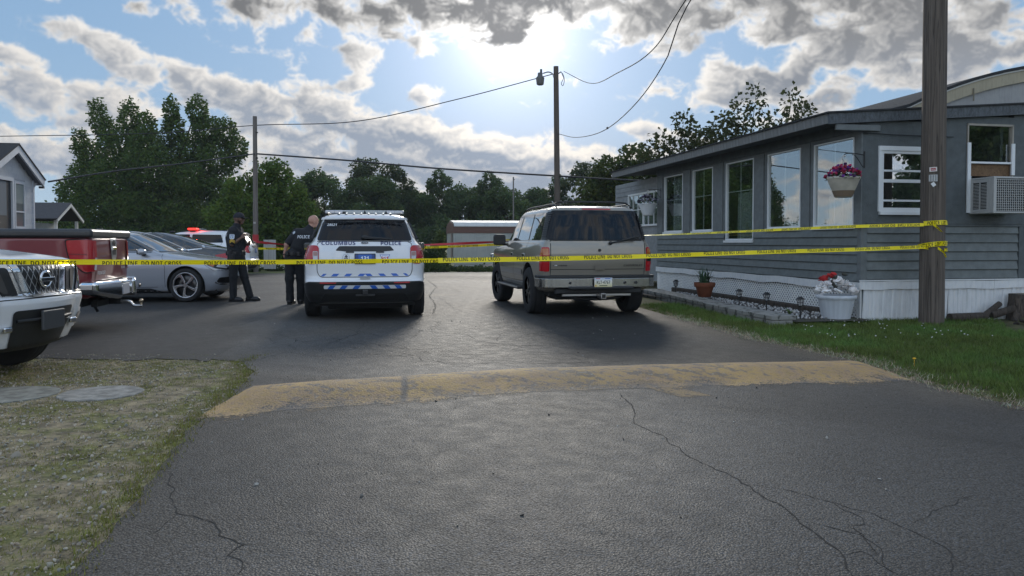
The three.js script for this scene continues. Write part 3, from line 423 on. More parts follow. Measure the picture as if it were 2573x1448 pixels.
    const wire = []; for (let i = 0; i <= 16; i++) { const x = x0 + .05 + i * (x1 - x0 - .1) / 16; wire.push(box2(x - .0035, x + .0035, y0 + .03, y1 - .035, z1 - .008, z1 - .001)); } for (let i = 0; i <= 13; i++) { const y = y0 + .035 + i * .0375; wire.push(box2(x0 + .05, x1 - .05, y - .0035, y + .0035, z1 - .006, z1 + .001)); } part('grille', wire, W, A);
    part('coil', [box2(x0 + .03, x1 - .03, y0 + .03, y1 - .035, z1 - .05, z1 - .03), box2(x0 + .02, x0 + .03, y0 + .03, y1 - .04, .06, .4)], mat([.03, .035, .035], .7), A); }
}
{ // main mobile home behind: curved roof with beige trim, and its far side wall
  const H = thing('mobile_home', 'beige trimmed mobile home with curved white roof rising behind the grey house', 'mobile home', [HOUSE.x, 0, HOUSE.z], HOUSE.ry);
  const arc = (o, x0 = 1.15) => { const a = []; for (let i = 0; i <= 24; i++) { const t = i / 24, x = lerp(x0, 8.6, t); a.push([x, 4.36 + o - .0665 * (x - 4.7) ** 2 * (Math.abs(x - 4.7) > 1 ? 1 : 1)]); } return a; };
  const band = (o0, o1, z0, z1, m, n) => { const a = arc(o0), b = arc(o1).reverse(); part(n, uvBox(extrude([...a, ...b], z0 - z1).translate(0, 0, z1)), m, H); };
  band(0, -.05, -.42, -13, HM.shingle, 'roof'); band(-.051, -.075, -.44, -.6, mat([.65, .65, .62], .6), 'drip_edge'); band(-.076, -.27, -.46, -.6, HM.beige, 'roof_trim'); band(-.271, -.9, -.5, -.62, mat([.36, .36, .35], .7, { map: streak }), 'gable_panel');
  part('seam', [box2(2.38, 2.4, 3.62, 3.83, -.452, -.44)], mat([.2, .18, .13], .7), H);
  part('wall', [box2(.16, .3, .2, 2.62, -8.45, -12.2), box2(.16, .3, 2.62, 3.0, -8.45, -12.2), box2(.16, 7, .2, 3, -12.2, -12.3)].map((g) => uvBox(g)), HM.lightGrey, H);
  for (let i = 0; i < 3; i++) part('siding_plank', uvBox(box2(.14, .165, 2.63 + i * .13, 2.75 + i * .13, -8.45, -12.2)), HM.lightGrey, H);
  const f = part('window', [box2(.1, .16, 1.7, 1.75, -8.6, -11), box2(.1, .16, 2.6, 2.65, -8.6, -11), ...[-8.6, -9.75, -10.95].map((z) => box2(.1, .16, 1.75, 2.6, z, z - .05))], HM.vinyl, H);
  part('pane', box2(.13, .135, 1.75, 2.6, -8.62, -10.98), HM.glass, f); part('blind', box2(.145, .158, 1.75, 2.6, -8.62, -10.98), mat([.25, .27, .27], .8), f);
  for (const z of [-9.0, -9.4, -10.2, -10.6]) part('muntin', box2(.112, .129, 1.75, 2.6, z, z - .02), HM.vinyl, f); part('muntin', box2(.113, .1295, 2.17, 2.19, -8.62, -10.98), HM.vinyl, f);
}
// ------------------------------------------------------------------ planting bed, pots, baskets, lights along the wall
{
  const stoneT = tex(512, 256, (u, v) => { const n = fbm(u * 12, v * 6, 6, .62, 12, 6), m = fbm(u * 4, v * 3 + 5, 4, .6, 4, 3), d = ss(n + m, .05, .5); return [lerp(.25, .07, d), lerp(.245, .07, d), lerp(.225, .06, d)]; });
  const sm = mat([1, 1, 1], .92, { map: stoneT, bumpMap: fineBump, bumpScale: .01 });
  const ed = thing('stone_edging', 'row of weathered grey concrete blocks edging the gravel bed along the grey house', 'edging', [HOUSE.x, 0, HOUSE.z], HOUSE.ry);
  seed(5); const E = [[-1.62, .35], [-1.6, -.5], [-1.52, -1.4], [-1.45, -2.35], [-1.38, -3.3], [-1.28, -4.3], [-1.2, -5.3], [-1.1, -6.4]];
  for (let i = 0; i + 1 < E.length; i++) { const [a, b] = [E[i], E[i + 1]], L = Math.hypot(b[0] - a[0], b[1] - a[1]), ang = Math.atan2(b[0] - a[0], b[1] - a[1]); const top = box(.42, .07, L - .012, 0, .125 + rr(-.008, .008), 0, .012), low = box(.34, .12, L - .03, .03, .03, 0, .014); const g = M([top, low]); g.rotateY(ang + rr(-.015, .015)).translate((a[0] + b[0]) / 2 + .1, -.01, (a[1] + b[1]) / 2); part('stone', uvBox(g), sm, ed); }
  single('landscape_timber', uvBox(box(.16, .15, 6.6, -.18, .08, -3.6, .03)).rotateY(.0).rotateY(HOUSE.ry).translate(HOUSE.x, 0, HOUSE.z), mat([.07, .055, .042], .95, { map: woodTex, bumpMap: woodBump, bumpScale: .02 }), 'dark rotting timber lying at the foot of the white lattice', 'timber');
  const bed = []; seed(6);
  const dirt = new THREE.PlaneGeometry(1.3, 7, 1, 1).rotateX(-Math.PI / 2).translate(-.72, .06, -3.1); single('bed_soil', dirt.rotateY(HOUSE.ry).translate(HOUSE.x, 0, HOUSE.z), mat([.06, .05, .04], .95, { map: mottle }), '', '').userData = { kind: 'structure' };
  const m = new THREE.InstancedMesh(new THREE.IcosahedronGeometry(1, 0), mat([1, 1, 1], .8), 1100), q = new THREE.Matrix4(), e = new THREE.Quaternion();
  for (let i = 0; i < 1100; i++) { const z = rr(.1, -6.2), x = lerp(lerp(-1.24, -.8, -z / 6.4), -.3, rnd()); const [wx, wz] = fromHouse(x, z); e.setFromEuler(new THREE.Euler(rr(0, 6), rr(0, 6), rr(0, 6))); const s = rr(.009, .022); q.compose(new V3(wx, .065 + rr(0, .02), wz), e, new V3(s * 1.3, s, s)); m.setMatrixAt(i, q); const b = rnd() < .3 ? .15 : rr(.32, .62); m.setColorAt(i, lin(b, b * .98, b * .95)); }
  m.name = 'white_gravel'; m.userData = { kind: 'stuff', label: 'white decorative gravel filling the bed along the lattice', category: 'gravel' }; m.castShadow = true; scene.add(m);
  // terracotta pot with blade-leaved plant
  const leafBlade = (len, w, lean, a, y0 = 0) => { const v = [], n = 7; for (let i = 0; i <= n; i++) { const t = i / n, r = lean * t * t * len, y = y0 + len * (t - lean * .42 * t * t), ww = w * (1 - t ** 2.2) + .001; v.push([r, y, ww]); } const o = []; for (let i = 0; i < n; i++) { const A = v[i], B = v[i + 1]; const p = [[A[0], A[1], -A[2]], [A[0], A[1], A[2]], [B[0], B[1], B[2]], [A[0], A[1], -A[2]], [B[0], B[1], B[2]], [B[0], B[1], -B[2]]]; o.push(...p.flat()); } const g = new THREE.BufferGeometry(); g.setAttribute('position', new THREE.Float32BufferAttribute(o, 3)); g.computeVertexNormals(); return g.rotateY(a); };
  seed(8); const [tx, tz] = fromHouse(-.93, -3.62), tp = thing('flower_pot', 'terracotta flower pot holding a spiky green plant on the stone edging', 'plant pot', [tx, .15, tz]);
  part('pot', lathe([[0, 0], [.125, 0], [.175, .2], [.205, .205], [.212, .29], [.19, .292], [.18, .25], [0, .25]], 40), mat([.24, .075, .035], .85, { map: mottle }), tp);
  for (let i = 0; i < 34; i++) part('leaf', leafBlade(rr(.26, .46) * (i < 3 ? 1.35 : 1), rr(.010, .017), rr(.05, i % 5 ? .7 : 1.2), rr(0, 6.28), .24).translate(rr(-.1, .1), 0, rr(-.1, .1)), mat([.035, .085 * rr(.8, 1.2), .035], .55, { transmission: .2, thickness: 0 }), tp);
  // white planter with artificial flowers
  const [px, pz] = fromHouse(-.42, -.02), wp = thing('planter', 'large white ribbed planter full of white and red artificial flowers at the house corner', 'planter', [px, 0, pz]);
  const ribs = lathe([[0, 0], [.19, 0], [.205, .03], [.27, .36], [.3, .37], [.305, .41], [.285, .425], [.265, .41], [.25, .38], [0, .36]], 72); { const p = ribs.attributes.position; for (let i = 0; i < p.count; i++) { const y = p.getY(i), r = Math.hypot(p.getX(i), p.getZ(i)), a = Math.atan2(p.getZ(i), p.getX(i)); if (y > .03 && y < .36 && r > .19) { const k = 1 + .035 * Math.cos(a * 18); p.setX(i, p.getX(i) * k); p.setZ(i, p.getZ(i) * k); } } ribs.computeVertexNormals(); }
  part('pot', ribs, mat([.6, .64, .68], .5, { map: streak }), wp);
  const petal = (r, c) => { const o = []; for (let k = 0; k < 12; k++) { const a = k / 12 * 6.283 + (k % 2) * .2, t = k < 6 ? .35 : .8; o.push(sph(r * .55, 0, 0, 0, 1, .18, .75, 8).translate(r * .5, 0, 0).rotateZ(t).rotateY(a)); } return M(o); };
  const fw = petal(.075), wm = [mat([.78, .76, .74], .8), mat([.7, .66, .64], .8), mat([.45, .02, .02], .7), mat([.05, .05, .04], .8)];
  for (let i = 0; i < 46; i++) { const a = rr(0, 6.28), r = .3 * Math.sqrt(rnd()), y = .44 + .2 * (1 - (r / .3) ** 2) + rr(-.03, .04), red = a > 2.2 && a < 4.1 && y > .58 && i % 3 === 0; part('flower', fw.clone().scale(...[1, 1, 1].map(() => rr(.75, 1.15))).rotateX(rr(-.9, .9)).rotateZ(rr(-.9, .9)).translate(Math.cos(a) * r, y + (red ? .06 : 0), Math.sin(a) * r), wm[red ? 2 : i % 9 === 0 ? 3 : i % 2], wp); }
  for (const [x, y, z, k] of [[-.14, .72, .08, 2], [-.09, .74, .1, 2], [.1, .73, .05, 3]]) part('flower', fw.clone().scale(.7, .7, .7).rotateX(.7).translate(x, y, z), wm[k], wp);
  // hanging baskets
  const basket = (name, label, z, low, blooms) => { const [x, zz] = fromHouse(-.38, z), b = thing('hanging_basket', label, 'hanging basket', [x, 0, zz]);
    part('bowl', lathe([[0, 1.94], [.12, 1.94], [.13, 1.955], [.165, 2.04], [.205, 2.14], [.235, 2.22], [.245, 2.225], [.247, 2.25], [.225, 2.25], [.2, 2.19], [0, 2.19]], 40), low, b);
    if (blooms) part('base_band', lathe([[.1305, 1.953], [.1665, 2.04], [.1675, 2.042], [.132, 1.952]], 40), mat([.18, .13, .085], .8), b);
    part('hanger', [tube([[0, 2.5, 0], [-.02, 2.55, 0], [.0, 2.585, 0], [.03, 2.57, 0]], .011, 16, 6), ...[0, 2.1, 4.2].map((a) => stick([0, 2.5, 0], [Math.cos(a) * .21, 2.24, Math.sin(a) * .21], .004, 5))], mat([.45, .46, .44], .6), b);
    const n = blooms ? 95 : 70, f2 = petal(.033), cols = blooms ? [[.33, .015, .07], [.4, .02, .09], [.12, .02, .2], [.24, .01, .03], [.045, .01, .07]] : [[.03, .012, .06], [.02, .03, .025], [.05, .03, .1], [.28, .26, .33]]; const ms = cols.map((c) => mat(c, .75));
    for (let i = 0; i < n; i++) { const a = rr(0, 6.28), r = .27 * Math.sqrt(rnd()); part('flower', f2.clone().scale(...[1, 1, 1].map(() => rr(.8, 1.25))).rotateX(rr(-1.2, 1.2)).rotateZ(rr(-1.2, 1.2)).translate(Math.cos(a) * r, 2.25 + .16 * (1 - (r / .27) ** 2) + rr(-.03, .05) + (blooms ? 0 : .03), Math.sin(a) * r), ms[(rnd() * ms.length * .999) | 0], b); }
    const lv = []; for (let i = 0; i < 120; i++) { const a = rr(0, 6.28), r = .26 * Math.sqrt(rnd()); lv.push(sph(.025, 0, 0, 0, 1, .12, .6, 6).rotateX(rr(-1, 1)).rotateY(rr(0, 6)).translate(Math.cos(a) * r, 2.23 + .13 * (1 - (r / .26) ** 2) + rr(-.02, .03), Math.sin(a) * r)); } part('foliage', lv, mat([.03, .06, .02], .7), b); };
  seed(9); basket('hanging_basket', 'cream hanging basket with pink and purple petunias beside the nearest tall window', .07, mat([.5, .46, .38], .7, { map: mottle }), true);
  seed(10); basket('hanging_basket', 'white hanging basket with dark purple flowers at the far end of the window wall', -8.16, mat([.62, .64, .66], .6), false);
  // four stake lanterns
  const lan = thing('garden_light', 'small black solar lantern on a stake, farthest of the four in the gravel bed', 'garden light', [0, 0, 0], 0, 'solar stake lanterns in the gravel bed'), bk = mat([.012, .012, .012], .5);
  part('stake', cyl(.012, .012, .2, 0, .1, 0, 8), bk, lan); part('base', cyl(.035, .03, .015, 0, .205, 0, 12), bk, lan); part('cage', [...[0, 1, 2, 3, 4, 5, 6, 7].map((i) => stick([Math.cos(i * .785) * .04, .21, Math.sin(i * .785) * .04], [Math.cos(i * .785) * .052, .31, Math.sin(i * .785) * .052], .004, 5)), new THREE.TorusGeometry(.046, .004, 5, 16).rotateX(Math.PI / 2).translate(0, .26, 0)], bk, lan); part('cap', [cyl(.04, .075, .03, 0, .325, 0, 16), cyl(.03, .035, .012, 0, .346, 0, 12)], bk, lan); part('lens', cyl(.022, .022, .09, 0, .26, 0, 10), mat([.5, .5, .5], .3), lan);
  const LP = [[-.78, -5.4], [-1.0, -2.05], [-.97, -1.15], [-1.02, -.05]].map((p) => fromHouse(...p)), LL = ['second of the four, right of the terracotta pot', 'third of the four counting from the far end', 'nearest of the four, beside the white planter'];
  lan.position.set(LP[0][0], .06, LP[0][1]); LP.slice(1).forEach((p, i) => copyOf(lan, 'garden_light', `small black solar lantern on a stake, ${LL[i]}`, [p[0], .05, p[1]], i));
  const weed = thing('small_plant', 'small bright green weed between the nearest two solar lanterns', 'plant', [...fromHouse(-.9, -.55)].toSpliced(1, 0, .06)); for (let i = 0; i < 12; i++) part('leaf', leafBlade(rr(.1, .19), .013, rr(.4, 1.1), rr(0, 6.28)), mat([.12, .2, .05], .6, { transmission: .3, thickness: 0 }), weed);
  // stump, logs and bark by the end wall
  const bark = mat([.11, .09, .075], .95, { map: scaled(woodTex, 2, .6), bumpMap: scaled(woodBump, 2, .6), bumpScale: .03 });
  const [sx, sz] = fromHouse(2.85, .28), st = thing('tree_stump', 'broad weathered grey tree stump at the right edge by the white skirting', 'stump', [sx, 0, sz]);
  const sg = new THREE.CylinderGeometry(.27, .33, .42, 36, 8).translate(0, .2, 0); { const p = sg.attributes.position; for (let i = 0; i < p.count; i++) { const a = Math.atan2(p.getZ(i), p.getX(i)), k = 1 + .1 * Math.sin(a * 5) + .07 * Math.sin(a * 9 + 2) + .05 * gn(a * 3, p.getY(i) * 5); p.setX(i, p.getX(i) * k); p.setZ(i, p.getZ(i) * k); } sg.computeVertexNormals(); } part('trunk', sg, bark, st); part('cut_face', new THREE.CircleGeometry(.25, 24).rotateX(-Math.PI / 2).translate(0, .415, 0), mat([.2, .17, .13], .95, { map: mottle }), st);
  const log = (a, b, r, label) => { const A = fromHouse(a[0], a[2]), B = fromHouse(b[0], b[2]); single('log', uvBox(stick([A[0], a[1], A[1]], [B[0], b[1], B[1]], r, 12, r * .9), 2), bark, label, 'log'); };
  log([1.35, .06, .3], [2.05, .07, .26], .07, 'brown split log lying right behind the big utility pole'); log([2.0, .05, .24], [2.36, .26, .2], .05, 'thin grey log leaning up against the white skirting'); log([2.15, .08, .26], [2.55, .19, .3], .065, 'short thick log end resting beside the stump');
  seed(14); const bk2 = []; for (let i = 0; i < 60; i++) { const x = rr(2.0, 3.3), z = rr(.75, 1.75); const p = fromHouse(x, z); bk2.push(box(rr(.04, .16), rr(.02, .05), rr(.03, .07), 0, 0, 0, .008).rotateY(rr(0, 3)).rotateZ(rr(-.5, .5)).translate(p[0], rr(.0, .07), p[1])); } const bp = single('bark_pile', bk2, bark, 'loose heap of bark and rotten wood in the grass in front of the stump', 'bark'); bp.userData.kind = 'stuff';
}
// ------------------------------------------------------------------ poles, wires, outbuildings
const poleMat = mat([.15, .125, .105], .92, { map: scaled(woodTex, 1, .5), bumpMap: scaled(woodBump, 1, .5), bumpScale: .02 });
const metal = mat([.35, .35, .34], .45, { metalness: .8 }), black = mat([.012, .012, .013], .5), wireMat = mat([.018, .018, .02], .6);
{
  const pole = (h, r0, r1, n = 28) => { const g = new THREE.CylinderGeometry(r1, r0, h + .3, n, 40).translate(0, h / 2 - .15, 0), p = g.attributes.position, uv = g.attributes.uv; for (let i = 0; i < p.count; i++) { const a = Math.atan2(p.getZ(i), p.getX(i)), y = p.getY(i), k = 1 + .02 * gn(a * 2 + 3, y * .5) + .012 * gn(Math.cos(a) * 5, y * 2); p.setX(i, p.getX(i) * k); p.setZ(i, p.getZ(i) * k); uv.setXY(i, uv.getX(i), y * .3); } g.computeVertexNormals(); return g; };
  const A = thing('utility_pole', 'thick weathered wooden utility pole in the foreground in front of the grey house', 'utility pole', [6.38, 0, -11.73]);
  A.rotation.z = .003; part('pole', pole(9.5, .178, .15, 40), poleMat, A);
  const toCam = Math.atan2(-6.38, 11.73), on = (y, da, w, h, m, n, tilt = 0) => { const g = new THREE.BoxGeometry(w, h, .003, 8, 1, 1), p = g.attributes.position; g.rotateZ(tilt); for (let i = 0; i < p.count; i++) { const a = toCam + da + p.getX(i) / .18, r = .178 + p.getZ(i) + .004; p.setXYZ(i, Math.sin(a) * r, y + p.getY(i), Math.cos(a) * r); } g.computeVertexNormals(); return part(n, g, m, A); };
  const paper = canvasTex(128, 96, (g, w, h) => { g.fillStyle = '#ddd5cf'; g.fillRect(0, 0, w, h); g.fillStyle = '#a02830'; g.fillRect(26, 22, 78, 52); g.fillStyle = '#e8dcd8'; g.font = 'bold 24px sans-serif'; g.fillText('nuun', 32, 58); });
  paper.dispose();
  const torn = canvasTex(128, 96, (g, w, h) => { g.fillStyle = '#ddd5cf'; g.fillRect(0, 0, w, h); g.fillStyle = '#98242c'; g.fillRect(22, 20, 84, 56); g.fillStyle = '#e0d2cc'; for (let i = 0; i < 7; i++) g.fillRect(30 + i * 10, 36 + (i * 7) % 9, 6, 20); g.fillStyle = '#cfc6c0'; g.fillRect(0, 30, 16, 14); });
  on(2.335, .0, .1, .065, mat([1, 1, 1], .6, { map: torn }), 'sticker', .04); on(2.205, .0, .115, .1, mat([.42, .43, .43], .4, { metalness: .5, map: streak }), 'metal_tag'); for (const k of [-.03, 0, .035]) on(2.205, k / .18, .008, .085, black, 'tag_slot'); on(2.11, .03, .05, .06, mat([.75, .75, .73], .6), 'paper_scrap', .6);
  const B = thing('street_light_pole', 'tall slim wooden pole with a yard lamp on a curved arm in the centre', 'lamp post', [1.79, 0, -30.1]); B.rotation.z = .011;
  part('pole', pole(8.05, .125, .098, 18), poleMat, B);
  part('arm', tube([[-.09, 7.62, .05], [-.14, 7.76, .05], [-.3, 7.83, .05], [-.52, 7.78, .05]], .026, 20, 8), metal, B);
  const hd = part('lamp_head', [lathe([[0, 7.82], [.09, 7.8], [.1, 7.68], [.17, 7.6], [.155, 7.585], [.0, 7.6]], 20).translate(-.62, 0, .05), cyl(.045, .045, .12, -.58, 7.88, .05, 12)], mat([.1, .1, .1], .5), B); part('lens', lathe([[.165, 7.59], [.14, 7.36], [.1, 7.33], [0, 7.33]], 20).translate(-.62, 0, .05), mat([.22, .22, .21], .3, { transmission: .4, thickness: 0 }), hd);
  part('insulator', [stick([.1, 7.78, 0], [.2, 7.85, 0], .02), tube([[.2, 7.84, 0], [.28, 7.6, 0], [.2, 7.4, 0], [.26, 7.3, .02], [.32, 7.55, .02], [.25, 7.8, 0]], .012, 30, 5)], black, B);
  const C = thing('utility_pole', 'bare wooden utility pole at left centre behind the standing officer', 'utility pole', [-11.14, 0, -33.6]); C.rotation.z = -.003; part('pole', pole(6.7, .12, .088, 16), mat([.2, .18, .165], .92, { map: poleMat.map }), C); part('bolt', [box(.06, .06, .1, .1, 4.9, .05), box(.05, .05, .1, .11, 6.0, .05)], black, C); part('tag', box(.1, .08, .01, 0, 2.1, .12), metal, C);
  single('thin_post', [stick([.08, 0, -45], [.08, 5.05, -45], .04, 8), box(.12, .06, .06, .1, 4.9, -45)], mat([.16, .15, .14], .8), 'slender grey post standing in front of the trees left of the lamp pole', 'post');
  const D = thing('lamp_post', 'short grey metal post with a small glowing orange lamp left of the bending officer', 'lamp post', [-10.79, 0, -40]); part('post', [cyl(.055, .06, 3.2, 0, 1.6, 0, 10), cyl(.1, .1, .05, 0, 3.2, 0, 10)], mat([.3, .3, .3], .6), D); part('bracket', stick([0, 2.1, .05], [.16, 2.1, .1], .02), metal, D);
  part('lamp_globe', sph(.09, .17, 2.1, .12, 1, 1, 1, 12), mat([.6, .25, .06], .4, { emissive: lin(1, .42, .1), emissiveIntensity: 2.5 }), D); const lp = new THREE.PointLight(lin(1, .5, .18), 1.2); lp.position.set(.17, 2.1, .3); lp.castShadow = true; D.add(lp);
  // wires
  const wire = (label, P, r) => single('overhead_wire', tube(P, r, 60, 6), wireMat, label, 'wire');
  wire('thin upper wire running left from the lamp pole past the left pole', [[1.55, 7.75, -30.1], [-2.2, 6.95, -31], [-6.5, 6.3, -32.4], [-11.1, 6.33, -33.7], [-16, 6.1, -34.5], [-25, 6.15, -36]], .018);
  wire('thick lower black cable sagging between the left pole and the lamp pole', [[-11.1, 5.09, -33.6], [-7, 4.72, -32.8], [-3, 4.28, -31.8], [1.75, 3.83, -30.1], [5, 3.55, -29], [9, 3.35, -28]], .034);
  wire('dark cable dropping from the left pole to the eave of the white house', [[-11.1, 5.09, -33.6], [-12.3, 4.2, -29], [-13.0, 3.6, -25.5], [-13.4, 3.0, -22.4]], .026);
  wire('upper of two wires looping from the lamp pole over the road', [[2.0, 7.84, -30], [2.55, 6.4, -25.2], [2.75, 5.65, -20.2], [3.0, 5.35, -16.6], [3.2, 5.72, -14], [4.4, 7.6, -9], [5.6, 9, -4]], .012);
  wire('slack wire rising from the side of the lamp pole, the lower of two', [[1.8, 5.44, -30], [2.25, 4.9, -27], [2.7, 4.55, -23], [2.9, 4.5, -18.5], [3.05, 4.85, -15.5], [3.2, 5.6, -13.8], [4.3, 7.4, -9], [5.4, 8.7, -4]], .012);
  const knot = single('wire_clamp', sph(.035, 2.74, 4.53, -22.3), black, 'small black clamp partway along the lower slack wire', 'clamp');
}
const siteFrame = (n, l, c, x, z) => thing(n, l, c, [x, 0, z], HOUSE.ry);
{ // pale trailer with brown top band
  const T = siteFrame('trailer', 'long pale trailer home with a brown band under its white roof across the road', 'trailer', -2.9, -38.5), W = mat([.42, .43, .4], .6, { map: streak }), Br = mat([.16, .085, .065], .7, { map: mottle });
  part('wall', [box2(0, 10, .18, 1.72, -3, 0)].map((g) => uvBox(g, .5)), W, T); for (let i = 1; i < 9; i++) part('wall_seam', box2(i * 1.13, i * 1.13 + .02, .2, 1.7, .001, .008), mat([.34, .35, .33], .7), T);
  part('fascia', [box2(-.03, 10.03, 1.721, 2.03, -3.03, .03)], Br, T);
  part('gable', uvBox(flipZ(extrude([[0.03, 2.03], [-3.03, 2.03], [-2.6, 2.2], [-1.5, 2.33], [-.4, 2.2]], .04).rotateY(Math.PI / 2)).translate(-.03, 0, 0)), Br, T);
  const rp = [[.06, 2.04], [-.35, 2.22], [-1.5, 2.35], [-2.65, 2.22], [-3.06, 2.04], [-3.06, 2.07], [-2.65, 2.26], [-1.5, 2.39], [-.35, 2.26], [.06, 2.08]]; part('roof', uvBox(flipZ(extrude(rp, 10).rotateY(Math.PI / 2)).translate(.02, 0, 0)), mat([.6, .6, .57], .6, { map: streak }), T);
  part('door', box2(-.02, -.001, .3, 1.7, -1.2, -.5), mat([.3, .25, .22], .7), T); part('downpipe', box2(-.05, -.021, .3, 1.7, -.52, -.42), mat([.25, .2, .18], .7), T);
  part('skirting', [box2(.02, 10, 0, .16, -.05, -.02), box2(-.0, 10, .161, .179, -.1, .012)], mat([.52, .52, .5], .6, { map: streak }), T);
}
{ // white gabled house at the left edge
  const S = siteFrame('white_house', 'white clapboard house with a dark roof gable cut off by the left edge', 'house', -13.6, -22), si = [mat([.62, .63, .65], .6, { map: streak }), mat([.57, .58, .61], .6, { map: streak })], trim = mat([.6, .62, .66], .5, { map: streak }), so = mat([.16, .16, .175], .8);
  part('wall', [box2(-6, -.02, 0, 3, 0, 2.9), extrude([[0, 3], [2.9, 3], [1.45, 3.68]], .04).rotateY(-Math.PI / 2).translate(-.02, 0, 0)], si[1], S);
  for (let i = 0; i < 24; i++) { const y0 = .1 + i * .15, y1 = y0 + .147, g0 = y0 > 2.93 ? (y0 - 3) / .47 : 0, a = Math.max(0, g0), b = 2.9 - a; if (b - a < .3) break; const seg = y0 > 1.3 && y1 < 2.97 ? [[a, .6], [1.3, 1.38]] : [[a, b]]; for (const [p, q] of seg) part('siding_plank', uvBox(rot(box(.012, .149, q - p, 0, 0, 0), 0, 0, -.15).translate(0, (y0 + y1) / 2, (p + q) / 2)), si[i % 2], S); }
  part('corner_board', box2(-.03, .03, 0, 3.0, -.03, .05), trim, S);
  const rf = (x0, x1, o, t, m, n) => { for (const s of [1, -1]) { const L = 1.95; let g = new THREE.BoxGeometry(x1 - x0, t, L).translate((x0 + x1) / 2, o, L / 2 - .02).applyMatrix4(new THREE.Matrix4().makeRotationX(.44)); if (s < 0) g = flipZ(g); g.translate(0, 3.86, 1.45); part(n, uvBox(g), m, S); } };
  rf(-6, .24, 0, .03, mat([.045, .042, .042], .95, { map: scaled(mottle, 3) }), 'roof'); rf(.17, .215, -.11, .19, trim, 'rake_board'); rf(-.1, .165, -.17, .02, so, 'soffit');
  const w = part('window', [box2(.0, .035, 1.62, 1.68, .62, 1.27), box2(0, .035, 2.83, 2.9, .62, 1.27), box2(0, .035, 1.68, 2.83, .62, .68), box2(0, .035, 1.68, 2.83, 1.21, 1.27), box2(.002, .03, 2.06, 2.1, .68, 1.21)], trim, S); part('pane', box2(.004, .012, 1.68, 2.83, .68, 1.21), mat([.10, .12, .12], .3), w); part('valance', box2(.013, .018, 2.3, 2.83, .7, 1.2), mat([.2, .23, .22], .8), w);
  const d = part('door', [box2(0, .06, 1.1, 2.97, 1.38, 1.48), box2(0, .06, 2.87, 2.97, 1.48, 2.6), box2(0, .06, 1.1, 2.87, 2.5, 2.6)], trim, S); part('pane', box2(-.01, .012, 1.1, 2.87, 1.48, 2.5), mat([.012, .014, .015], .5), d); part('blind', box2(.013, .017, 1.95, 2.85, 1.75, 2.5), mat([.14, .16, .18], .8), d);
  part('gutter', [tube([[.12, 3.0, -.2], [-.0, 2.85, -.05], [-.01, 2.4, -.04], [-.01, .3, -.04]], .035, 20, 8)], trim, S); part('eave_lamp', box(.12, .06, .1, .18, 2.82, -.12), black, S);
}
{ // shed behind the parked cars
  const S = siteFrame('shed', 'small white shed with a grey gabled roof and open dark porch behind the parked cars', 'shed', -17.03, -29), W = mat([.5, .5, .48], .7, { map: streak }), tr = mat([.62, .6, .55], .6);
  part('wall', [box2(-4, -.9, 0, 2.0, -2.5, -.15)].map((g) => uvBox(g)), W, S); for (let i = 0; i < 8; i++) part('siding_plank', box2(-2.1, -.9, .3 + i * .21, .5 + i * .21, -.149, -.135), W, S);
  part('door', [box2(-3.1, -2.3, 0, 1.9, -.14, -.12)], mat([.12, .075, .05], .8), S); part('post', [box2(-.2, -.1, 0, 2.1, -.3, -.2), box2(-.2, -.1, 0, 2.1, -2.5, -2.4)], tr, S);
  const ro = (o, t, x0, x1, L, m, n) => { for (const s of [1, -1]) { let g = new THREE.BoxGeometry(x1 - x0, t, L).translate((x0 + x1) / 2, o, L / 2 - .01).applyMatrix4(new THREE.Matrix4().makeRotationX(.42)); if (s < 0) g = flipZ(g); g.translate(0, 2.78, -1.25); part(n, uvBox(g), m, S); } };
  ro(0, .035, -4.6, .06, 1.6, mat([.075, .072, .075], .9, { map: scaled(mottle, 2) }), 'roof'); ro(-.075, .1, .02, .07, 1.58, tr, 'rake_board'); ro(-.06, .03, -4.6, .0, 1.5, mat([.05, .045, .045], .9), 'soffit');
  part('gable', flipZ(extrude([[-.05, 2.2], [-2.45, 2.2], [-1.25, 2.7]], .03).rotateY(Math.PI / 2)).translate(-.92, 0, 0), mat([.05, .045, .04], .9), S);
}
single('ribbed_panel', (() => { const o = []; for (let i = 0; i < 5; i++) o.push(box(.1, 1.3, .05, i * .105, .72, (i % 2) * .04)); return M(o).rotateY(.2).translate(-11.0, 0, -34.4); })(), mat([.5, .5, .49], .6, { map: streak }), 'white ribbed metal panel standing behind the left utility pole', 'panel');
single('low_white_wall', [box(5.2, .34, .12, -9.2, .17, -36.2, .02), box(5.3, .05, .2, -9.2, .36, -36.2)], mat([.62, .62, .6], .6, { map: streak }), 'low white skirting wall across the road behind the two officers', 'wall');
single('concrete_pad', box(2.2, .16, 1.1, -3.0, .06, -36.2, .03), mat([.2, .19, .18], .9, { map: mottle }), 'grey concrete step in the weeds in front of the pale trailer', 'step');
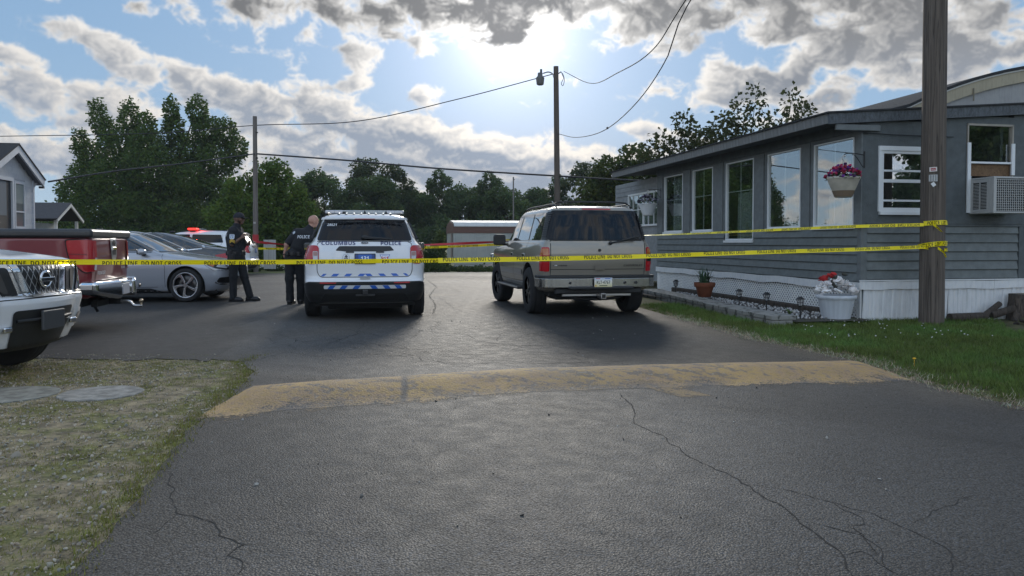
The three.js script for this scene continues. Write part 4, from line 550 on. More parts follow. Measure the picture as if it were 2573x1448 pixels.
// ------------------------------------------------------------------ police tapes
{
  const yl = '#ffe808', txt = (dy, sq) => canvasTex(1024, 64, (g, w, h) => { g.fillStyle = yl; g.fillRect(0, 0, w, h); g.fillStyle = '#17140c'; g.font = 'bold 74px sans-serif'; g.textBaseline = 'alphabetic'; g.save(); g.translate(60, 58 + dy); g.scale(790 / g.measureText('POLICE LINE  DO NOT CROSS').width, sq); g.fillText('POLICE LINE  DO NOT CROSS', 0, 0); g.restore(); });
  const tape = (P, w, per, tw, map, name, label, cat, opt = {}) => {
    const c = new THREE.CatmullRomCurve3(pts(P), false, 'catmullrom', .5), L = c.getLength(), n = Math.ceil(L / .06), v = [], uv = [], id = [];
    for (let i = 0; i <= n; i++) { const t = i / n, p = c.getPointAt(t), d = c.getTangentAt(t), s = new V3(-d.z, 0, d.x).normalize(), a = tw(t, p) + gn(t * L * 1.3, 4) * .18, k = w / 2; v.push(p.x + s.x * Math.sin(a) * k, p.y + Math.cos(a) * k, p.z + s.z * Math.sin(a) * k, p.x - s.x * Math.sin(a) * k, p.y - Math.cos(a) * k, p.z - s.z * Math.sin(a) * k); uv.push(t * L / per + (opt.off ?? 0), 1, t * L / per + (opt.off ?? 0), 0); if (i < n) id.push(i * 2, i * 2 + 1, i * 2 + 2, i * 2 + 1, i * 2 + 3, i * 2 + 2); }
    const g = new THREE.BufferGeometry(); g.setAttribute('position', new THREE.Float32BufferAttribute(v, 3)); g.setAttribute('uv', new THREE.Float32BufferAttribute(uv, 2)); g.setIndex(id); g.computeVertexNormals(); return g;
  };
  const tm = (t, o = {}) => { t.wrapS = THREE.RepeatWrapping; return mat([1, 1, 1], .45, { map: t, transmission: .12, thickness: 0, ...o }); };
  const lowT = tm(txt(14, 1)), hiT = tm(txt(-12, 1)), midT = tm(txt(0, .95));
  const FT = thing('police_tape', 'yellow barrier tape crossing in front of all vehicles to the big pole', 'barrier tape');
  part('tape', tape([[-6.0, 1.09, -5.7], [-4.31, 1.078, -6.5], [-2.65, 1.05, -7.5], [-.79, 1.05, -8.25]], .046, .86, () => .15, 0), lowT, FT);
  part('tape', tape([[-.79, 1.05, -8.25], [1.01, 1.062, -9.2], [3.25, 1.11, -10.3], [5, 1.145, -11.1], [6.22, 1.178, -11.62]], .054, .9, () => -.12, 0), hiT, FT);
  const wrapAt = (y, r, w, T, tilt, par, a0 = 0, a1 = 6.4) => { const P = []; for (let i = 0; i <= 30; i++) { const a = lerp(a0, a1, i / 30); P.push([6.38 + Math.sin(a) * r, y + Math.sin(a + 1) * tilt, -11.73 + Math.cos(a) * r]); } part('wrap', tape(P, w, .9, (t) => .1 + Math.sin(t * 40) * .35, 0), T, par); };
  wrapAt(1.2, .192, .075, midT, .03, FT); wrapAt(1.165, .198, .045, hiT, -.035, FT, .4, 5.5);
  const tail = (P, w, par) => part('tail', tape(P, w, .9, (t) => t * 1.5, 0), midT, par);
  tail([[6.35, 1.16, -11.53], [6.42, 1.1, -11.5], [6.46, 1.02, -11.5]], .04, FT);
  const ST = thing('police_tape', 'upper yellow barrier tape running along the house wall and tied to the big pole', 'barrier tape');
  part('tape', tape([[6.2, 1.51, -11.65], [5.4, 1.495, -12.1], [4.85, 1.475, -13.3], [4.2, 1.445, -14.8], [3.5, 1.42, -17], [2.9, 1.42, -21], [1.4, 1.42, -27], [-.6, 1.33, -31.5]], .05, .9, (t) => .1 + t * 3, 0, '', '', ''), midT, ST);
  wrapAt(1.53, .19, .07, midT, .012, ST, -1.2, 1.4); tail([[6.28, 1.51, -11.54], [6.34, 1.46, -11.52], [6.4, 1.4, -11.52]], .035, ST);
  single('police_tape', tape([[-12.1, 1.02, -33.2], [-9.4, .98, -32.6], [-6, 1.05, -32], [-3.4, 1.05, -31.4], [-.6, 1.16, -31.2], [.4, 1.2, -30.6], [1.75, 1.25, -30.2]], .09, 1.6, () => .2), midT, 'far yellow barrier tape tied between the left pole and the lamp pole', 'barrier tape');
  const red = mat([.5, .02, .03], .5, { transmission: .2, thickness: 0 });
  single('red_tape', [tape([[-11.15, 1.28, -33.45], [-9, 1.12, -33], [-6, 1.13, -32.3], [-3.3, 1.16, -31.6], [0, 1.3, -30.6], [1.75, 1.36, -30.2]], .1, 1, (t) => t * 9), tape([[-11.14, 1.3, -33.45], [-9.9, 1.0, -33.2], [-8.5, .62, -33.1]], .04, 1, (t) => t * 5), new THREE.CylinderGeometry(.13, .13, .34, 18, 1, true).translate(-11.14, 1.42, -33.6)], red, 'red barrier tape strung between the far poles just above the yellow one', 'barrier tape');
  single('white_tape', tape([[-2.9, .1, -36], [-1.7, .1, -35.5], [-.9, .25, -35], [.2, .42, -34.5]], .07, 1, () => .3), mat([.7, .55, .52], .6), 'pale slack tape hanging low in front of the trailer', 'barrier tape');
}
// ------------------------------------------------------------------ trees and shrubs: tapered limbs, crowns of separate leaves
{
  const barkM = mat([.075, .06, .05], .95, { map: scaled(woodTex, 3, 1) });
  const leafMat = () => mat([1, 1, 1], .96, { vertexColors: true, transmission: .5, thickness: 0, specularIntensity: .12 });
  const LM = leafMat();
  const leaves = (lobes, n, size, col, shell = .55) => {       // lobes [x, y, z, rx, ry, rz]
    const P = new Float32Array(n * 12), Nn = new Float32Array(n * 12), C = new Float32Array(n * 12), I = new Uint32Array(n * 6), w = [], a = new V3(), d = new V3(), u = new V3(), v = new V3(), q = new V3();
    let W = 0; for (const l of lobes) { W += Math.pow(l[3] * (l[4] ?? l[3]) * (l[5] ?? l[3]), .72); w.push(W); }
    for (let i = 0; i < n; i++) {
      const k = rnd() * W; let j = 0; while (w[j] < k) j++; const l = lobes[j], rx = l[3], ry = l[4] ?? rx, rz = l[5] ?? rx;
      d.set(rr(-1, 1), rr(-1, 1), rr(-1, 1)); while (d.lengthSq() > 1 || d.lengthSq() < .01) d.set(rr(-1, 1), rr(-1, 1), rr(-1, 1)); d.normalize();
      const t = lerp(shell, 1, Math.pow(rnd(), .6)) * (1 + .28 * gn(d.x * 2.3 + j * 3.1, d.y * 2.3 + d.z * 1.7)) * (rnd() < .06 ? 1.2 : 1);
      a.set(l[0] + d.x * rx * t, l[1] + d.y * ry * t, l[2] + d.z * rz * t);
      u.set(rr(-1, 1), rr(-1, .4), rr(-1, 1)).addScaledVector(d, .8).normalize(); q.set(rr(-1, 1), rr(-.3, 1.2), rr(-1, 1)); v.crossVectors(u, q).normalize(); q.crossVectors(u, v).normalize(); if (q.dot(d) < 0) { q.negate(); v.negate(); }
      const s = size * rr(.65, 1.25), ww = s * .36; const o = i * 12;
      const B = [a.x, a.y, a.z, a.x + u.x * s * .5 + v.x * ww + q.x * s * .1, a.y + u.y * s * .5 + v.y * ww + q.y * s * .1, a.z + u.z * s * .5 + v.z * ww + q.z * s * .1, a.x + u.x * s, a.y + u.y * s, a.z + u.z * s, a.x + u.x * s * .5 - v.x * ww + q.x * s * .1, a.y + u.y * s * .5 - v.y * ww + q.y * s * .1, a.z + u.z * s * .5 - v.z * ww + q.z * s * .1]; P.set(B, o);
      const nx = d.x * .7 + q.x * .6, ny = d.y * .7 + q.y * .6, nz = d.z * .7 + q.z * .6, nl = Math.hypot(nx, ny, nz) || 1; const b = rr(.7, 1.3), h = rr(-.12, .15); for (let m = 0; m < 4; m++) { Nn.set([nx / nl, ny / nl, nz / nl], o + m * 3); C.set([col[0] * b * (1 + h), col[1] * b, col[2] * b * (1 - h)], o + m * 3); }
      I.set([i * 4, i * 4 + 2, i * 4 + 1, i * 4, i * 4 + 3, i * 4 + 2], i * 6);
    }
    const g = new THREE.BufferGeometry(); g.setAttribute('position', new THREE.BufferAttribute(P, 3)); g.setAttribute('normal', new THREE.BufferAttribute(Nn, 3)); g.setAttribute('color', new THREE.BufferAttribute(C, 3)); g.setIndex(new THREE.BufferAttribute(I, 1)); return g;
  };
  const crown = (o, g, name = 'crown') => { const m = new THREE.Mesh(g, LM); m.name = name; m.castShadow = m.receiveShadow = true; o.add(m); return m; };
  const limbs = (o, lobes, trunkTop, r, base = [0, 0]) => {
    const tr = part('trunk', [new THREE.CylinderGeometry(r * .62, r * 1.15, trunkTop + .2, 12, 6).translate(base[0], trunkTop / 2 - .1, base[1])], barkM, o), L = [];
    for (const l of lobes) { const y0 = trunkTop * rr(.55, 1), e = [l[0], l[1] + (l[4] ?? l[3]) * .35, l[2]], m = [lerp(base[0], e[0], .45) + rr(-.2, .2), lerp(y0, e[1], .4), lerp(base[1], e[2], .45) + rr(-.2, .2)]; const c = new THREE.CatmullRomCurve3(pts([[base[0], y0 - .2, base[1]], m, e])), g = new THREE.TubeGeometry(c, 10, r * .42, 6), p = g.attributes.position; for (let i = 0; i < p.count; i++) { const t = Math.floor(i / 7) / 10, cc = c.getPointAt(t), k = 1 - t * .8; p.setXYZ(i, cc.x + (p.getX(i) - cc.x) * k, cc.y + (p.getY(i) - cc.y) * k, cc.z + (p.getZ(i) - cc.z) * k); } L.push(g); }
    for (const g of L) part('limb', g, barkM, tr);
  };
  // big maple-like tree at left, placed from its lobes (metres about its foot)
  seed(41);
  const T1 = thing('large_tree', 'large dense dark green tree with upright lobes behind the parked cars at left', 'tree', [-27.2, 0, -60]); T1.scale.set(1.75, 1.64, 1.75);
  const lb = [[-2.75, 6.7, 0, .34, .85, .4], [-2.3, 6.0, 0, .45, .7, .5], [-1.25, 6.5, .2, .4, 1.0, .5], [-.5, 6.1, .2, .4, .8, .5], [.5, 6.9, 0, .3, .8, .4], [.6, 6.1, 0, .45, .8, .5], [1.7, 6.9, .1, .42, .75, .5], [2.1, 6.0, .1, .6, .8, .7], [3.0, 5.9, .2, .42, .7, .5], [3.5, 5.2, .2, .4, .6, .5], [-3.55, 5.5, 0, .3, .7, .4], [-3.1, 4.9, .1, .5, .7, .5], [-.3, 5.2, .6, .8, .9, .8], [1.1, 5.1, -.3, .9, .9, .9], [-1.7, 5.0, .3, .9, 1.0, .9], [2.6, 4.6, .2, .9, .8, .9], [-2.9, 3.9, .2, .9, .9, .9], [0, 4.1, 1, 1.3, 1.1, 1.1], [1.6, 3.5, .8, 1.2, .9, 1.1], [-1.6, 3.5, .9, 1.3, 1.1, 1.1], [-3.7, 3.1, .4, .6, .8, .7], [-2.7, 2.2, .8, 1.2, 1.0, 1.0], [-.6, 2.4, 1.2, 1.4, 1.0, 1.1], [1.2, 1.9, 1, 1.3, .9, 1], [2.9, 3.2, .6, .8, .6, .8], [3.3, 1.9, .2, 1.0, .9, .9], [-3.8, 1.3, .4, 1.0, 1.0, .9], [.2, 1.0, 1.2, 1.8, .9, .9], [-2.0, .9, 1.2, 1.6, .9, .9], [2.4, .9, .8, 1.4, .9, .9]];
  limbs(T1, lb.slice(0, 13), 2.6, .2); crown(T1, leaves(lb, 85000, .125, [.088, .142, .034], .3));
  seed(42);
  const T2 = thing('bushy_tree', 'lighter green bushy tree right behind the bare left utility pole', 'tree', [-11.9, 0, -38.5]);
  const lb2 = [[-.3, 4.4, 0, .7, .9], [.3, 4.6, 0, .6, .75], [-1.5, 3.6, 0, .9, 1.0], [.9, 3.6, .2, .8, .9], [1.5, 2.7, .2, .75, .8], [-.2, 3.0, .5, 1.2, 1.0], [-2, 2.4, .3, 1.1, 1], [.8, 2.0, .6, 1.2, .9], [1.9, 1.6, .3, .9, .8], [-1, 1.5, .8, 1.5, 1], [.6, .9, .8, 1.6, .8], [2.0, .7, .6, 1, .7], [-2.3, .8, .6, 1.3, .9]].map((l) => [...l, l[3]]);
  limbs(T2, lb2.slice(0, 6), 2, .13); crown(T2, leaves(lb2, 30000, .17, [.105, .165, .038], .4));
  // far trees from four forms; every copy is a tree of its own
  const form = (sd, spec, n, size, col, shell, trunkH, r) => { seed(sd); const lobes = spec(); return { lobes, make(name, label, pos, s) { const o = thing(name, label, 'tree', pos, 0, undefined); limbs(o, lobes.slice(0, 7), trunkH, r); crown(o, leaves(lobes, n, size, col, shell)); if (s) o.scale.set(...s); return o; } }; };
  const blob = (cx, cy, R, H, n, rl) => Array.from({ length: n }, () => { const a = rr(0, 6.28), t = rr(-1, 1), k = Math.sqrt(1 - t * t) * rr(.5, .95); return [cx + Math.cos(a) * R * k, cy + t * H * .8, Math.sin(a) * R * k, rl * rr(.7, 1.3), rl * rr(.7, 1.2), rl * rr(.7, 1.3)]; });
  const F = [form(51, () => blob(0, 4.6, 2.6, 3.2, 26, .95), 17000, .24, [.09, .138, .048], .4, 2.6, .16), form(52, () => [...blob(0, 4.2, 2.0, 3.0, 18, .85), ...blob(0, 7, 1.1, 1.4, 8, .55)], 15000, .23, [.082, .126, .048], .4, 3, .15), form(53, () => [...blob(-.9, 5.4, 1.6, 2.4, 12, .75), ...blob(1.4, 4.4, 1.7, 2.6, 12, .8)], 13000, .23, [.095, .14, .05], .4, 2.6, .13), form(54, () => blob(0, 5, 1.7, 3.6, 22, .6), 6500, .2, [.08, .105, .045], .3, 3.4, .1)];
  const FN = ['broad_tree', 'tall_tree', 'forked_tree', 'airy_tree'], protos = {};
  const rowN = [[0, -24.5, -72, 1.0, .8], [1, -20.2, -75, .9, .8], [0, -17.2, -72, 1.15, 1.02], [3, -14.6, -76, 1.25, 1.16], [0, -13.2, -71, 1.1, .95], [3, -11.6, -74, 1.15, 1.06], [2, -9.4, -75, 1, .87], [1, -6.9, -73, .95, .95], [0, -4.4, -76, .95, .9], [1, -2.2, -74, .95, .94], [0, -.2, -73, 1, .85], [2, 2.1, -76, 1, .87], [1, 4.3, -74, .9, .9], [3, 6.9, -72, 1.2, 1.06], [2, 8.6, -75, 1.1, .98], [0, 11.6, -73, 1.2, 1.03], [3, 14, -72, 1.2, 1.1], [1, -28.5, -70, 1, .85], [0, -33, -71, 1.1, .85], [0, 16.8, -70, 1.3, 1.1]];
  const words = ['at the far left behind the shed', 'over the left houses', 'above the bending officer', 'tallest behind the police car', 'full crown straight behind the police car roof', 'thin top to the right of the tallest', 'left of the trailer roof', 'over the left end of the trailer', 'above the trailer corner', 'second right of the trailer corner', 'left of the slender post', 'between the slender post and the lamp pole', 'at the foot of the lamp pole', 'light topped, right of the lamp pole', 'between the lamp pole and the grey house', 'meeting the eave end of the grey house', 'hidden behind the house roof end', 'beside the shed roof', 'beyond the white house', 'deep behind the grey house'];
  rowN.forEach(([f, x, z, s, sy], i) => { const label = `${['broad dark', 'tall dark', 'forked dark', 'airy pale'][f]} tree of the far wood, ${words[i]}`; seed(300 + i); if (!protos[f]) { protos[f] = F[f].make(FN[f], label, [x, 0, z], [s, sy, s]); protos[f].userData.group = 'trees of the far wood'; protos[f].rotation.y = rr(0, 6); } else copyOf(protos[f], FN[f], label, [x, 0, z], rr(0, 6), 'trees of the far wood', [s, sy, s]); });
  [[27, 2, 1.1], [33, 8, 1.2], [40, 14, 1.3], [23, -3, 1], [46, 6, 1.3]].forEach(([x, z, k], i) => copyOf(protos[i % 3], FN[i % 3], ['nearest the grey house', 'behind the nearest', 'in the middle', 'closest to the road', 'farthest off'].map((q) => `dark tree off to the right, mirrored in the end windows, ${q}`)[i], [x, 0, z], i, 'trees right of the grey house', k));
  // undergrowth of the wood as one mass
  seed(61); const und = []; for (let i = 0; i < 120; i++) { const x = lerp(-46, 24, i / 119); und.push([x, rr(.6, 2.2), rr(-69, -63), rr(.9, 1.7), rr(.9, 1.9), 1.1]); } for (let i = 0; i < 110; i++) { const x = lerp(-46, 24, i / 109); und.push([x, rr(2, 4.4), rr(-80, -77), rr(1.2, 1.9), rr(1.2, 2), 1.2]); }
  const wood = new THREE.Mesh(leaves(und, 60000, .3, [.07, .108, .038], .2), LM); wood.name = 'far_wood'; wood.userData = { kind: 'stuff', label: 'dark undergrowth closing the gaps of the far wood', category: 'undergrowth' }; scene.add(wood);
  // trees behind the grey house
  const rt = (name, label, x, z, lobes, n, col, r) => { const o = thing(name, label, 'tree', [x, 0, z], 0, undefined); limbs(o, lobes, 3, r); crown(o, leaves(lobes, n, .2, col, .2)); return o; };
  seed(71); rt('tree', 'sparse tree with tall leafy tips rising over the middle of the house roof', 10.2, -33.5, [[.3, 7.2, 0, .45, .9, .5], [-.5, 6.7, 0, .5, .9, .6], [1.9, 7.2, 0, .5, .8, .6], [2.4, 6.8, 0, .4, .6, .5], [-1.2, 6.2, 0, .6, .7, .6], [1.1, 6.3, 0, .6, .6, .7], [.2, 5.9, 0, 1.4, .7, 1], [2, 6, 0, .8, .6, .8], [-1.9, 5.6, 0, .8, .6, .8]], 1700, [.062, .076, .03], .1);
  seed(72); rt('tree', 'sparse small-leaved tree showing over the house roof next to the tallest one', 7.0, -33, [[.3, 6.2, 0, .5, .7, .6], [-.6, 5.5, 0, .6, .6, .6], [1.0, 5.6, 0, .7, .6, .7], [-1.2, 4.9, 0, .5, .6, .6], [.2, 5.0, 0, 1.0, .7, .9], [1.7, 5.3, 0, .6, .5, .6]], 1250, [.066, .08, .032], .08);
  seed(73); rt('tree', 'leafy tree at the far end of the house eave', 5.2, -36, [[.5, 5.1, 0, .8, .7, .8], [-.7, 4.6, 0, .8, .7, .8], [1.4, 4.6, 0, .9, .7, .8], [-1.5, 3.6, 0, .8, .8, .8], [0, 3.6, 0, 1.2, 1, 1], [-1.8, 2.2, 0, .8, 1, .8], [0, 2.2, 0, 1.2, 1, 1]], 6500, [.08, .106, .036], .1);
  // shrubs
  const shrub = (label, x, z, lobes, n, col, sz = .12) => { const o = thing('shrub', label, 'shrub', [x, 0, z]); part('stem', lobes.slice(0, 4).map((l) => stick([l[0] * .2, 0, l[2] * .2], [l[0], l[1], l[2]], .03, 6, .012)), barkM, o); crown(o, leaves(lobes, n, sz, col, .2), 'foliage'); };
  seed(81); shrub('pale green upright shrub at the left end of the trailer', -3.55, -37, [[0, .5, 0, .35, .5, .35], [.05, 1.0, 0, .3, .45, .3], [.1, 1.45, 0, .16, .4, .2]], 2600, [.1, .14, .05]);
  shrub('low dark shrub between the police car and the trailer', -3.9, -34.6, [[-.4, .4, 0, .4, .4, .4], [.2, .5, 0, .5, .5, .4], [.6, .35, 0, .4, .35, .4], [-.9, .3, 0, .3, .3, .3]], 3200, [.045, .075, .025]);
  shrub('small green clump on the verge right of the police car', -3.5, -33.6, [[0, .1, 0, .5, .25, .3], [.5, .1, 0, .3, .2, .3]], 1600, [.08, .12, .035], .09);
  shrub('leafy bush behind the ribbed panel and the low white wall', -9.4, -37, [[0, .6, 0, .8, .7, .6], [1, .5, 0, .7, .6, .6], [-1, .7, 0, .8, .7, .6]], 5200, [.06, .1, .03]);
  seed(82); const wl = []; for (let i = 0; i < 60; i++) wl.push([rr(-13, 4), .06, -rr(33.2, 35.5), rr(.2, .5), rr(.06, .16), .25]); const weeds = new THREE.Mesh(leaves(wl, 9000, .12, [.075, .105, .035], .1), LM); weeds.name = 'roadside_weeds'; weeds.userData = { kind: 'stuff', label: 'low green weeds along the far road edge', category: 'weeds' }; scene.add(weeds);
}
// ------------------------------------------------------------------ vehicles: bodies lofted from level slices, panels draped onto them
const flake = tex(256, 256, (u, v) => { const n = fbm(u * 6, v * 6, 4, .6, 6); return [0, .5 + n * .3, 0]; }, false);
const paint = (c, o = {}) => mat(c, .34, { clearcoat: 1, clearcoatRoughness: .06, ...o });
const CM = {
  white: paint([.74, .75, .76]), silver: paint([.40, .42, .455], { metalness: .35, roughness: .32 }), charcoal: paint([.035, .04, .045], { metalness: .3 }), red: paint([.17, .010, .016]), pewter: paint([.27, .245, .20], { metalness: .35, roughness: .36 }),
  glass: mat([.012, .014, .016], .04, { ior: 1.75, clearcoat: .5, clearcoatRoughness: .02 }), tint: mat([.006, .007, .009], .06, { ior: 1.5, specularIntensity: .6 }), mirrorGlass: mat([.03, .035, .04], .015, { ior: 2.4, clearcoat: 1, clearcoatRoughness: .01 }),
  plastic: mat([.018, .019, .02], .55), black: mat([.008, .008, .009], .35), matte: mat([.012, .012, .012], .9), rubber: mat([.014, .014, .015], .82, { bumpMap: fineBump, bumpScale: .002 }), chrome: mat([.72, .73, .74], .09, { metalness: 1 }), satin: mat([.5, .5, .5], .3, { metalness: .9 }),
  redLens: mat([.40, .008, .014], .2, { clearcoat: .4, clearcoatRoughness: .03 }), clear: mat([.5, .5, .52], .15, { clearcoat: 1 }), amber: mat([.42, .11, .01], .15, { clearcoat: 1 }), alloy: mat([.55, .55, .56], .25, { metalness: .9 }), blackRim: mat([.012, .012, .013], .3, { clearcoat: .6 }),
};
class Car {
  constructor(o, slices, opt = {}) {
    this.o = o; const rows = []; const n = opt.sub ?? 3;
    const K = ['y', 'f', 'r', 'w', 'cf', 'cr', 'bf', 'br', 'tf', 'tr'], D = { cf: .3, cr: .3, bf: .1, br: .06, tf: .04, tr: .03 };
    const S = slices.map((s) => { const q = { ...D, ...opt.def, ...s }; return q; });
    for (let i = 0; i + 1 < S.length; i++) for (let k = 0; k < n; k++) { const q = {}; for (const p of K) q[p] = lerp(S[i][p], S[i + 1][p], k / n); rows.push(q); } rows.push(S.at(-1));
    const half = (q) => { const P = [], L = q.r - q.f, side = (z) => { const t = (z - (q.f + q.r) / 2) / (L / 2); return q.w * (1 - (t < 0 ? q.tf : q.tr) * t * t * t * t); };
      const we = side(q.r), wf = side(q.f), cr = Math.min(q.cr, q.w * .8, L * .3), cf = Math.min(q.cf, q.w * .8, L * .3), zr = (x) => q.r - q.br * (x / q.w) ** 2, zf = (x) => q.f + q.bf * (x / q.w) ** 2;
      for (let i = 0; i < 12; i++) { const x = (we - cr) * i / 12; P.push([x, zr(x)]); }
      for (let i = 0; i <= 8; i++) { const a = i / 8 * Math.PI / 2, z0 = zr(we - cr); P.push([we - cr + Math.sin(a) * cr, z0 - cr + Math.cos(a) * cr]); }
      const z1 = zr(we - cr) - cr, z2 = zf(wf - cf) + cf; for (let i = 1; i < 26; i++) { const z = lerp(z1, z2, i / 26); P.push([side(z), z]); }
      for (let i = 0; i <= 8; i++) { const a = i / 8 * Math.PI / 2; P.push([wf - cf + Math.cos(a) * cf, z2 - Math.sin(a) * cf]); }
      for (let i = 11; i >= 0; i--) { const x = (wf - cf) * i / 12; P.push([x, zf(x)]); } return P; };
    const pos = [], idx = []; let N = 0;
    for (const q of rows) { const h = half(q), full = [...h, ...h.slice(1, -1).reverse().map(([x, z]) => [-x, z])]; N = full.length; for (const [x, z] of full) { const e = opt.warp ? opt.warp(x, q.y, z) : [x, q.y, z]; pos.push(...e); } }
    for (let r = 0; r + 1 < rows.length; r++) for (let i = 0; i < N; i++) { const a = r * N + i, b = r * N + (i + 1) % N, c = a + N, d = b + N; idx.push(a, b, d, a, d, c); }
    for (const [r, s] of [[0, 1], [rows.length - 1, 0]]) { let cx = 0, cy = 0, cz = 0; for (let i = 0; i < N; i++) { cy += pos[(r * N + i) * 3 + 1] / N; cz += pos[(r * N + i) * 3 + 2] / N; } const c = pos.length / 3; pos.push(0, cy, cz); for (let i = 0; i < N; i++) { const a = r * N + i, b = r * N + (i + 1) % N; s ? idx.push(c, b, a) : idx.push(c, a, b); } }
    let g = new THREE.BufferGeometry(); g.setAttribute('position', new THREE.Float32BufferAttribute(pos, 3)); g.setIndex(idx);
    g.setAttribute('uv', new THREE.Float32BufferAttribute(new Float32Array(pos.length / 3 * 2), 2)); g.computeVertexNormals();
    this.raw = g; this.bvh = new MeshBVH(g.clone()); this.ray = new THREE.Ray();
  }
  cast(ox, oy, oz, dx, dy, dz) { this.ray.origin.set(ox, oy, oz); this.ray.direction.set(dx, dy, dz); return this.bvh.raycastFirst(this.ray, THREE.DoubleSide); }
  body(m, wells, extra = []) {
    const ev = new Evaluator(); ev.useGroups = true; ev.attributes = ['position', 'normal', 'uv'];
    let b = new Brush(this.raw, m); b.updateMatrixWorld();
    for (const [z, y, r, x0 = .55] of wells) for (const s of [1, -1]) { const c = new Brush(new THREE.CylinderGeometry(r, r, .8, 40).rotateZ(Math.PI / 2), CM.matte); c.position.set(s * (x0 + .4), y, z); c.updateMatrixWorld(); b = ev.evaluate(b, c, SUBTRACTION); }
    for (const [g] of extra) { const c = new Brush(g, CM.matte); c.updateMatrixWorld(); b = ev.evaluate(b, c, SUBTRACTION); }
    const mesh = new THREE.Mesh(b.geometry, b.material); mesh.name = 'body'; mesh.castShadow = mesh.receiveShadow = true; this.o.add(mesh); this.shell = mesh; return mesh;
  }
  // drape an outline: view 'r' rear (x, y), 'f' front (x, y), 'R' / 'L' sides (z, y), 't' top (x, z)
  drape(view, outline, m, name, off = .004, parent, label, maxE = .045) {
    let g = new THREE.ShapeGeometry(Array.isArray(outline) ? shape2(outline) : outline); g = new TessellateModifier(maxE, 14).modify(g.toNonIndexed()); const p = g.attributes.position, uv = new Float32Array(p.count * 2); g.computeBoundingBox(); const B = g.boundingBox, keep = [];
    const cx = (B.min.x + B.max.x) / 2, cy = (B.min.y + B.max.y) / 2;
    for (let i = 0; i < p.count; i++) {
      let a = p.getX(i), b = p.getY(i), h, u = (a - B.min.x) / (B.max.x - B.min.x), v = (b - B.min.y) / (B.max.y - B.min.y);
      for (let t = 0; t < 8 && !h; t++) { const A = lerp(a, cx, t * .025), C = lerp(b, cy, t * .025); h = view === 'r' ? this.cast(A, C, 6, 0, 0, -1) : view === 'f' ? this.cast(A, C, -6, 0, 0, 1) : view === 'R' ? this.cast(4, C, A, -1, 0, 0) : view === 'L' ? this.cast(-4, C, A, 1, 0, 0) : this.cast(A, 5, C, 0, -1, 0); if (h && Math.abs(h.face.normal.dot(this.ray.direction)) < .13) h = null; }
      if (view === 'f' || view === 'R') u = 1 - u; uv[i * 2] = u; uv[i * 2 + 1] = v;
      if (!h) { keep[(i / 3) | 0] = false; continue; }
      const q = h.point, fn = h.face.normal, rd = this.ray.direction, sg = fn.dot(rd) > 0 ? -1 : 1; const d = [fn.x * sg - rd.x * .35, fn.y * sg - rd.y * .35, fn.z * sg - rd.z * .35], dl = off / Math.hypot(...d); p.setXYZ(i, q.x + d[0] * dl, q.y + d[1] * dl, q.z + d[2] * dl);
    }
    g.setAttribute('uv', new THREE.BufferAttribute(uv, 2)); if (keep.length) { const I = []; for (let i = 0; i < p.count; i++) if (keep[(i / 3) | 0] !== false) I.push(i); g.setIndex(I); g = g.toNonIndexed(); } let q = mergeVertices(g.deleteAttribute('normal'), 1e-4); q.computeVertexNormals();
    const want = view === 'r' ? [0, 0, 1] : view === 'f' ? [0, 0, -1] : view === 'R' ? [1, 0, 0] : view === 'L' ? [-1, 0, 0] : [0, 1, 0], nn = q.attributes.normal; let s = 0; for (let i = 0; i < nn.count; i++) s += nn.getX(i) * want[0] + nn.getY(i) * want[1] + nn.getZ(i) * want[2];
    if (s < 0) { const ix = q.index.array; for (let i = 0; i < ix.length; i += 3) [ix[i], ix[i + 1]] = [ix[i + 1], ix[i]]; q.computeVertexNormals(); }
    return part(name, q, m, parent ?? this.o, label);
  }
  both(outline, m, name, off, parent, maxE) { return ['R', 'L'].map((v) => this.drape(v, outline, m, name, off, parent, undefined, maxE)); }
  seam(view, line, w = .007, closed = false, m = CM.matte, name = 'panel_gap', off = .0025) {   // thin dark gap following a polyline
    const L = []; const P = closed ? [...line, line[0]] : line; for (let i = 0; i + 1 < P.length; i++) { const n = Math.max(1, Math.round(Math.hypot(P[i + 1][0] - P[i][0], P[i + 1][1] - P[i][1]) / .05)); for (let k = 0; k < n; k++) L.push([lerp(P[i][0], P[i + 1][0], k / n), lerp(P[i][1], P[i + 1][1], k / n)]); } L.push(P.at(-1));
    const a = [], b = []; for (let i = 0; i < L.length; i++) { const p = L[Math.max(0, i - 1)], q = L[Math.min(L.length - 1, i + 1)], dx = q[0] - p[0], dy = q[1] - p[1], l = Math.hypot(dx, dy) || 1; a.push([L[i][0] - dy / l * w / 2, L[i][1] + dx / l * w / 2]); b.push([L[i][0] + dy / l * w / 2, L[i][1] - dx / l * w / 2]); }
    const get = ([x, y]) => { const h = view === 'r' ? this.cast(x, y, 6, 0, 0, -1) : view === 'f' ? this.cast(x, y, -6, 0, 0, 1) : view === 'R' ? this.cast(4, y, x, -1, 0, 0) : view === 'L' ? this.cast(-4, y, x, 1, 0, 0) : this.cast(x, 5, y, 0, -1, 0); if (!h) return null; const q = h.point; return view === 'r' ? [q.x, q.y, q.z + off] : view === 'f' ? [q.x, q.y, q.z - off] : view === 'R' ? [q.x + off, q.y, q.z] : view === 'L' ? [q.x - off, q.y, q.z] : [q.x, q.y + off, q.z]; };
    const A = a.map(get), B = b.map(get), v = []; for (let i = 0; i + 1 < L.length; i++) if (A[i] && B[i] && A[i + 1] && B[i + 1]) v.push(...A[i], ...A[i + 1], ...B[i], ...B[i], ...A[i + 1], ...B[i + 1]);
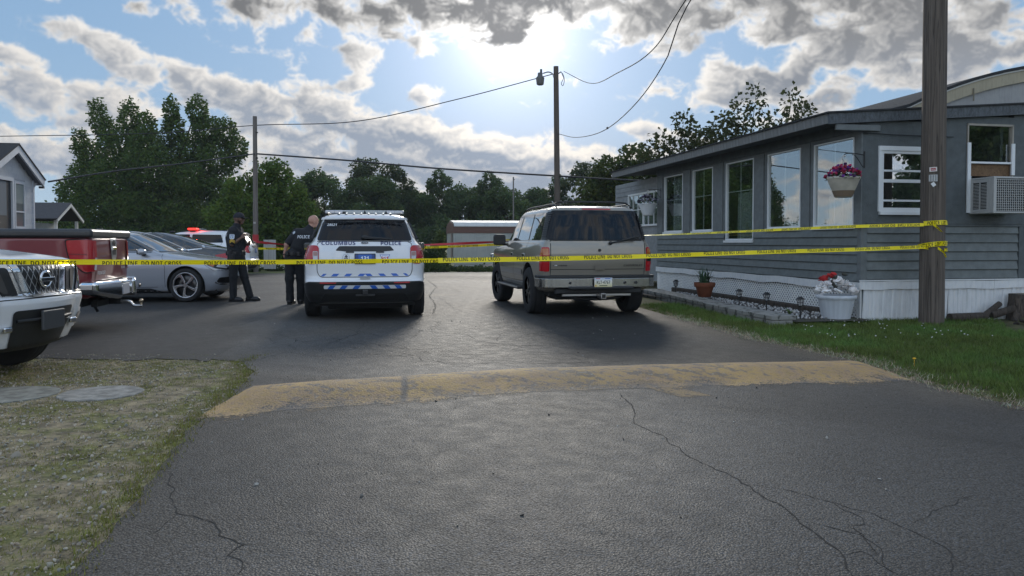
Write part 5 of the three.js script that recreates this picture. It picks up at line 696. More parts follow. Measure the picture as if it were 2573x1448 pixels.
    const g = new THREE.BufferGeometry(); g.setAttribute('position', new THREE.Float32BufferAttribute(v, 3)); g.computeVertexNormals(); this.gaps = this.gaps ?? []; if (m === CM.matte) this.gaps.push(g); else part(name, g, m, this.o);
  }
  finish() { if (this.gaps?.length) part('panel_gaps', this.gaps, CM.matte, this.o).userData.kind = 'stuff'; }
  wheel(x, z, R, W, rimR, style, yaw = 0) {
    const s = Math.sign(x), T = lathe([[rimR, -W / 2 + .02], [rimR + .01, -W / 2], [R * .93, -W / 2], [R * .985, -W / 2 + .025], [R, -W / 2 + .05], [R, -.06], [R - .008, -.055], [R - .008, -.045], [R, -.04], [R, .04], [R - .008, .045], [R - .008, .055], [R, .06], [R, W / 2 - .05], [R * .985, W / 2 - .025], [R * .93, W / 2], [rimR + .01, W / 2], [rimR, W / 2 - .02]], 56).rotateZ(-Math.PI / 2);
    const w = part('wheel', T, CM.rubber, this.o); w.position.set(x, R, z); w.rotation.y = yaw; const o = W / 2 - .015, dark = style === 'steel' ? CM.blackRim : CM.blackRim;
    part('rim', [lathe([[rimR + .004, -W / 2 + .02], [rimR - .015, -W / 2 + .03], [rimR - .03, o - .07], [.03, o - .085], [0, o - .085]], 40).rotateZ(-Math.PI / 2).scale(s, 1, 1)], dark, w);
    part('rim_lip', lathe([[rimR + .006, o - .012], [rimR + .002, o + .008], [rimR - .018, o + .004], [rimR - .024, o - .03]], 48).rotateZ(-Math.PI / 2).scale(s, 1, 1), style === 'swirl' ? CM.alloy : dark, w);
    const spoke = (k, g) => g.rotateX(k * Math.PI * 2 / 5).rotateY(Math.PI / 2).translate(0, 0, 0);
    for (let k = 0; k < 5; k++) {
      let P, m;
      if (style === 'swirl') { P = [[.03, .015], [.055, -.03], [rimR * .55, -.055], [rimR * .86, -.06], [rimR * .99, -.02], [rimR * .99, .02], [rimR * .93, .12], [rimR * .8, .21], [rimR * .83, .12], [rimR * .84, .04], [rimR * .72, -.005], [rimR * .4, -.002]]; m = CM.alloy; } else { P = [[.04, -.03], [rimR * .5, -.025], [rimR * .95, -.06], [rimR * .97, -.02], [rimR * .6, 0], [rimR * .97, .02], [rimR * .95, .06], [rimR * .5, .025], [.04, .03]]; m = style === 'steel' ? CM.satin : CM.blackRim; }
      const g = extrude(P.map(([a, b]) => [a, b * s * (style === 'swirl' ? .72 : 1)]), .016, .004).rotateZ(k * Math.PI * 2 / 5 + .9).rotateY(Math.PI / 2 * s).translate(s * (o - .03), 0, 0); part('spoke', g, m, w);
    }
    part('hub_cap', rot(cyl(.035, .042, .03, 0, 0, 0, 18), 0, 0, Math.PI / 2).translate(s * (o - .01), 0, 0), style === 'swirl' ? CM.satin : CM.black, w);
    part('brake_disc', rot(cyl(rimR * .72, rimR * .72, .02, 0, 0, 0, 28), 0, 0, Math.PI / 2).translate(s * (o - .11), 0, 0), mat([.12, .12, .12], .5, { metalness: .7 }), w);
  }
  mirror(x, y, z, w, h, m, shellM) { const s = Math.sign(x), g = new RoundedBoxGeometry(w, h, .15, 4, .055), p = g.attributes.position; for (let i = 0; i < p.count; i++) if (p.getZ(i) < 0) { p.setX(i, p.getX(i) * .82); p.setY(i, p.getY(i) * .82); } g.computeVertexNormals(); const a = part('mirror', [g.translate(x + s * w / 2, y, z)], shellM, this.o); part('stalk', box(.14, .05, .07, x - s * .02, y - h * .42, z, .02), CM.plastic, a); part('mirror_glass', box(w * .86, h * .8, .006, x + s * w / 2, y, z + .0755, .003), m, a); return a; }
}
const decal = (w, h, draw) => mat([1, 1, 1], .4, { map: canvasTex(w, h, draw), transparent: true });
const words = (t, col, font, w, h, fit = .98) => decal(w, h, (g) => { g.clearRect(0, 0, w, h); g.fillStyle = col; g.font = font.replace(/\d+px/, Math.round(h * 1.28) + 'px'); g.textBaseline = 'alphabetic'; const k = w * fit / g.measureText(t).width; g.save(); g.translate(w * (1 - fit) / 2, h * .965); g.scale(k, 1); g.fillText(t, 0, 0); g.restore(); });

// ---- white police utility vehicle seen from behind
const policeSUV = (() => {
  const o = thing('police_car', 'white police car with blue striped tailgate seen from behind on the road', 'police car', [-2.8, 0, -14.72], 10.8 * DEG);
  const c = new Car(o, [
    { y: .27, f: -2.3, r: 2.36, w: .86 }, { y: .3, f: -2.36, r: 2.4, w: .93 }, { y: .42, f: -2.45, r: 2.5, w: .975 }, { y: .6, f: -2.5, r: 2.565, w: .99 }, { y: .63, f: -2.5, r: 2.562, w: .992 }, { y: .66, f: -2.5, r: 2.525, w: .993 }, { y: .72, f: -2.49, r: 2.5, w: .995 }, { y: .92, f: -2.46, r: 2.505, w: .99 },
    { y: 1.0, f: -2.34, r: 2.50, w: .975 }, { y: 1.05, f: -2.0, r: 2.49, w: .965, cf: .35 }, { y: 1.1, f: -1.5, r: 2.48, w: .95, cf: .3 }, { y: 1.15, f: -1.3, r: 2.465, w: .935 }, { y: 1.2, f: -1.18, r: 2.45, w: .91, cf: .25 }, { y: 1.245, f: -1.08, r: 2.425, w: .87, cf: .22 }, { y: 1.28, f: -1.02, r: 2.395, w: .845, cf: .2, cr: .24 },
    { y: 1.45, f: -.74, r: 2.28, w: .775, cf: .2, cr: .2 }, { y: 1.6, f: -.46, r: 2.17, w: .705, cf: .2, cr: .16 }, { y: 1.625, f: -.40, r: 2.18, w: .69, cf: .2, cr: .14 }, { y: 1.655, f: -.32, r: 2.18, w: .672, cf: .2, cr: .13 }, { y: 1.685, f: -.18, r: 2.13, w: .64, cf: .2 }, { y: 1.71, f: 0, r: 1.95, w: .58 }, { y: 1.725, f: .25, r: 1.7, w: .48 },
  ], { def: { cr: .27, br: .1, tr: .05, tf: .06 } });
  c.body(CM.white, [[-1.51, .37, .43, .56], [1.51, .37, .43, .56]]);
  c.drape('r', rounded([[-.755, 1.27], [.755, 1.27], [.655, 1.6], [-.655, 1.6]], .05), CM.tint, 'rear_window', .008, undefined, undefined, .03);
  c.drape('r', rounded([[-.64, 1.525], [-.45, 1.485], [.45, 1.485], [.64, 1.525], [.635, 1.592], [-.635, 1.592]], .02), CM.black, 'window_frit', .008);
  c.drape('r', rounded([[-.66, 1.598], [.66, 1.598], [.64, 1.64], [-.64, 1.64]], .02), CM.white, 'spoiler', .05); part('spoiler_edge', tube([[-.64, 1.6, 2.19], [-.3, 1.605, 2.225], [0, 1.605, 2.23], [.3, 1.605, 2.225], [.64, 1.6, 2.19]], .014, 24, 6), CM.black, o);
  c.drape('r', rect(-.16, .16, 1.615, 1.628, .004), CM.redLens, 'brake_light', .054);
  // side glass and window bars
  for (const v of ['L', 'R']) { c.drape(v, rounded([[1.62, 1.3], [2.16, 1.33], [2.02, 1.52], [1.84, 1.585], [1.56, 1.585]], .04), CM.tint, 'side_window', .005); c.drape(v, rounded([[.36, 1.28], [1.5, 1.29], [1.4, 1.585], [.36, 1.6]], .04), CM.tint, 'side_window', .005); c.drape(v, rounded([[-.72, 1.27], [.28, 1.28], [.28, 1.6], [-.22, 1.6]], .05), CM.tint, 'side_window', .005); const s = v === 'L' ? -1 : 1; part('window_bar', [tube([[s * .862, 1.3, 1.66], [s * .79, 1.45, 1.62], [s * .728, 1.585, 1.58]], .014, 12, 6), tube([[s * .852, 1.31, 2.12], [s * .78, 1.45, 2.06], [s * .72, 1.58, 1.98]], .016, 12, 6)], CM.plastic, o); c.seam(v, [[.32, .4], [.32, 1.6]]); c.seam(v, [[1.2, .9], [1.45, 1.25], [1.46, 1.6]]); c.drape(v, rounded([[-1.0, .28], [1.0, .28], [1.0, .42], [-1.0, .42]], .02), CM.plastic, 'side_cladding', .006); part('door_handle', box(.03, .04, .2, s * .975, 1.08, .15, .012), CM.white, o); part('door_handle', box(.03, .04, .2, s * .97, 1.09, 1.1, .012), CM.white, o); }
  c.drape('L', rect(-1.0, .5, .62, .98, .01), words('POLICE', '#1d2f7c', 'bold 190px sans-serif', 1024, 256), 'side_lettering', .004);
  // tailgate
  c.seam('r', rounded([[-.745, 1.25], [-.745, .78], [-.70, .695], [.70, .695], [.745, .78], [.745, 1.25]], .06).slice(0), .01); c.seam('r', [[-.79, 1.262], [.79, 1.262]], .012);
  c.drape('r', rounded([[-.46, 1.115], [-.40, 1.185], [.40, 1.185], [.46, 1.115], [.3, 1.1], [-.3, 1.1]], .02), CM.plastic, 'plate_recess', .004); c.drape('r', rect(-.3, -.17, 1.077, 1.098, .008), CM.black, 'plate_lamp', .012); c.drape('r', rect(.17, .3, 1.077, 1.098, .008), CM.black, 'plate_lamp', .012);
  c.drape('r', [[-.53, .9], [-.47, 1.1], [-.462, 1.1], [-.518, .9]], CM.white, 'crease', .004); c.drape('r', [[.53, .9], [.47, 1.1], [.462, 1.1], [.518, .9]], CM.white, 'crease', .004);
  const plate = c.drape('r', rect(-.165, .165, .9, 1.065, .012), CM.black, 'license_plate', .012); const pl = c.drape('r', rect(-.15, .15, .915, 1.05, .006), mat([1, 1, 1], .4, { map: canvasTex(256, 116, (g, w, h) => { g.fillStyle = '#2c5fae'; g.fillRect(0, 0, w, h); g.fillStyle = '#1c3f7e'; g.fillRect(0, 0, 40, h); g.fillRect(w - 40, 0, 40, h); g.fillStyle = '#eef2f8'; g.font = 'bold 88px sans-serif'; g.textAlign = 'center'; g.save(); g.translate(w / 2, 88); g.scale(.8, 1); g.fillText('131', 0, 0); g.restore(); }) }), 'plate_face', .015, plate);
  c.drape('r', rect(-.69, -.14, 1.2, 1.262, 0), words('COLUMBUS', '#1a2560', 'bold 112px sans-serif', 1024, 112), 'lettering', .006); c.drape('r', rect(.235, .58, 1.198, 1.26, 0), words('POLICE', '#1a2560', 'bold 112px sans-serif', 720, 112), 'lettering', .006);
  c.drape('r', Array.from({ length: 24 }, (_, i) => [-.005 + Math.cos(i / 24 * 6.283) * .065, 1.235 + Math.sin(i / 24 * 6.283) * .02]), CM.chrome, 'emblem', .008); c.drape('r', Array.from({ length: 24 }, (_, i) => [-.005 + Math.cos(i / 24 * 6.283) * .058, 1.235 + Math.sin(i / 24 * 6.283) * .016]), decal(128, 40, (g) => { g.fillStyle = '#1a1d22'; g.fillRect(0, 0, 128, 40); g.fillStyle = '#c8ccd4'; g.font = 'italic bold 30px serif'; g.textAlign = 'center'; g.fillText('Ford', 64, 30); }), 'emblem_face', .01);
  c.drape('r', rect(-.60, -.44, 1.503, 1.545, 0), words('28621', '#dfe3e6', 'bold italic 84px sans-serif', 400, 100), 'window_number', .012);
  c.drape('r', rect(-.365, -.225, .895, 1.065, 0), decal(192, 232, (g) => { g.clearRect(0, 0, 192, 232); const S = (k) => { g.beginPath(); g.moveTo(96, 8 + k); g.bezierCurveTo(150, 10 + k, 176 - k, 50, 168 - k, 80); g.bezierCurveTo(180 - k, 130, 160 - k, 190 - k, 96, 224 - k); g.bezierCurveTo(32 + k, 190 - k, 12 + k, 130, 24 + k, 80); g.bezierCurveTo(16 + k, 50, 42, 10 + k, 96, 8 + k); g.closePath(); }; g.fillStyle = '#8d9098'; S(0); g.fill(); g.fillStyle = '#d9dbe0'; S(7); g.fill(); g.strokeStyle = '#6d7078'; g.lineWidth = 5; g.beginPath(); g.arc(96, 142, 44, 0, 7); g.stroke(); g.beginPath(); g.arc(96, 142, 26, 0, 7); g.stroke(); g.fillStyle = '#3b3d44'; g.beginPath(); g.moveTo(60, 78); g.lineTo(84, 36); g.lineTo(112, 30); g.lineTo(136, 72); g.lineTo(112, 92); g.closePath(); g.fill(); g.fillRect(52, 96, 88, 14); }), 'badge_decal', .006);
  c.drape('r', rect(.225, .395, .895, 1.055, 0), decal(256, 240, (g) => { g.clearRect(0, 0, 256, 240); g.fillStyle = '#3a5cb0'; g.beginPath(); g.moveTo(4, 6); g.lineTo(252, 6); g.lineTo(128, 236); g.closePath(); g.fill(); g.fillStyle = '#e6e9f2'; g.beginPath(); g.moveTo(22, 16); g.lineTo(234, 16); g.lineTo(128, 214); g.closePath(); g.fill(); g.fillStyle = '#3a5cb0'; g.font = 'bold 22px sans-serif'; g.textAlign = 'center'; g.fillText('EMERGENCY', 128, 38); g.fillStyle = '#c2203c'; g.font = 'bold 104px sans-serif'; g.fillText('911', 128, 132); }), 'emergency_decal', .006);
  const blue = mat([.03, .13, .5], .35), wht = mat([.7, .71, .72], .35);
  const chev = (y0, y1, L, par, of = .007) => L.forEach(([a, b, s]) => c.drape('r', [[a, y0], [b, y0], [b + s, y1], [a + s, y1]], blue, 'blue_stripe', of, par));
  const s1 = c.drape('r', rect(-.695, .695, .705, .752, .018), wht, 'reflective_band', .0045); chev(.707, .750, [[-.69, -.64, .045], [-.53, -.44, .04], [-.33, -.24, .04], [-.12, -.03, .04], [.03, .12, -.04], [.24, .33, -.04], [.44, .53, -.04], [.64, .69, -.045]], s1); c.drape('r', [[-.03, .707], [.03, .707], [.0, .74]], wht, 'stripe_point', .008, s1);
  // lamps
  for (const s of [-1, 1]) {
    const F = (P) => (s > 0 ? P : P.map(([x, y]) => [-x, y]).reverse());
    const t = c.drape('r', F(rounded([[.715, .935], [.77, .905], [.87, .9], [.925, .95], [.915, 1.12], [.87, 1.195], [.745, 1.195], [.715, 1.16]], .03)), CM.redLens, 'tail_light', .012); c.drape('r', F(rounded([[.728, .96], [.8, .955], [.805, 1.1], [.728, 1.1]], .015)), CM.clear, 'clear_lens', .018, t); c.drape('r', F(rounded([[.735, 1.03], [.797, 1.03], [.797, 1.092], [.735, 1.092]], .01)), mat([.35, .2, .18], .3), 'inner_lens', .021, t); c.drape('r', F(rounded([[.728, .955], [.805, .95], [.8, .925], [.75, .925]], .01)), CM.black, 'lower_lens', .018, t);
    c.drape('r', F(rounded([[.46, .596], [.70, .596], [.70, .62], [.44, .612]], .008)), CM.redLens, 'reflector', .009);
    c.drape(s > 0 ? 'R' : 'L', rounded([[2.02, .95], [2.24, .93], [2.3, 1.17], [2.0, 1.2]], .05), CM.redLens, 'tail_light_side', .01);
  }
  // dark lower bumper
  c.drape('r', rounded([[-.955, .285], [.955, .285], [.965, .5], [.9, .625], [-.9, .625], [-.965, .5]], .05), CM.plastic, 'lower_bumper', .008, undefined, undefined, .045); for (const v of ['L', 'R']) c.drape(v, [[1.97, .3], [2.5, .3], [2.55, .58], [2.42, .62], [1.9, .5]], CM.plastic, 'bumper_side', .0075, undefined, undefined, .045);
  const s2 = c.drape('r', rounded([[-.64, .512], [.64, .512], [.64, .57], [-.64, .57]], .02), wht, 'reflective_band', .0095); chev(.514, .568, [[-.585, -.5, .045], [-.4, -.31, .045], [-.2, -.11, .045], [.11, .2, -.045], [.31, .4, -.045], [.5, .585, -.045]], s2, .014);
  c.drape('r', rounded([[-.7, .315], [.7, .315], [.62, .44], [-.62, .44]], .03), CM.matte, 'diffuser', .011); part('hitch', [box(.085, .075, .12, 0, .455, 2.54, .008), box(.3, .03, .06, 0, .41, 2.53)], CM.plastic, o); part('hitch_hole', box(.05, .042, .02, 0, .455, 2.598), CM.black, o);
  part('tailgate_handle', box(.16, .025, .03, 0, .675, 2.53, .01), CM.satin, o); part('wiper', [box(.42, .022, .03, .19, 1.31, 2.42, .01).rotateZ(-.02), sph(.05, -.0, 1.325, 2.4, 1.2, .7, .5), stick([0, 1.33, 2.41], [.36, 1.3, 2.43], .016)], CM.plastic, o);
  part('underbody', [box2(-.8, .8, .22, .4, -2, 2.2), box2(-.6, .6, .16, .24, .9, 2.1, .03), cyl(.05, .05, 1.6, 0, 0, 0, 10).rotateZ(Math.PI / 2).translate(0, .33, 1.51)], CM.matte, o);
  for (const [x, z] of [[-.86, 1.51], [.86, 1.51], [-.86, -1.51], [.86, -1.51]]) c.wheel(x, z, .385, .25, .24, 'steel');
  c.mirror(-.96, 1.16, -.72, .22, .17, CM.mirrorGlass, CM.black); c.mirror(.96, 1.16, -.72, .22, .17, CM.mirrorGlass, CM.black);
  // roof gear
  const lb = part('light_bar', [box(1.43, .07, .3, 0, 1.80, .35, .03)], mat([.38, .4, .4], .2, { clearcoat: 1 }), o); for (let i = 0; i < 9; i++) part('lens', box(.145, .045, .012, -.62 + i * .155, 1.803, .502, .004), i < 2 || i > 6 ? mat([.5, .5, .52], .15, { clearcoat: 1 }) : mat([.33, .36, .36], .2, { clearcoat: 1 }), lb); part('foot', [box(.06, .07, .2, -.6, 1.735, .35), box(.06, .07, .2, .6, 1.735, .35), box(1.3, .012, .22, 0, 1.762, .35)], CM.black, lb);
  for (const s of [-1, 1]) part('roof_rail', tube([[s * .6, 1.70, -.1], [s * .6, 1.745, .2], [s * .61, 1.75, 1.2], [s * .6, 1.715, 1.95]], .016, 24, 6), CM.black, o);
  for (let i = 0; i < 8; i++) { const x = -.42 + i * .12; part('roof_rib', tube([[x, 1.71, .5], [x, 1.735, .8], [x, 1.735, 1.6], [x, 1.70, 1.98]], .02, 16, 6), CM.white, o); }
  part('antenna', [cyl(.004, .035, .06, .0, 1.76, 1.5, 12), cyl(.003, .003, .07, 0, 1.8, 1.5, 6)], CM.black, o); part('antenna', [cyl(.004, .035, .06, .36, 1.755, 1.5, 12)], CM.black, o); part('antenna', [box(.07, .05, .07, -.34, 1.745, 1.5, .015)], CM.black, o);
  c.finish(); return o;
})();
{ const o = copyOf(policeSUV, 'police_car', 'second white police car with a glowing red roof light, far behind the dark sedan', [-12.4, -.05, -29.6], 97 * DEG); const l = part('red_beacon', box(.34, .075, .32, -.56, 1.80, .35, .03), mat([.5, .01, .01], .3, { emissive: lin(1, .03, .02), emissiveIntensity: 2.2 }), o); const p = new THREE.PointLight(lin(1, .05, .03), .25); p.position.set(-.56, 1.8, .62); p.castShadow = true; o.add(p); }

// ---- grey-beige large SUV, three-quarter rear
{
  const o = thing('suv', 'dusty pewter grey SUV with dark tinted windows parked beside the grey house', 'SUV', [.95, 0, -15.2], 11.6 * DEG);
  const c = new Car(o, [
    { y: .42, f: -2.3, r: 2.3, w: .9 }, { y: .46, f: -2.36, r: 2.38, w: .95 }, { y: .6, f: -2.44, r: 2.42, w: .985 }, { y: .72, f: -2.45, r: 2.44, w: .995 }, { y: .9, f: -2.43, r: 2.47, w: 1.0 }, { y: 1.05, f: -2.38, r: 2.475, w: .99 }, { y: 1.11, f: -2.25, r: 2.472, w: .978 }, { y: 1.15, f: -1.8, r: 2.47, w: .968 }, { y: 1.19, f: -1.25, r: 2.465, w: .955 }, { y: 1.24, f: -1.08, r: 2.455, w: .935 }, { y: 1.28, f: -1.02, r: 2.44, w: .91 },
    { y: 1.5, f: -.72, r: 2.39, w: .855 }, { y: 1.7, f: -.44, r: 2.33, w: .80 }, { y: 1.77, f: -.33, r: 2.30, w: .775 }, { y: 1.81, f: -.24, r: 2.26, w: .745 }, { y: 1.84, f: -.1, r: 2.18, w: .69 }, { y: 1.862, f: .15, r: 2.0, w: .58 },
  ], { def: { cr: .13, br: .1, tr: .035, cf: .26 } });
  c.body(CM.pewter, [[-1.473, .44, .46, .56], [1.473, .44, .46, .56]]);
  c.drape('r', rounded([[-.86, 1.285], [.86, 1.285], [.765, 1.775], [-.765, 1.775]], .05), CM.tint, 'rear_window', .008, undefined, undefined, .03);
  c.drape('r', rect(-.25, .25, 1.78, 1.80, .008), CM.redLens, 'brake_light', .02);
  for (const v of ['L', 'R']) {
    c.drape(v, rounded([[1.28, 1.285], [2.06, 1.285], [2.03, 1.5], [1.98, 1.75], [1.28, 1.755]], .06), CM.mirrorGlass, 'quarter_window', .006); c.drape(v, rounded([[.32, 1.28], [1.2, 1.285], [1.18, 1.745], [.42, 1.745]], .05), CM.mirrorGlass, 'rear_door_window', .006); c.drape(v, rounded([[-.8, 1.27], [.24, 1.28], [.3, 1.735], [-.3, 1.72]], .05), CM.mirrorGlass, 'front_door_window', .006);
    c.drape(v, rounded([[2.1, 1.285], [2.34, 1.285], [2.2, 1.76], [2.02, 1.76]], .03), CM.black, 'pillar_panel', .005); for (let i = 0; i < 11; i++) c.drape(v, rect(2.11 - i * .008, 2.28 - i * .006, 1.33 + i * .038, 1.352 + i * .038, .006), CM.plastic, 'louvre', .016);
    for (const z of [.29, 1.24]) c.seam(v, [[z, .55], [z, 1.25], [z + (z < 1 ? .06 : -.02), 1.74]], .008); c.seam(v, [[-.85, .55], [-.86, 1.2]], .008); c.seam(v, [[1.24, .95], [1.02, .6], [1.0, .56]], .008);
    c.drape(v, rect(-.98, .28, .66, .76, .02), CM.satin, 'side_moulding', .014); c.drape(v, rect(.3, 1.0, .66, .76, .02), CM.satin, 'side_moulding', .014); c.drape(v, rect(-.98, 1.0, .52, .545, .008), CM.satin, 'rocker_trim', .01);
    const s = v === 'L' ? -1 : 1; for (const z of [.1, 1.1]) { part('door_handle', [box(.02, .06, .2, s * .985, 1.02, z, .01)], CM.chrome, o); }
    part('running_board', [box(.2, .05, 1.95, s * .97, .42, .0, .02)], CM.plastic, o); part('board_trim', box(.012, .03, 1.9, s * 1.073, .43, 0, .005), CM.satin, o);
    part('roof_rail', tube([[s * .66, 1.82, -.1], [s * .66, 1.885, .1], [s * .67, 1.89, 1.2], [s * .66, 1.885, 2.0], [s * .655, 1.83, 2.15]], .018, 30, 6), CM.plastic, o);
  }
  for (const z of [.55, 2.02]) part('cross_bar', tube([[-.66, 1.885, z], [-.55, 1.925, z], [0, 1.935, z], [.55, 1.925, z], [.66, 1.885, z]], .016, 24, 6), CM.plastic, o);
  // tailgate
  c.seam('r', [[-.815, 1.27], [-.815, .7], [.815, .7], [.815, 1.27]], .011); c.seam('r', [[-.86, 1.277], [.86, 1.277]], .014); c.seam('r', [[-.81, .80], [.81, .80]], .009);
  for (const s of [-1, 1]) { const F = (P) => (s > 0 ? P : P.map(([x, y]) => [-x, y]).reverse()), v = s > 0 ? 'R' : 'L'; const t = c.drape('r', F(rounded([[.835, .765], [.93, .765], [.93, 1.165], [.835, 1.165]], .025)), CM.redLens, 'tail_light', .01); c.drape('r', F(rect(.85, .925, 1.03, 1.14, .01)), CM.amber, 'amber_lens', .014, t); c.drape('r', F(rect(.845, .927, .93, 1.015, .008)), CM.black, 'dark_lens', .014, t); const t2 = c.drape(v, rounded([[2.24, .77], [2.36, .77], [2.36, 1.165], [2.27, 1.165]], .02), CM.redLens, 'tail_light_side', .008); c.drape(v, rect(2.285, 2.352, 1.03, 1.14, .01), CM.amber, 'amber_lens', .012, t2); c.drape(v, rect(2.27, 2.354, .93, 1.015, .01), CM.black, 'dark_lens', .012, t2); }
  const hnd = c.drape('r', rounded([[-.08, .785], [.09, .785], [.09, .885], [-.08, .885]], .02), CM.pewter, 'tailgate_handle', .02); c.drape('r', rounded([[-.06, .8], [.07, .8], [.07, .84], [-.06, .84]], .01), CM.pewter, 'grip', .035, hnd);
  part('keyhole', rot(cyl(.025, .025, .02, 0, 0, 0, 16), Math.PI / 2).translate(.0, 1.115, 2.478), CM.black, o);
  c.drape('r', rect(-.77, -.5, .845, .885, 0), decal(512, 80, (g) => { g.clearRect(0, 0, 512, 80); g.fillStyle = '#202224'; g.fillRect(4, 28, 150, 26); g.fillStyle = '#d8d8d6'; g.beginPath(); g.moveTo(20, 40); g.lineTo(50, 28); g.lineTo(70, 28); g.lineTo(70, 20); g.lineTo(100, 20); g.lineTo(100, 28); g.lineTo(138, 28); g.lineTo(110, 52); g.lineTo(30, 52); g.closePath(); g.fill(); g.font = 'bold italic 64px sans-serif'; g.fillStyle = '#2a2c2e'; g.save(); g.translate(165, 64); g.scale(1.25, 1); g.fillText('TAHOE', 0, 0); g.restore(); }), 'model_badge', .007); c.drape('r', rect(.42, .78, .845, .88, 0), words('CHEVROLET', '#4a4640', 'bold 70px sans-serif', 640, 72), 'maker_badge', .007);
  part('wiper', [stick([.2, 1.24, 2.485], [.68, 1.31, 2.47], .013), stick([.38, 1.275, 2.49], [.62, 1.33, 2.48], .017), sph(.032, .19, 1.235, 2.48), box(.1, .02, .03, .63, 1.335, 2.47, .008)], CM.plastic, o);
  // bumper
  const bp = []; for (const [y0, y1, z, m, n] of [[.50, .655, 2.56, CM.chrome, 'bumper'], [.655, .70, 2.57, CM.plastic, 'step_pad']]) { const S = new THREE.Shape(); S.moveTo(-.99, 2.05); S.lineTo(-.99, z - .24); S.quadraticCurveTo(-.98, z - .12, -.86, z - .09); S.quadraticCurveTo(0, z + .06, .86, z - .09); S.quadraticCurveTo(.98, z - .12, .99, z - .24); S.lineTo(.99, 2.05); S.closePath(); const g = new THREE.ExtrudeGeometry(S, { depth: y1 - y0 - .02, bevelEnabled: true, bevelSize: .01, bevelThickness: .01, bevelSegments: 2, curveSegments: 16 }).rotateX(Math.PI / 2).translate(0, y1 - .01, 0); g.computeVertexNormals(); part(n, g, n === 'bumper' ? mat([.42, .42, .4], .2, { metalness: 1, map: streak }) : m, o); }
  part('step', box(1.1, .05, .1, 0, .50, 2.57, .02), CM.plastic, o); part('bumper_valance', box(1.5, .1, .1, 0, .44, 2.4, .03), CM.plastic, o);
  const pl = part('license_plate', box(.31, .155, .012, .02, .59, 2.61, .004), CM.satin, o); const face = part('plate_face', new THREE.PlaneGeometry(.3, .148).translate(.02, .59, 2.6185), mat([1, 1, 1], .45, { map: canvasTex(256, 128, (g, w, h) => { const a = g.createLinearGradient(0, 0, 0, h); a.addColorStop(0, '#b9c6dc'); a.addColorStop(.35, '#e9e6dc'); a.addColorStop(1, '#cfc694'); g.fillStyle = a; g.fillRect(0, 0, w, h); g.fillStyle = '#c04038'; g.fillRect(16, 6, 66, 10); g.fillStyle = '#3c5ea8'; g.fillRect(150, 6, 80, 10); g.fillStyle = '#1d2a1f'; g.font = 'bold 62px sans-serif'; g.textAlign = 'center'; g.save(); g.translate(w / 2, 84); g.scale(.78, 1); g.fillText('KLT·4767', 0, 0); g.restore(); g.fillStyle = '#5d6a4a'; g.fillRect(70, 104, 116, 12); g.fillStyle = '#d7b04c'; g.fillRect(4, 100, 26, 22); }) }), pl);
  for (const x of [-.52, .42, .62]) part('sensor_hole', rot(cyl(.022, .022, .02, 0, 0, 0, 12), Math.PI / 2).translate(x, .58, 2.58 - Math.abs(x) * .08), CM.black, o);
  part('hitch', [box(.09, .09, .2, .05, .36, 2.45, .008), box(1.2, .07, .07, 0, .38, 2.3, .01)], CM.satin, o); part('hitch_hole', box(.062, .062, .02, .05, .36, 2.545), CM.black, o);
  part('underbody', [box2(-.8, .8, .36, .6, -2, 2.25), box2(-.7, .2, .28, .4, 1.6, 2.2, .05), stick([-.75, .4, 1.473], [.75, .4, 1.473], .06), sph(.16, .1, .4, 1.473), tube([[-.8, .36, 2.1], [-.3, .3, 2.25], [.2, .3, 2.3], [.5, .34, 2.2]], .025), stick([-.3, .3, .5], [-.4, .32, 2.3], .035)], CM.matte, o);
  for (const [x, z, y] of [[-.87, 1.473, 0], [.87, 1.473, 0], [-.87, -1.473, .1], [.87, -1.473, .1]]) c.wheel(x, z, .405, .27, .235, 'sport', y);
  c.mirror(-.98, 1.3, -.62, .25, .22, CM.black, CM.plastic); c.mirror(.98, 1.3, -.62, .25, .22, CM.black, CM.plastic);
  part('head_light', [box(.05, .14, .25, -.95, .93, -2.28, .02), box(.05, .14, .25, .95, .93, -2.28, .02)], CM.clear, o); c.drape('f', rounded([[-.78, 1.28], [.78, 1.28], [.66, 1.74], [-.66, 1.74]], .06), CM.glass, 'windscreen', .006);
  c.finish();
}
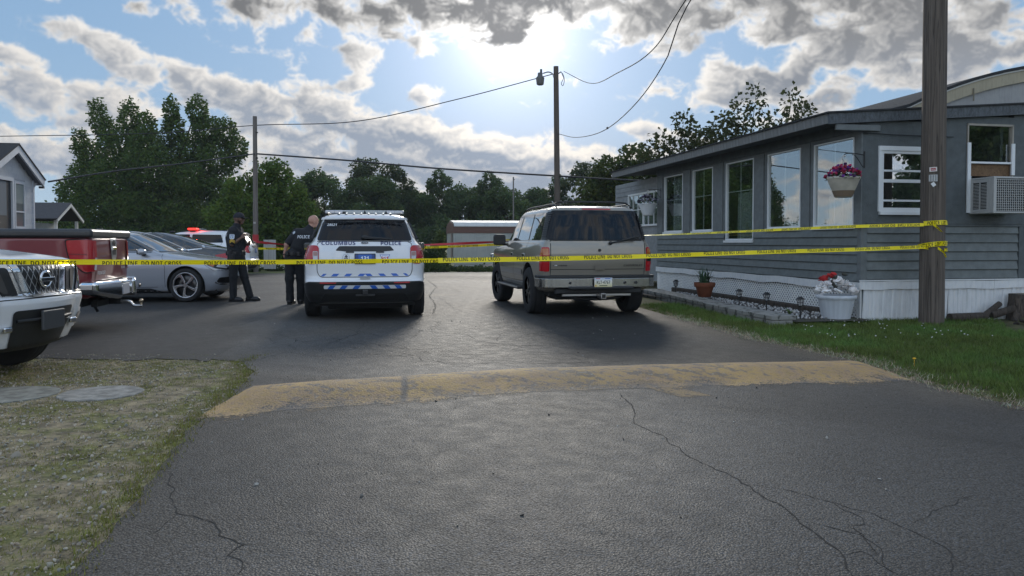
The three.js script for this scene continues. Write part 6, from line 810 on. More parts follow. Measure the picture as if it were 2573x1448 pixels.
// ---- red pickup, tail towards the road
{
  const o = thing('pickup_truck', 'dark red pickup truck with black bed cover and chrome bumper, tail to the right', 'pickup truck', [-8.3, 0, -11.05], 101.3 * DEG);
  const c = new Car(o, [{ y: .46, f: -2.35, r: 2.32, w: .84 }, { y: .5, f: -2.4, r: 2.36, w: .9 }, { y: .7, f: -2.45, r: 2.38, w: .925 }, { y: .95, f: -2.42, r: 2.40, w: .925 }, { y: 1.05, f: -2.35, r: 2.405, w: .915 }, { y: 1.2, f: -2.1, r: 2.40, w: .905 }, { y: 1.29, f: -1.3, r: 2.395, w: .90 }, { y: 1.305, f: -1.2, r: 2.38, w: .885 }], { def: { cr: .09, br: .03, tr: .02, cf: .25 } });
  c.body(CM.red, [[-1.6, .4, .46, .5], [1.28, .4, .46, .5]]);
  // bed cover
  part('bed_cover', [new RoundedBoxGeometry(1.86, .13, 1.86, 4, .05).translate(0, 1.365, 1.475)], mat([.02, .021, .023], .42, { clearcoat: .3, clearcoatRoughness: .3 }), o);
  // cab
  const k = new Car(o, [{ y: 1.28, f: -1.25, r: .5, w: .88 }, { y: 1.45, f: -.95, r: .46, w: .83 }, { y: 1.7, f: -.5, r: .36, w: .73 }, { y: 1.78, f: -.3, r: .25, w: .64 }], { def: { cr: .12, cf: .15 } }); k.body(CM.red, []);
  for (const v of ['L', 'R']) { k.drape(v, rounded([[-.85, 1.31], [-.28, 1.31], [-.28, 1.68], [-.45, 1.66]], .04), CM.glass, 'side_window'); k.drape(v, rounded([[-.2, 1.31], [.4, 1.31], [.33, 1.68], [-.2, 1.68]], .04), CM.glass, 'side_window'); }
  k.drape('r', rounded([[-.68, 1.34], [.68, 1.34], [.6, 1.68], [-.6, 1.68]], .05), CM.tint, 'back_window');
  c.seam('r', [[-.70, 1.3], [-.70, .70], [.70, .70], [.70, 1.3]], .014); c.seam('L', [[.52, .55], [.52, 1.29]], .012); c.seam('R', [[.52, .55], [.52, 1.29]], .012);
  c.drape('r', rounded([[-.15, 1.296], [.15, 1.296], [.13, 1.06], [.08, .985], [-.08, .985], [-.13, 1.06]], .03), CM.satin, 'handle_surround', .012); c.drape('r', rounded([[-.085, 1.14], [.085, 1.14], [.075, 1.06], [-.075, 1.06]], .015), CM.black, 'handle_pocket', .016); part('tailgate_handle', box(.17, .05, .02, 0, 1.15, 2.42, .01), CM.chrome, o);
  c.drape('r', Array.from({ length: 24 }, (_, i) => [Math.cos(i / 24 * 6.283) * .055, 1.235 + Math.sin(i / 24 * 6.283) * .045]), CM.chrome, 'emblem', .018); c.drape('r', rect(-.065, .065, 1.225, 1.245, .004), CM.black, 'emblem_bar', .022);
  c.drape('r', rect(-.66, -.34, .785, .84, 0), words('FRONTIER', '#c9c6c4', 'bold 90px sans-serif', 700, 96), 'model_badge', .008); c.drape('r', rect(.4, .66, .845, .885, 0), words('SE 4X4', '#c9c6c4', 'bold 90px sans-serif', 520, 96), 'trim_badge', .008);
  for (const s of [-1, 1]) { const F = (P) => (s > 0 ? P : P.map(([x, y]) => [-x, y]).reverse()), v = s > 0 ? 'R' : 'L'; const t = c.drape('r', F(rounded([[.715, .84], [.90, .84], [.90, 1.27], [.715, 1.27]], .03)), CM.redLens, 'tail_light', .012); c.drape('r', F(rect(.72, .80, .86, 1.03, .01)), CM.clear, 'reverse_lens', .018, t); c.drape(v, rounded([[2.06, 1.27], [2.38, 1.28], [2.38, .84], [2.3, .83], [2.12, 1.0], [2.09, 1.1]], .04), CM.redLens, 'tail_light_side', .012); c.seam(v, rounded([[2.05, 1.28], [2.38, 1.29], [2.38, .83], [2.29, .82], [2.11, .99], [2.08, 1.1]], .04), .016, true); c.seam(v, [[2.1, 1.085], [2.37, 1.075]], .01, false, mat([.12, .0, .004], .3), 'lens_line', .016); }
  // chrome bumper in three pieces, hitch and ball
  const bs = (x0, x1, zc, y0, y1, d) => new RoundedBoxGeometry(Math.abs(x1 - x0), y1 - y0, d, 4, .05).translate((x0 + x1) / 2, (y0 + y1) / 2, zc); for (const s of [-1, 1]) { const g = bs(s * .98, s * .32, 2.5, .43, .70, .24), p = g.attributes.position; for (let i = 0; i < p.count; i++) { const x = Math.abs(p.getX(i)); p.setZ(i, p.getZ(i) - .16 * Math.pow(clamp((x - .35) / .63, 0, 1), 2)); if (x > .75 && p.getY(i) < .55) p.setY(i, p.getY(i) + (x - .75) * .5); } g.computeVertexNormals(); part('bumper', g, CM.chrome, o); }
  part('bumper_centre', [bs(-.33, .33, 2.47, .46, .61, .2), bs(-.36, .36, 2.45, .6, .70, .14)], CM.chrome, o); part('plate_holder', box(.32, .16, .015, 0, .56, 2.575, .006), mat([.4, .4, .42], .5), o); part('bumper_lamp', box(.09, .05, .02, .62, .57, 2.605, .012), CM.black, o);
  part('hitch', [box(1.1, .09, .09, 0, .37, 2.3, .01), box(.09, .08, .2, 0, .37, 2.4), stick([-.35, .4, 2.2], [-.4, .25, 2.3], .02), box(.35, .1, .2, .2, .37, 2.25, .02)], CM.matte, o); part('ball_mount', tube([[0, .37, 2.5], [0, .36, 2.62], [0, .30, 2.68], [0, .295, 2.8]], .022, 16, 8), CM.satin, o); part('hitch_ball', [sph(.032, 0, .37, 2.78), cyl(.016, .02, .05, 0, .33, 2.78)], mat([.45, .36, .25], .3, { metalness: .9 }), o);
  for (const s of [-1, 1]) part('mud_flap', box(.28, .3, .02, s * .76, .42, 1.78, .01), CM.matte, o);
  part('underbody', box2(-.75, .75, .34, .6, -2, 2.2), CM.matte, o);
  for (const [x, z] of [[-.8, 1.28], [.8, 1.28], [-.8, -1.6], [.8, -1.6]]) c.wheel(x, z, .38, .25, .21, 'steel'); c.finish();
}
// ---- white pickup, nose into the picture
{
  const o = thing('pickup_truck', 'white pickup truck front with chrome grille cut off at the left edge', 'pickup truck', [-6.72, 0, -7.12], -92 * DEG);
  const c = new Car(o, [{ y: .27, f: -2.34, r: 2.3, w: .76, bf: .3 }, { y: .31, f: -2.4, r: 2.35, w: .87, bf: .3 }, { y: .5, f: -2.48, r: 2.4, w: .92, bf: .3 }, { y: .66, f: -2.52, r: 2.4, w: .925, bf: .28 }, { y: .71, f: -2.51, r: 2.4, w: .925, bf: .26 }, { y: .74, f: -2.46, r: 2.4, w: .925, bf: .22 }, { y: .95, f: -2.43, r: 2.4, w: .92, bf: .2 }, { y: 1.02, f: -2.39, r: 2.4, w: .91, bf: .2 }, { y: 1.045, f: -2.32, r: 2.4, w: .90, bf: .2, cf: .4 }, { y: 1.07, f: -2.12, r: 2.4, w: .89, bf: .16, cf: .4 }, { y: 1.11, f: -1.75, r: 2.4, w: .87, bf: .1 }, { y: 1.15, f: -1.4, r: 2.4, w: .86 }, { y: 1.17, f: -1.25, r: 2.38, w: .85 }], { def: { cf: .36, cr: .1, br: .03, tf: .03 } });
  c.body(CM.white, [[-1.6, .38, .45, .5], [1.6, .38, .45, .5]]);
  const k = new Car(o, [{ y: 1.14, f: -1.38, r: .7, w: .86 }, { y: 1.3, f: -1.12, r: .68, w: .83 }, { y: 1.65, f: -.55, r: .55, w: .72 }, { y: 1.74, f: -.3, r: .4, w: .62 }], { def: { cr: .12, cf: .15 } }); k.body(CM.white, []); k.drape('f', rounded([[-.72, 1.2], [.72, 1.2], [.62, 1.62], [-.62, 1.62]], .06), CM.glass, 'windscreen'); for (const v of ['L', 'R']) { k.drape(v, rounded([[-1.05, 1.2], [-.3, 1.2], [-.3, 1.62], [-.52, 1.6]], .04), CM.glass, 'side_window'); k.drape(v, rounded([[-.2, 1.2], [.6, 1.2], [.5, 1.62], [-.2, 1.62]], .04), CM.glass, 'side_window'); }
  // hood edge, grille, struts, lamps
  c.seam('f', [[-.82, .995], [-.5, 1.018], [0, 1.025], [.5, 1.018], [.82, .995]], .02);
  const mesh = canvasTex(512, 384, (g, w, h) => { g.fillStyle = '#0b0b0c'; g.fillRect(0, 0, w, h); g.strokeStyle = '#8d8f92'; g.lineWidth = 7; for (let i = -10; i < 24; i++) { g.beginPath(); g.moveTo(i * 46, 0); g.lineTo(i * 46 + 230, h); g.moveTo(i * 46, h); g.lineTo(i * 46 + 230, 0); g.stroke(); } }); mesh.dispose();
  const gr = c.drape('f', [[-.31, .99], [.31, .99], [.2, .72], [-.2, .72]], CM.black, 'grille', .006);
  for (let i = -7; i < 14; i++) for (const d of [1, -1]) { const pts_ = []; for (let t = 0; t <= 8; t++) { const y = lerp(.735, .98, t / 8), x = -.33 + i * .07 + (d > 0 ? t / 8 : 1 - t / 8) * .14, lim = lerp(.195, .295, t / 8); if (Math.abs(x) < lim) pts_.push([x, y]); } if (pts_.length > 1) c.seam('f', pts_, .007, false, CM.satin, 'grille_wire', .012); }
  for (const s of [-1, 1]) {
    const F = (P) => (s > 0 ? P : P.map(([x, y]) => [-x, y]).reverse());
    const st = c.drape('f', F([[.30, 1.0], [.375, 1.0], [.272, .722], [.197, .722]]), CM.chrome, 'grille_strut', .02, undefined, undefined, .03);
    const fr = c.drape('f', F(rounded([[.375, .995], [.63, .98], [.49, .74], [.275, .73]], .02)), CM.chrome, 'grille_frame', .012, undefined, undefined, .03); c.drape('f', F(rounded([[.41, .972], [.60, .962], [.485, .74], [.33, .732]], .03)), CM.black, 'grille_opening', .017, fr); c.drape('f', F(rounded([[.49, .945], [.59, .94], [.50, .77], [.43, .755]], .03)), mat([.05, .045, .04], .5), 'opening_fin', .022, fr);
    const hl = c.drape('f', F(rounded([[.67, .985], [.86, .965], [.868, .72], [.54, .725]], .04)), CM.black, 'head_light', .012); c.drape('f', F(rounded([[.675, .975], [.85, .955], [.858, .735], [.56, .735]], .03)), mat([.12, .12, .13], .03, { clearcoat: 1, clearcoatRoughness: .02, ior: 2 }), 'head_light_lens', .018, hl); c.drape(s > 0 ? 'R' : 'L', rounded([[-2.22, .965], [-1.9, .95], [-2.0, .78], [-2.26, .73]], .04), mat([.12, .12, .13], .03, { clearcoat: 1, ior: 2 }), 'head_light_side', .01);
    const fg = c.drape('f', F(rounded([[.47, .58], [.72, .58], [.72, .40], [.47, .40]], .09)), CM.white, 'fog_bezel', .012); c.drape('f', F(Array.from({ length: 20 }, (_, i) => [.64 + Math.cos(i * .314) * .06, .485 + Math.sin(i * .314) * .06])), CM.mirrorGlass, 'fog_light', .02, fg);
  }
  c.drape('f', [[-.37, 1.008], [.37, 1.008], [.37, .992], [-.37, .992]], CM.satin, 'grille_top', .012); c.drape('f', [[-.2, .735], [.2, .735], [.2, .715], [-.2, .715]], CM.satin, 'grille_bottom', .012);
  { const R = .073, e = part('emblem', rot(new THREE.TorusGeometry(R, .014, 10, 36)).scale(1, .9, 1).translate(0, .865, -2.475), CM.chrome, o); part('emblem_bar', box(.19, .036, .02, 0, .865, -2.488, .006), CM.chrome, e); part('emblem_back', rot(cyl(R, R, .012, 0, 0, 0, 32), Math.PI / 2).scale(1, .9, 1).translate(0, .865, -2.466), CM.black, e); const pg = new THREE.PlaneGeometry(.18, .028).rotateY(Math.PI).translate(0, .865, -2.4995); part('emblem_word', pg, words('NISSAN', '#3a3c40', 'bold 50px sans-serif', 360, 56), e); }
  c.drape('f', rounded([[-.42, .62], [.42, .62], [.36, .29], [-.36, .29]], .05), CM.plastic, 'lower_intake', .01); part('intake_bar', tube([[-.38, .53, -2.46], [0, .53, -2.535], [.38, .53, -2.46]], .016, 20, 6), CM.plastic, o); part('plate_bracket', box(.31, .17, .03, .02, .52, -2.55, .012), mat([.05, .052, .055], .5), o); c.drape('f', rect(-.5, .5, .275, .31, .015), CM.plastic, 'chin', .008); part('tow_hook', [box(.1, .05, .06, .46, .47, -2.42, .015), box(.1, .05, .06, -.46, .47, -2.42, .015)], CM.chrome, o);
  c.seam('f', [[-.9, .70], [-.5, .712], [0, .715], [.5, .712], [.9, .70]], .008);
  part('underbody', box2(-.7, .7, .3, .6, -2.0, 2), CM.matte, o);
  for (const [x, z] of [[-.78, -1.6], [.78, -1.6], [-.78, 1.6], [.78, 1.6]]) c.wheel(x, z, .38, .25, .21, 'steel'); c.mirror(-.92, 1.22, -.95, .2, .18, CM.mirrorGlass, CM.plastic); c.mirror(.92, 1.22, -.95, .2, .18, CM.mirrorGlass, CM.plastic); c.finish(); o.scale.y = 1.05;
}
// ---- sedans
const sedan = (name, label, pos, ry, P, dark) => {
  const o = thing(name, label, 'car', pos, ry);
  const c = new Car(o, [{ y: .19, f: -2.1, r: 2.3, w: .8 }, { y: .22, f: -2.2, r: 2.4, w: .87 }, { y: .34, f: -2.3, r: 2.48, w: .905 }, { y: .5, f: -2.34, r: 2.52, w: .925 }, { y: .66, f: -2.33, r: 2.535, w: .932 }, { y: .72, f: -2.29, r: 2.54, w: .93 }, { y: .77, f: -2.2, r: 2.535, w: .925, cf: .5 }, { y: .81, f: -2.02, r: 2.52, w: .918, cf: .45 }, { y: .87, f: -1.68, r: 2.5, w: .91, cf: .3 }, { y: .93, f: -1.28, r: 2.48, w: .90 }, { y: .98, f: -.96, r: 2.45, w: .885, cf: .14 },
    { y: 1.02, f: -.86, r: 2.38, w: .86, cf: .14 }, { y: 1.05, f: -.78, r: 2.15, w: .835, cf: .14, cr: .3 }, { y: 1.1, f: -.67, r: 1.86, w: .80, cf: .14 }, { y: 1.2, f: -.45, r: 1.52, w: .735, cf: .14 }, { y: 1.32, f: -.17, r: 1.15, w: .66, cf: .14 }, { y: 1.38, f: .0, r: .92, w: .62, cf: .14 }, { y: 1.42, f: .18, r: .72, w: .56 }, { y: 1.44, f: .38, r: .55, w: .45 }], { def: { cf: .42, cr: .3, bf: .2, br: .12, tf: .06, tr: .06 }, sub: 3 });
  c.body(P, [[-1.415, .335, .385, .56], [1.415, .335, .385, .56]]);
  const trim = dark ? CM.chrome : CM.black;
  for (const v of ['L', 'R']) {
    const s = v === 'L' ? -1 : 1;
    c.drape(v, rounded([[-.72, 1.015], [.36, 1.02], [.36, 1.365], [.05, 1.345], [-.25, 1.235]], .03), CM.glass, 'front_window', .008, undefined, undefined, .035); c.drape(v, rounded([[.43, 1.02], [1.34, 1.03], [1.2, 1.22], [.85, 1.335], [.43, 1.365]], .03), CM.glass, 'rear_window', .008, undefined, undefined, .035); c.drape(v, rounded([[1.38, 1.035], [1.66, 1.06], [1.3, 1.2], [1.25, 1.19]], .02), CM.glass, 'quarter_glass', .005);
    c.seam(v, [[-.7, .995], [.4, 1.0], [1.4, 1.01], [1.68, 1.035], [1.74, 1.075], [1.66, 1.115]], dark ? .026 : .012, false, trim, 'window_trim', .008);
    c.seam(v, [[-1.0, .3], [-1.0, .7], [-.92, .95]], .008); c.seam(v, [[.4, .28], [.4, 1.0]], .008); c.seam(v, [[1.12, .68], [1.36, .98]], .008); c.seam(v, [[.4, .28], [.95, .3], [1.1, .6]], .008); c.seam(v, [[-.85, .3], [.4, .28]], .008);
    c.drape(v, rounded([[-.95, .2], [.98, .2], [1.0, .255], [-.7, .275]], .02), CM.plastic, 'sill', .006);
    c.drape(v, rounded([[-2.22, .735], [-1.98, .77], [-1.83, .742], [-2.02, .665], [-2.24, .635]], .02), CM.black, 'head_light', .006); c.drape(v, rounded([[-2.2, .72], [-2.06, .748], [-2.02, .70], [-2.2, .66]], .015), CM.clear, 'lens', .011); c.drape(v, rounded([[-2.0, .755], [-1.86, .742], [-1.97, .695]], .012), CM.amber, 'side_marker', .012);
    c.drape(v, rounded([[-2.3, .5], [-2.08, .485], [-2.02, .40], [-2.1, .37], [-2.3, .37]], .03), CM.black, 'fog_recess', .006); c.seam(v, [[-2.29, .345], [-2.08, .35], [-2.0, .39]], .03, false, CM.chrome, 'fog_trim', .012); c.seam(v, [[-2.3, .62], [-1.98, .62], [-1.8, .74]], .006);
    c.drape(v, rounded([[2.0, .88], [2.4, .94], [2.5, .88], [2.48, .74], [2.2, .74]], .05), CM.redLens, 'tail_light', .009); c.drape(v, rounded([[2.3, .87], [2.42, .9], [2.42, .8], [2.34, .8]], .02), CM.clear, 'clear_lens', .014);
    c.mirror(s * .9, 1.0, -.58, .19, .125, CM.mirrorGlass, P); part('door_handle', [box(.025, .03, .17, s * .925, .83, .18, .01), box(.025, .03, .17, s * .925, .84, 1.05, .01)], dark ? CM.chrome : P, o);
  }
  c.drape('f', rounded([[-.70, 1.0], [.70, 1.0], [.56, 1.34], [-.56, 1.34]], .05), CM.glass, 'windscreen', .009, undefined, undefined, .03); c.drape('r', rounded([[-.62, 1.075], [.62, 1.075], [.5, 1.34], [-.5, 1.34]], .05), CM.glass, 'back_window', .006);
  for (const s of [-1, 1]) part('pillar_trim', tube([[s * .83, 1.0, -.86], [s * .73, 1.2, -.44], [s * .655, 1.325, -.16], [s * .6, 1.395, .1], [s * .56, 1.425, .4]], .012, 24, 6), CM.satin, o);
  c.drape('f', rounded([[-.6, .7], [.6, .7], [.55, .62], [-.55, .62]], .02), CM.black, 'grille', .006); c.drape('f', rect(-.7, .7, .7, .725, .01), CM.chrome, 'grille_bar', .012); c.drape('f', rounded([[-.55, .5], [.55, .5], [.5, .3], [-.5, .3]], .04), CM.black, 'intake', .006); c.seam('t', [[-.72, -2.0], [-.74, -1.3], [-.7, -1.0]], .008); c.seam('t', [[.72, -2.0], [.74, -1.3], [.7, -1.0]], .008);
  c.drape('r', rect(-.17, .17, .68, .82, .01), CM.black, 'license_plate', .01); c.seam('r', [[-.6, .98], [-.6, .62], [.6, .62], [.6, .98]], .008); part('roof_antenna', box(.05, .045, .14, 0, 1.455, .75, .02), CM.black, o);
  part('underbody', box2(-.75, .75, .17, .35, -2, 2.2), CM.matte, o);
  for (const [x, z] of [[-.81, -1.415], [.81, -1.415], [-.81, 1.415], [.81, 1.415]]) c.wheel(x, z, .335, .23, .255, 'swirl', 0); c.finish(); o.scale.set(1.03, 1.05, 1.0); return o;
};
sedan('sedan', 'silver sedan with swirl alloy wheels parked beyond the red pickup, nose to the right', [-8.27, 0, -16.95], -87 * DEG, CM.silver, false);
sedan('sedan', 'dark charcoal sedan with chrome window trim parked behind the silver sedan', [-9.75, 0, -20.4], 99 * DEG, CM.charcoal, true);
// ------------------------------------------------------------------ two officers: distance fields of tapered bones, meshed with surface nets
{
  const nets = (f, lo, hi, s) => {
    const n = [0, 1, 2].map((k) => Math.ceil((hi[k] - lo[k]) / s) + 1), [X, Y, Z] = n, F = new Float32Array(X * Y * Z), id = new Int32Array(X * Y * Z).fill(-1), P = [], I = [], at = (i, j, k) => (k * Y + j) * X + i;
    for (let k = 0; k < Z; k++) for (let j = 0; j < Y; j++) for (let i = 0; i < X; i++) F[at(i, j, k)] = f(lo[0] + i * s, lo[1] + j * s, lo[2] + k * s);
    for (let k = 0; k < Z - 1; k++) for (let j = 0; j < Y - 1; j++) for (let i = 0; i < X - 1; i++) {
      let c = 0, x = 0, y = 0, z = 0, m = 0; const v = []; for (let q = 0; q < 8; q++) { const d = F[at(i + (q & 1), j + (q >> 1 & 1), k + (q >> 2))]; v.push(d); if (d < 0) m++; } if (m === 0 || m === 8) continue;
      for (let a = 0; a < 8; a++) for (const b of [1, 2, 4]) if (!(a & b)) { const d0 = v[a], d1 = v[a | b]; if (d0 < 0 !== d1 < 0) { const t = d0 / (d0 - d1); x += (a & 1) + (b === 1 ? t : 0); y += (a >> 1 & 1) + (b === 2 ? t : 0); z += (a >> 2) + (b === 4 ? t : 0); c++; } }
      id[at(i, j, k)] = P.length / 3; P.push(lo[0] + (i + x / c) * s, lo[1] + (j + y / c) * s, lo[2] + (k + z / c) * s);
    }
    const quad = (a, b, c, d, fl) => { if (a < 0 || b < 0 || c < 0 || d < 0) return; fl ? I.push(a, c, b, a, d, c) : I.push(a, b, c, a, c, d); };
    for (let k = 1; k < Z - 1; k++) for (let j = 1; j < Y - 1; j++) for (let i = 1; i < X - 1; i++) { const d = F[at(i, j, k)] < 0;
      if (d !== F[at(i + 1, j, k)] < 0) quad(id[at(i, j - 1, k - 1)], id[at(i, j, k - 1)], id[at(i, j, k)], id[at(i, j - 1, k)], !d);
      if (d !== F[at(i, j + 1, k)] < 0) quad(id[at(i - 1, j, k - 1)], id[at(i - 1, j, k)], id[at(i, j, k)], id[at(i, j, k - 1)], !d);
      if (d !== F[at(i, j, k + 1)] < 0) quad(id[at(i - 1, j - 1, k)], id[at(i, j - 1, k)], id[at(i, j, k)], id[at(i - 1, j, k)], !d); }
    const N = new Float32Array(P.length), e = s * .6; for (let i = 0; i < P.length; i += 3) { const [x, y, z] = [P[i], P[i + 1], P[i + 2]]; let a = f(x + e, y, z) - f(x - e, y, z), b = f(x, y + e, z) - f(x, y - e, z), c = f(x, y, z + e) - f(x, y, z - e); const l = Math.hypot(a, b, c) || 1; N[i] = a / l; N[i + 1] = b / l; N[i + 2] = c / l; }
    const g = new THREE.BufferGeometry(); g.setAttribute('position', new THREE.Float32BufferAttribute(P, 3)); g.setAttribute('normal', new THREE.BufferAttribute(N, 3)); g.setIndex(I);
    const A = new V3(...P.slice(I[0] * 3, I[0] * 3 + 3)), B = new V3(...P.slice(I[1] * 3, I[1] * 3 + 3)), C = new V3(...P.slice(I[2] * 3, I[2] * 3 + 3)); if (B.sub(A).cross(C.sub(A)).dot(new V3(N[I[0] * 3], N[I[0] * 3 + 1], N[I[0] * 3 + 2])) < 0) for (let i = 0; i < I.length; i += 3) [I[i], I[i + 1]] = [I[i + 1], I[i]]; g.setIndex(I); return g;
  };
  // bone: [ax, ay, az, ra, bx, by, bz, rb, (depth squash in z, 1 = round)]
  const cap = (b, x, y, z) => { const q = b[8] ?? 1, dx = b[4] - b[0], dy = b[5] - b[1], dz = (b[6] - b[2]), px = x - b[0], py = y - b[1], pz = z - b[2]; let t = (px * dx + py * dy + pz * dz) / (dx * dx + dy * dy + dz * dz + 1e-9); t = t < 0 ? 0 : t > 1 ? 1 : t; const ex = px - dx * t, ey = py - dy * t, ez = (pz - dz * t) * q; return (Math.sqrt(ex * ex + ey * ey + ez * ez) - (b[3] + (b[7] - b[3]) * t)) ; };
  const field = (B, k = .035, inf = 0, wr = 0) => (x, y, z) => { let d = 9; for (const b of B) { const e = cap(b, x, y, z), h = Math.max(k - Math.abs(d - e), 0) / k; d = Math.min(d, e) - h * h * k * .25; } return d - inf - (wr ? wr * (gn(x * 14 + z * 9, y * 20) + gn(y * 34 + 7, (x + z) * 16) * .5) : 0); };
  const bounds = (B, m = .06) => { const lo = [9, 9, 9], hi = [-9, -9, -9]; for (const b of B) for (const [o, r] of [[0, 3], [4, 7]]) for (let k = 0; k < 3; k++) { lo[k] = Math.min(lo[k], b[o + k] - b[r] - m); hi[k] = Math.max(hi[k], b[o + k] + b[r] + m); } return [lo, hi]; };
  const mesh = (B, s, k, inf, wr, cut) => { const f = field(B, k, inf, wr), [lo, hi] = bounds(B); return nets(cut ? (x, y, z) => Math.max(f(x, y, z), cut(x, y, z)) : f, lo, hi, s); };
  const bone = (a, ra, b, rb, q) => [...a, ra, ...b, rb, q];
  const hand = (w, dir, palmN, curl) => {                      // wrist point, pointing direction, palm normal; five separate curled fingers
    const d = new V3(...dir).normalize(), n = new V3(...palmN).normalize(), s = new V3().crossVectors(d, n).normalize(), at = (f, a, u) => new V3(...w).addScaledVector(d, f).addScaledVector(s, a).addScaledVector(n, u).toArray(), B = [bone(at(-.02, 0, 0), .024, at(.03, 0, 0), .024), bone(at(.03, -.022, 0), .017, at(.085, -.028, 0), .014), bone(at(.03, .022, 0), .017, at(.085, .028, 0), .014), bone(at(.03, 0, 0), .018, at(.088, 0, 0), .015)];
    [[-.031, .062, .0085], [-.011, .076, .009], [.01, .072, .009], [.03, .056, .008]].forEach(([a, L, r]) => { let f = .088, u = 0, th = curl * .35; for (let k = 0; k < 3; k++) { const l = L * [.46, .32, .24][k], f2 = f + Math.cos(th) * l, u2 = u + Math.sin(th) * l; B.push(bone(at(f, a, u), r, at(f2, a * 1.08, u2), r * .92)); f = f2; u = u2; th += curl * .55; } });
    B.push(bone(at(.02, -.026, .006), .014, at(.048, -.05, .016), .011), bone(at(.048, -.05, .016), .0105, at(.076, -.052, .03), .009)); return B;
  };
  const uniform = mat([.0095, .011, .015], .85, { bumpMap: fineBump, bumpScale: .002, sheen: .3, sheenRoughness: .7, sheenColor: lin(.1, .11, .13) }), trouser = mat([.008, .0088, .011], .85, { sheen: .25, sheenColor: lin(.08, .085, .1) }), leather = mat([.007, .007, .008], .4), vestM = mat([.011, .012, .014], .9, { bumpMap: fineBump, bumpScale: .003 });
  const drapeOn = (o, g) => { const D = Object.create(Car.prototype); D.o = o; D.bvh = new MeshBVH(g.clone()); D.ray = new THREE.Ray(); return D; };
  const headBones = (c, tilt, f) => {                           // skull about c, face towards f (x, z) with f unit; returns skin bones
    const p = (a, b, s = 0) => [c[0] + a * f[0] - s * f[1] + b * tilt[0], c[1] + b, c[2] + a * f[1] + s * f[0] + b * tilt[1]];
    return [bone(p(-.03, .025), .082, p(.022, .03), .078), bone(p(.0, .06), .074, p(-.02, .05), .076), bone(p(.03, -.02), .062, p(.045, -.07), .042), bone(p(.05, -.075), .03, p(.062, -.088), .022), bone(p(.085, .012), .014, p(.108, -.028), .015), bone(p(.078, .036, -.032), .017, p(.078, .036, .032), .017), bone(p(.074, -.055, -.018), .016, p(.074, -.055, .018), .016), bone(p(-.012, .015, .076), .017, p(-.02, -.022, .074), .012), bone(p(-.012, .015, -.076), .017, p(-.02, -.022, -.074), .012), bone(p(.05, -.01, -.045), .03, p(.05, -.01, .045), .03)];
  };
  // ---- standing officer in profile
  {
    const o = thing('person', 'police officer in black uniform and cap standing in profile with a hand at the chest', 'person', [-5.82, 0, -16.35], 0), skin = mat([.15, .082, .055], .5);
    const torso = [bone([-.02, .98, 0], .15, [-.02, 1.12, 0], .145, .82), bone([-.02, 1.12, 0], .145, [-.03, 1.36, 0], .165, .78), bone([-.03, 1.4, -.1], .1, [-.03, 1.4, .1], .1), bone([-.01, 1.5, -.15], .066, [-.01, 1.5, .15], .066), bone([-.02, 1.5, 0], .08, [.01, 1.6, 0], .062)];
    const armR = [bone([-.01, 1.49, .17], .066, [-.015, 1.21, .215], .05), bone([-.015, 1.21, .215], .047, [.15, 1.335, .17], .032)], armL = [bone([0, 1.48, -.17], .064, [.04, 1.22, -.22], .048), bone([.04, 1.22, -.22], .045, [.2, 1.2, -.1], .031)];
    const legR = [bone([-.03, .95, .09], .098, [-.045, .52, .1], .066), bone([-.045, .52, .1], .064, [-.05, .1, .1], .043)], legL = [bone([.02, .95, -.09], .098, [.12, .52, -.09], .066), bone([.12, .52, -.09], .064, [.24, .1, -.09], .043)];
    const hc = [.055, 1.735, 0], head = headBones(hc, [0, 0], [1, 0]), neck = [bone([0, 1.55, 0], .058, [.02, 1.68, 0], .057)];
    const hR = hand([.15, 1.335, .17], [.55, .75, -.35], [.4, -.1, -.9], 1.3), hL = hand([.2, 1.2, -.1], [.75, .25, .6], [-.4, .3, .6], 1.3);
    part('body', [mesh([...torso, ...armR, ...armL, ...legR, ...legL, ...neck], .014, .04, -.004), mesh([...head, ...neck], .005, .022, 0), mesh(hR, .0042, .01, 0), mesh(hL, .0042, .01, 0)], skin, o);
    const shirtG = mesh([...torso, [...armR[0].slice(0, 4), -.014, 1.25, .209, .058], [...armL[0].slice(0, 4), .037, 1.25, -.215, .056]], .011, .05, .016, .0035); const D = drapeOn(o, shirtG); part('shirt', shirtG, uniform, o);
    part('vest', mesh([bone([-.025, 1.14, 0], .15, [-.03, 1.34, 0], .17, .8), bone([-.03, 1.42, -.09], .1, [-.03, 1.42, .09], .1), bone([.1, 1.2, -.06], .06, [.1, 1.36, .05], .06)], .012, .05, .022, .001, (x, y, z) => Math.abs(z) - .185), vestM, o);
    part('trousers', mesh([bone([-.02, 1.0, 0], .148, [-.02, .93, 0], .15, .8), ...legR.map((b, i) => (i ? [...b.slice(0, 7), .062] : b)), ...legL.map((b, i) => (i ? [...b.slice(0, 7), .062] : b))], .011, .05, .014, .004, (x, y) => .055 - y), trouser, o);
    for (const [a, z] of [[-.05, .1], [.24, -.09]]) { const b = part('boot', mesh([bone([a - .03, .055, z], .048, [a + .02, .12, z], .05), bone([a - .04, .045, z], .045, [a + .17, .035, z + .01], .04), bone([a + .1, .045, z], .045, [a + .15, .04, z + .01], .042)], .009, .03, .006, 0, (x, y) => .003 - y), leather, o); part('sole', box(.3, .022, .1, a + .06, .011, z + .003, .01), CM.rubber, b); }
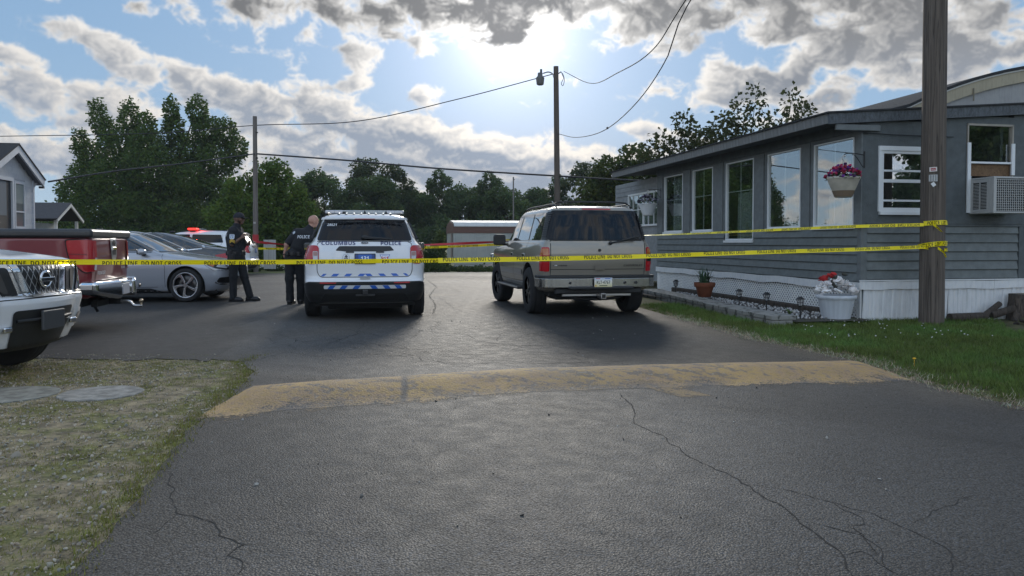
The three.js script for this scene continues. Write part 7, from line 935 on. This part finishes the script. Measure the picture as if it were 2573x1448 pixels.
    part('belt', mesh([bone([-.02, 1.0, 0], .152, [-.02, 1.045, 0], .152, .8)], .012, .02, .022, 0, (x, y) => Math.abs(y - 1.025) - .03), leather, o); part('holster', [box(.1, .2, .06, -.03, .9, .2, .02), box(.06, .1, .05, -.06, 1.04, .205, .015)], leather, o); for (const [x, y, z, w] of [[.13, 1.02, .07, .06], [.15, 1.02, -.02, .05], [-.17, 1.02, .08, .06]]) part('pouch', box(w, .1, .06, x, y, z, .015), leather, o); part('radio', [box(.05, .12, .035, .14, 1.3, -.02, .012), stick([.14, 1.36, -.02], [.12, 1.5, -.03], .006)], CM.black, o);
    part('radio_cord', tube([[.12, 1.42, .1], [.16, 1.33, .12], [.13, 1.2, .14], [.05, 1.06, .18]], .006, 24, 6), CM.black, o);
    const capG = new THREE.SphereGeometry(.112, 28, 14, 0, 6.283, 0, 1.62).scale(1.08, .98, .93).translate(hc[0] - .005, hc[1] + .035, 0); const c = part('cap', [capG, extrude([[.06, -.085], [.15, -.08], [.2, -.04], [.21, 0], [.2, .04], [.15, .08], [.06, .085]], .006, .002, 30).rotateX(-Math.PI / 2).rotateZ(-.12).translate(hc[0], hc[1] + .045, 0)], mat([.012, .014, .02], .85), o); part('button', sph(.01, hc[0] - .005, hc[1] + .146, 0), CM.black, c);
    for (const s of [-1, 1]) part('eye', [sph(.012, hc[0] + .082, hc[1] + .016, s * .033, .7, 1, 1, 10)], mat([.25, .23, .22], .2), o); part('glasses', [box(.012, .034, .055, hc[0] + .098, hc[1] + .014, .034, .01), box(.012, .034, .055, hc[0] + .098, hc[1] + .014, -.034, .01), stick([hc[0] + .09, hc[1] + .02, .064], [hc[0] - .02, hc[1] + .02, .082], .004), stick([hc[0] + .09, hc[1] + .02, -.064], [hc[0] - .02, hc[1] + .02, -.082], .004)], CM.tint, o); part('mouth', box(.008, .006, .04, hc[0] + .09, hc[1] - .056, 0, .003), mat([.1, .04, .03], .6), o); part('beard', mesh([bone([hc[0] + .045, hc[1] - .07, 0], .046, [hc[0] + .06, hc[1] - .085, 0], .028), bone([hc[0] + .01, hc[1] - .045, -.05], .024, [hc[0] + .01, hc[1] - .045, .05], .024)], .006, .02, .002), mat([.03, .018, .012], .9), o);
    D.drape('r', rounded([[-.055, 1.415], [.045, 1.415], [.04, 1.32], [-.005, 1.3], [-.05, 1.32]], .02), decal(96, 112, (g) => { g.fillStyle = '#c9d2dc'; g.fillRect(0, 0, 96, 112); g.fillStyle = '#5c7ea8'; g.fillRect(20, 40, 56, 44); g.fillStyle = '#e8e6da'; g.fillRect(38, 48, 20, 26); g.fillStyle = '#3c5a88'; g.fillRect(14, 12, 68, 14); }), 'shoulder_patch', .004, undefined, undefined, .02);
    for (const k of [0, .022, .044]) D.drape('r', [[-.05, 1.222 + k], [0, 1.262 + k], [.05, 1.222 + k], [.05, 1.236 + k], [0, 1.278 + k], [-.05, 1.236 + k]], mat([.6, .38, .05], .7), 'chevron', .005, undefined, undefined, .015);
    const Dv = drapeOn(o, o.children.find((q) => q.name === 'vest').geometry); Dv.drape('r', rect(-.235, -.11, 1.375, 1.425, 0), words('POLICE', '#c9ccd2', 'bold 60px sans-serif', 220, 64), 'vest_lettering', .004, undefined, undefined, .015);
  }
  // ---- officer leaning to the window of the police car, back to the camera
  {
    const o = thing('person', 'bald police officer in black uniform leaning towards the police car window, back turned', 'person', [-4.42, 0, -15.55], 0), skin = mat([.43, .235, .17], .5);
    const torso = [bone([.05, .96, 0], .135, [.12, 1.1, -.01], .13), bone([.12, 1.1, -.01], .13, [.22, 1.33, -.06], .155), bone([.13, 1.38, -.06], .1, [.34, 1.35, -.1], .1), bone([.09, 1.45, -.07], .066, [.42, 1.41, -.12], .066), bone([.26, 1.44, -.1], .075, [.32, 1.54, -.14], .06)];
    const armL = [bone([.06, 1.42, -.05], .066, [-.105, 1.2, .02], .052), bone([-.105, 1.2, .02], .047, [-.15, .99, .03], .033)], armR = [bone([.42, 1.4, -.13], .064, [.56, 1.2, -.3], .048), bone([.56, 1.2, -.3], .045, [.62, 1.26, -.48], .031)];
    const legL = [bone([-.045, .94, 0], .1, [-.055, .52, .02], .07), bone([-.055, .52, .02], .064, [-.045, .1, .02], .045)], legR = [bone([.12, .94, -.02], .1, [.145, .52, -.06], .07), bone([.145, .52, -.06], .064, [.13, .1, -.12], .045)];
    const hc = [.385, 1.665, -.17], f = [.75, -.66], head = headBones(hc, [.12, -.1], f), neck = [bone([.3, 1.5, -.12], .06, [.37, 1.62, -.165], .058)];
    const hL = hand([-.15, .99, .03], [.12, -.98, -.1], [.9, 0, -.3], .9), hR = hand([.62, 1.26, -.48], [.2, .2, -.9], [.2, -.9, 0], .6);
    part('body', [mesh([...torso, ...armR, ...armL, ...legR, ...legL, ...neck], .014, .04, -.004), mesh([...head, ...neck], .005, .022, 0), mesh(hR, .0042, .01, 0), mesh(hL, .0042, .01, 0)], skin, o);
    const shirtG = mesh([...torso, [...armL[0].slice(0, 4), -.07, 1.246, .005, .06], [...armR[0].slice(0, 4), .535, 1.235, -.27, .056]], .011, .05, .016, .004); part('shirt', shirtG, uniform, o);
    const vg = mesh([bone([.13, 1.14, 0], .135, [.22, 1.32, -.06], .16), bone([.16, 1.4, -.06], .09, [.33, 1.37, -.1], .09)], .012, .05, .022, .001, (x, y) => Math.abs((x - .16) * .88 - (y - 1.24) * .42) - .19); part('vest', vg, vestM, o);
    part('trousers', mesh([bone([.035, 1.0, 0], .14, [.035, .93, 0], .148), ...legR.map((b, i) => (i ? [...b.slice(0, 7), .066] : b)), ...legL.map((b, i) => (i ? [...b.slice(0, 7), .066] : b))], .011, .05, .014, .0045, (x, y) => .05 - y), trouser, o);
    for (const [x, z] of [[-.045, .02], [.13, -.12]]) { const b = part('boot', mesh([bone([x, .055, z + .03], .047, [x, .12, z], .05), bone([x, .045, z + .03], .045, [x + .02, .035, z - .17], .04)], .009, .03, .006, 0, (q, y) => .003 - y), leather, o); part('sole', box(.1, .022, .3, x + .01, .011, z - .06, .01), CM.rubber, b); }
    part('belt', mesh([bone([.04, 1.0, 0], .148, [.045, 1.05, 0], .148)], .012, .02, .022, 0, (x, y) => Math.abs(y - 1.025 - (x - .04) * -.1) - .03), leather, o); for (const [x, y, z, w] of [[-.06, 1.02, .15, .07], [.05, 1.02, .175, .08], [.16, 1.01, .14, .07], [.21, .95, .02, .08]]) part('pouch', box(w, .09, .05, x, y, z, .015), leather, o); part('watch', rot(new THREE.TorusGeometry(.034, .011, 8, 20), Math.PI / 2, 0, 0).translate(-.148, 1.01, .03), CM.black, o); part('ear_crease', sph(.008, hc[0] - .0, hc[1] - .01, hc[2] + .1), mat([.3, .14, .1], .6), o);
    for (const s of [-1, 1]) part('eye', sph(.012, hc[0] + .082 * f[0] - s * .033 * f[1], hc[1] + .016, hc[2] + .082 * f[1] + s * .033 * f[0]), mat([.4, .38, .36], .2), o); part('mouth', sph(.014, hc[0] + .086 * f[0], hc[1] - .056, hc[2] + .086 * f[1], 1, .3, 1), mat([.3, .1, .09], .6), o); part('hair', new THREE.SphereGeometry(.0885, 24, 10, 0, 6.283, 1.35, .55).scale(1, 1, 1).translate(hc[0] - .012, hc[1] + .028, hc[2] + .006), mat([.33, .19, .145], .7), o);
    const D = drapeOn(o, vg); D.drape('r', rect(.13, .37, 1.325, 1.39, 0), words('POLICE', '#d5d8dc', 'bold 60px sans-serif', 260, 68), 'vest_lettering', .004, undefined, undefined, .015); const D2 = drapeOn(o, shirtG); D2.drape('r', rounded([[.02, 1.45], [.07, 1.475], [.075, 1.43], [.03, 1.405]], .01), mat([.45, .5, .55], .7), 'shoulder_patch', .004, undefined, undefined, .015);
  }
}
renderer.render(scene, camera);
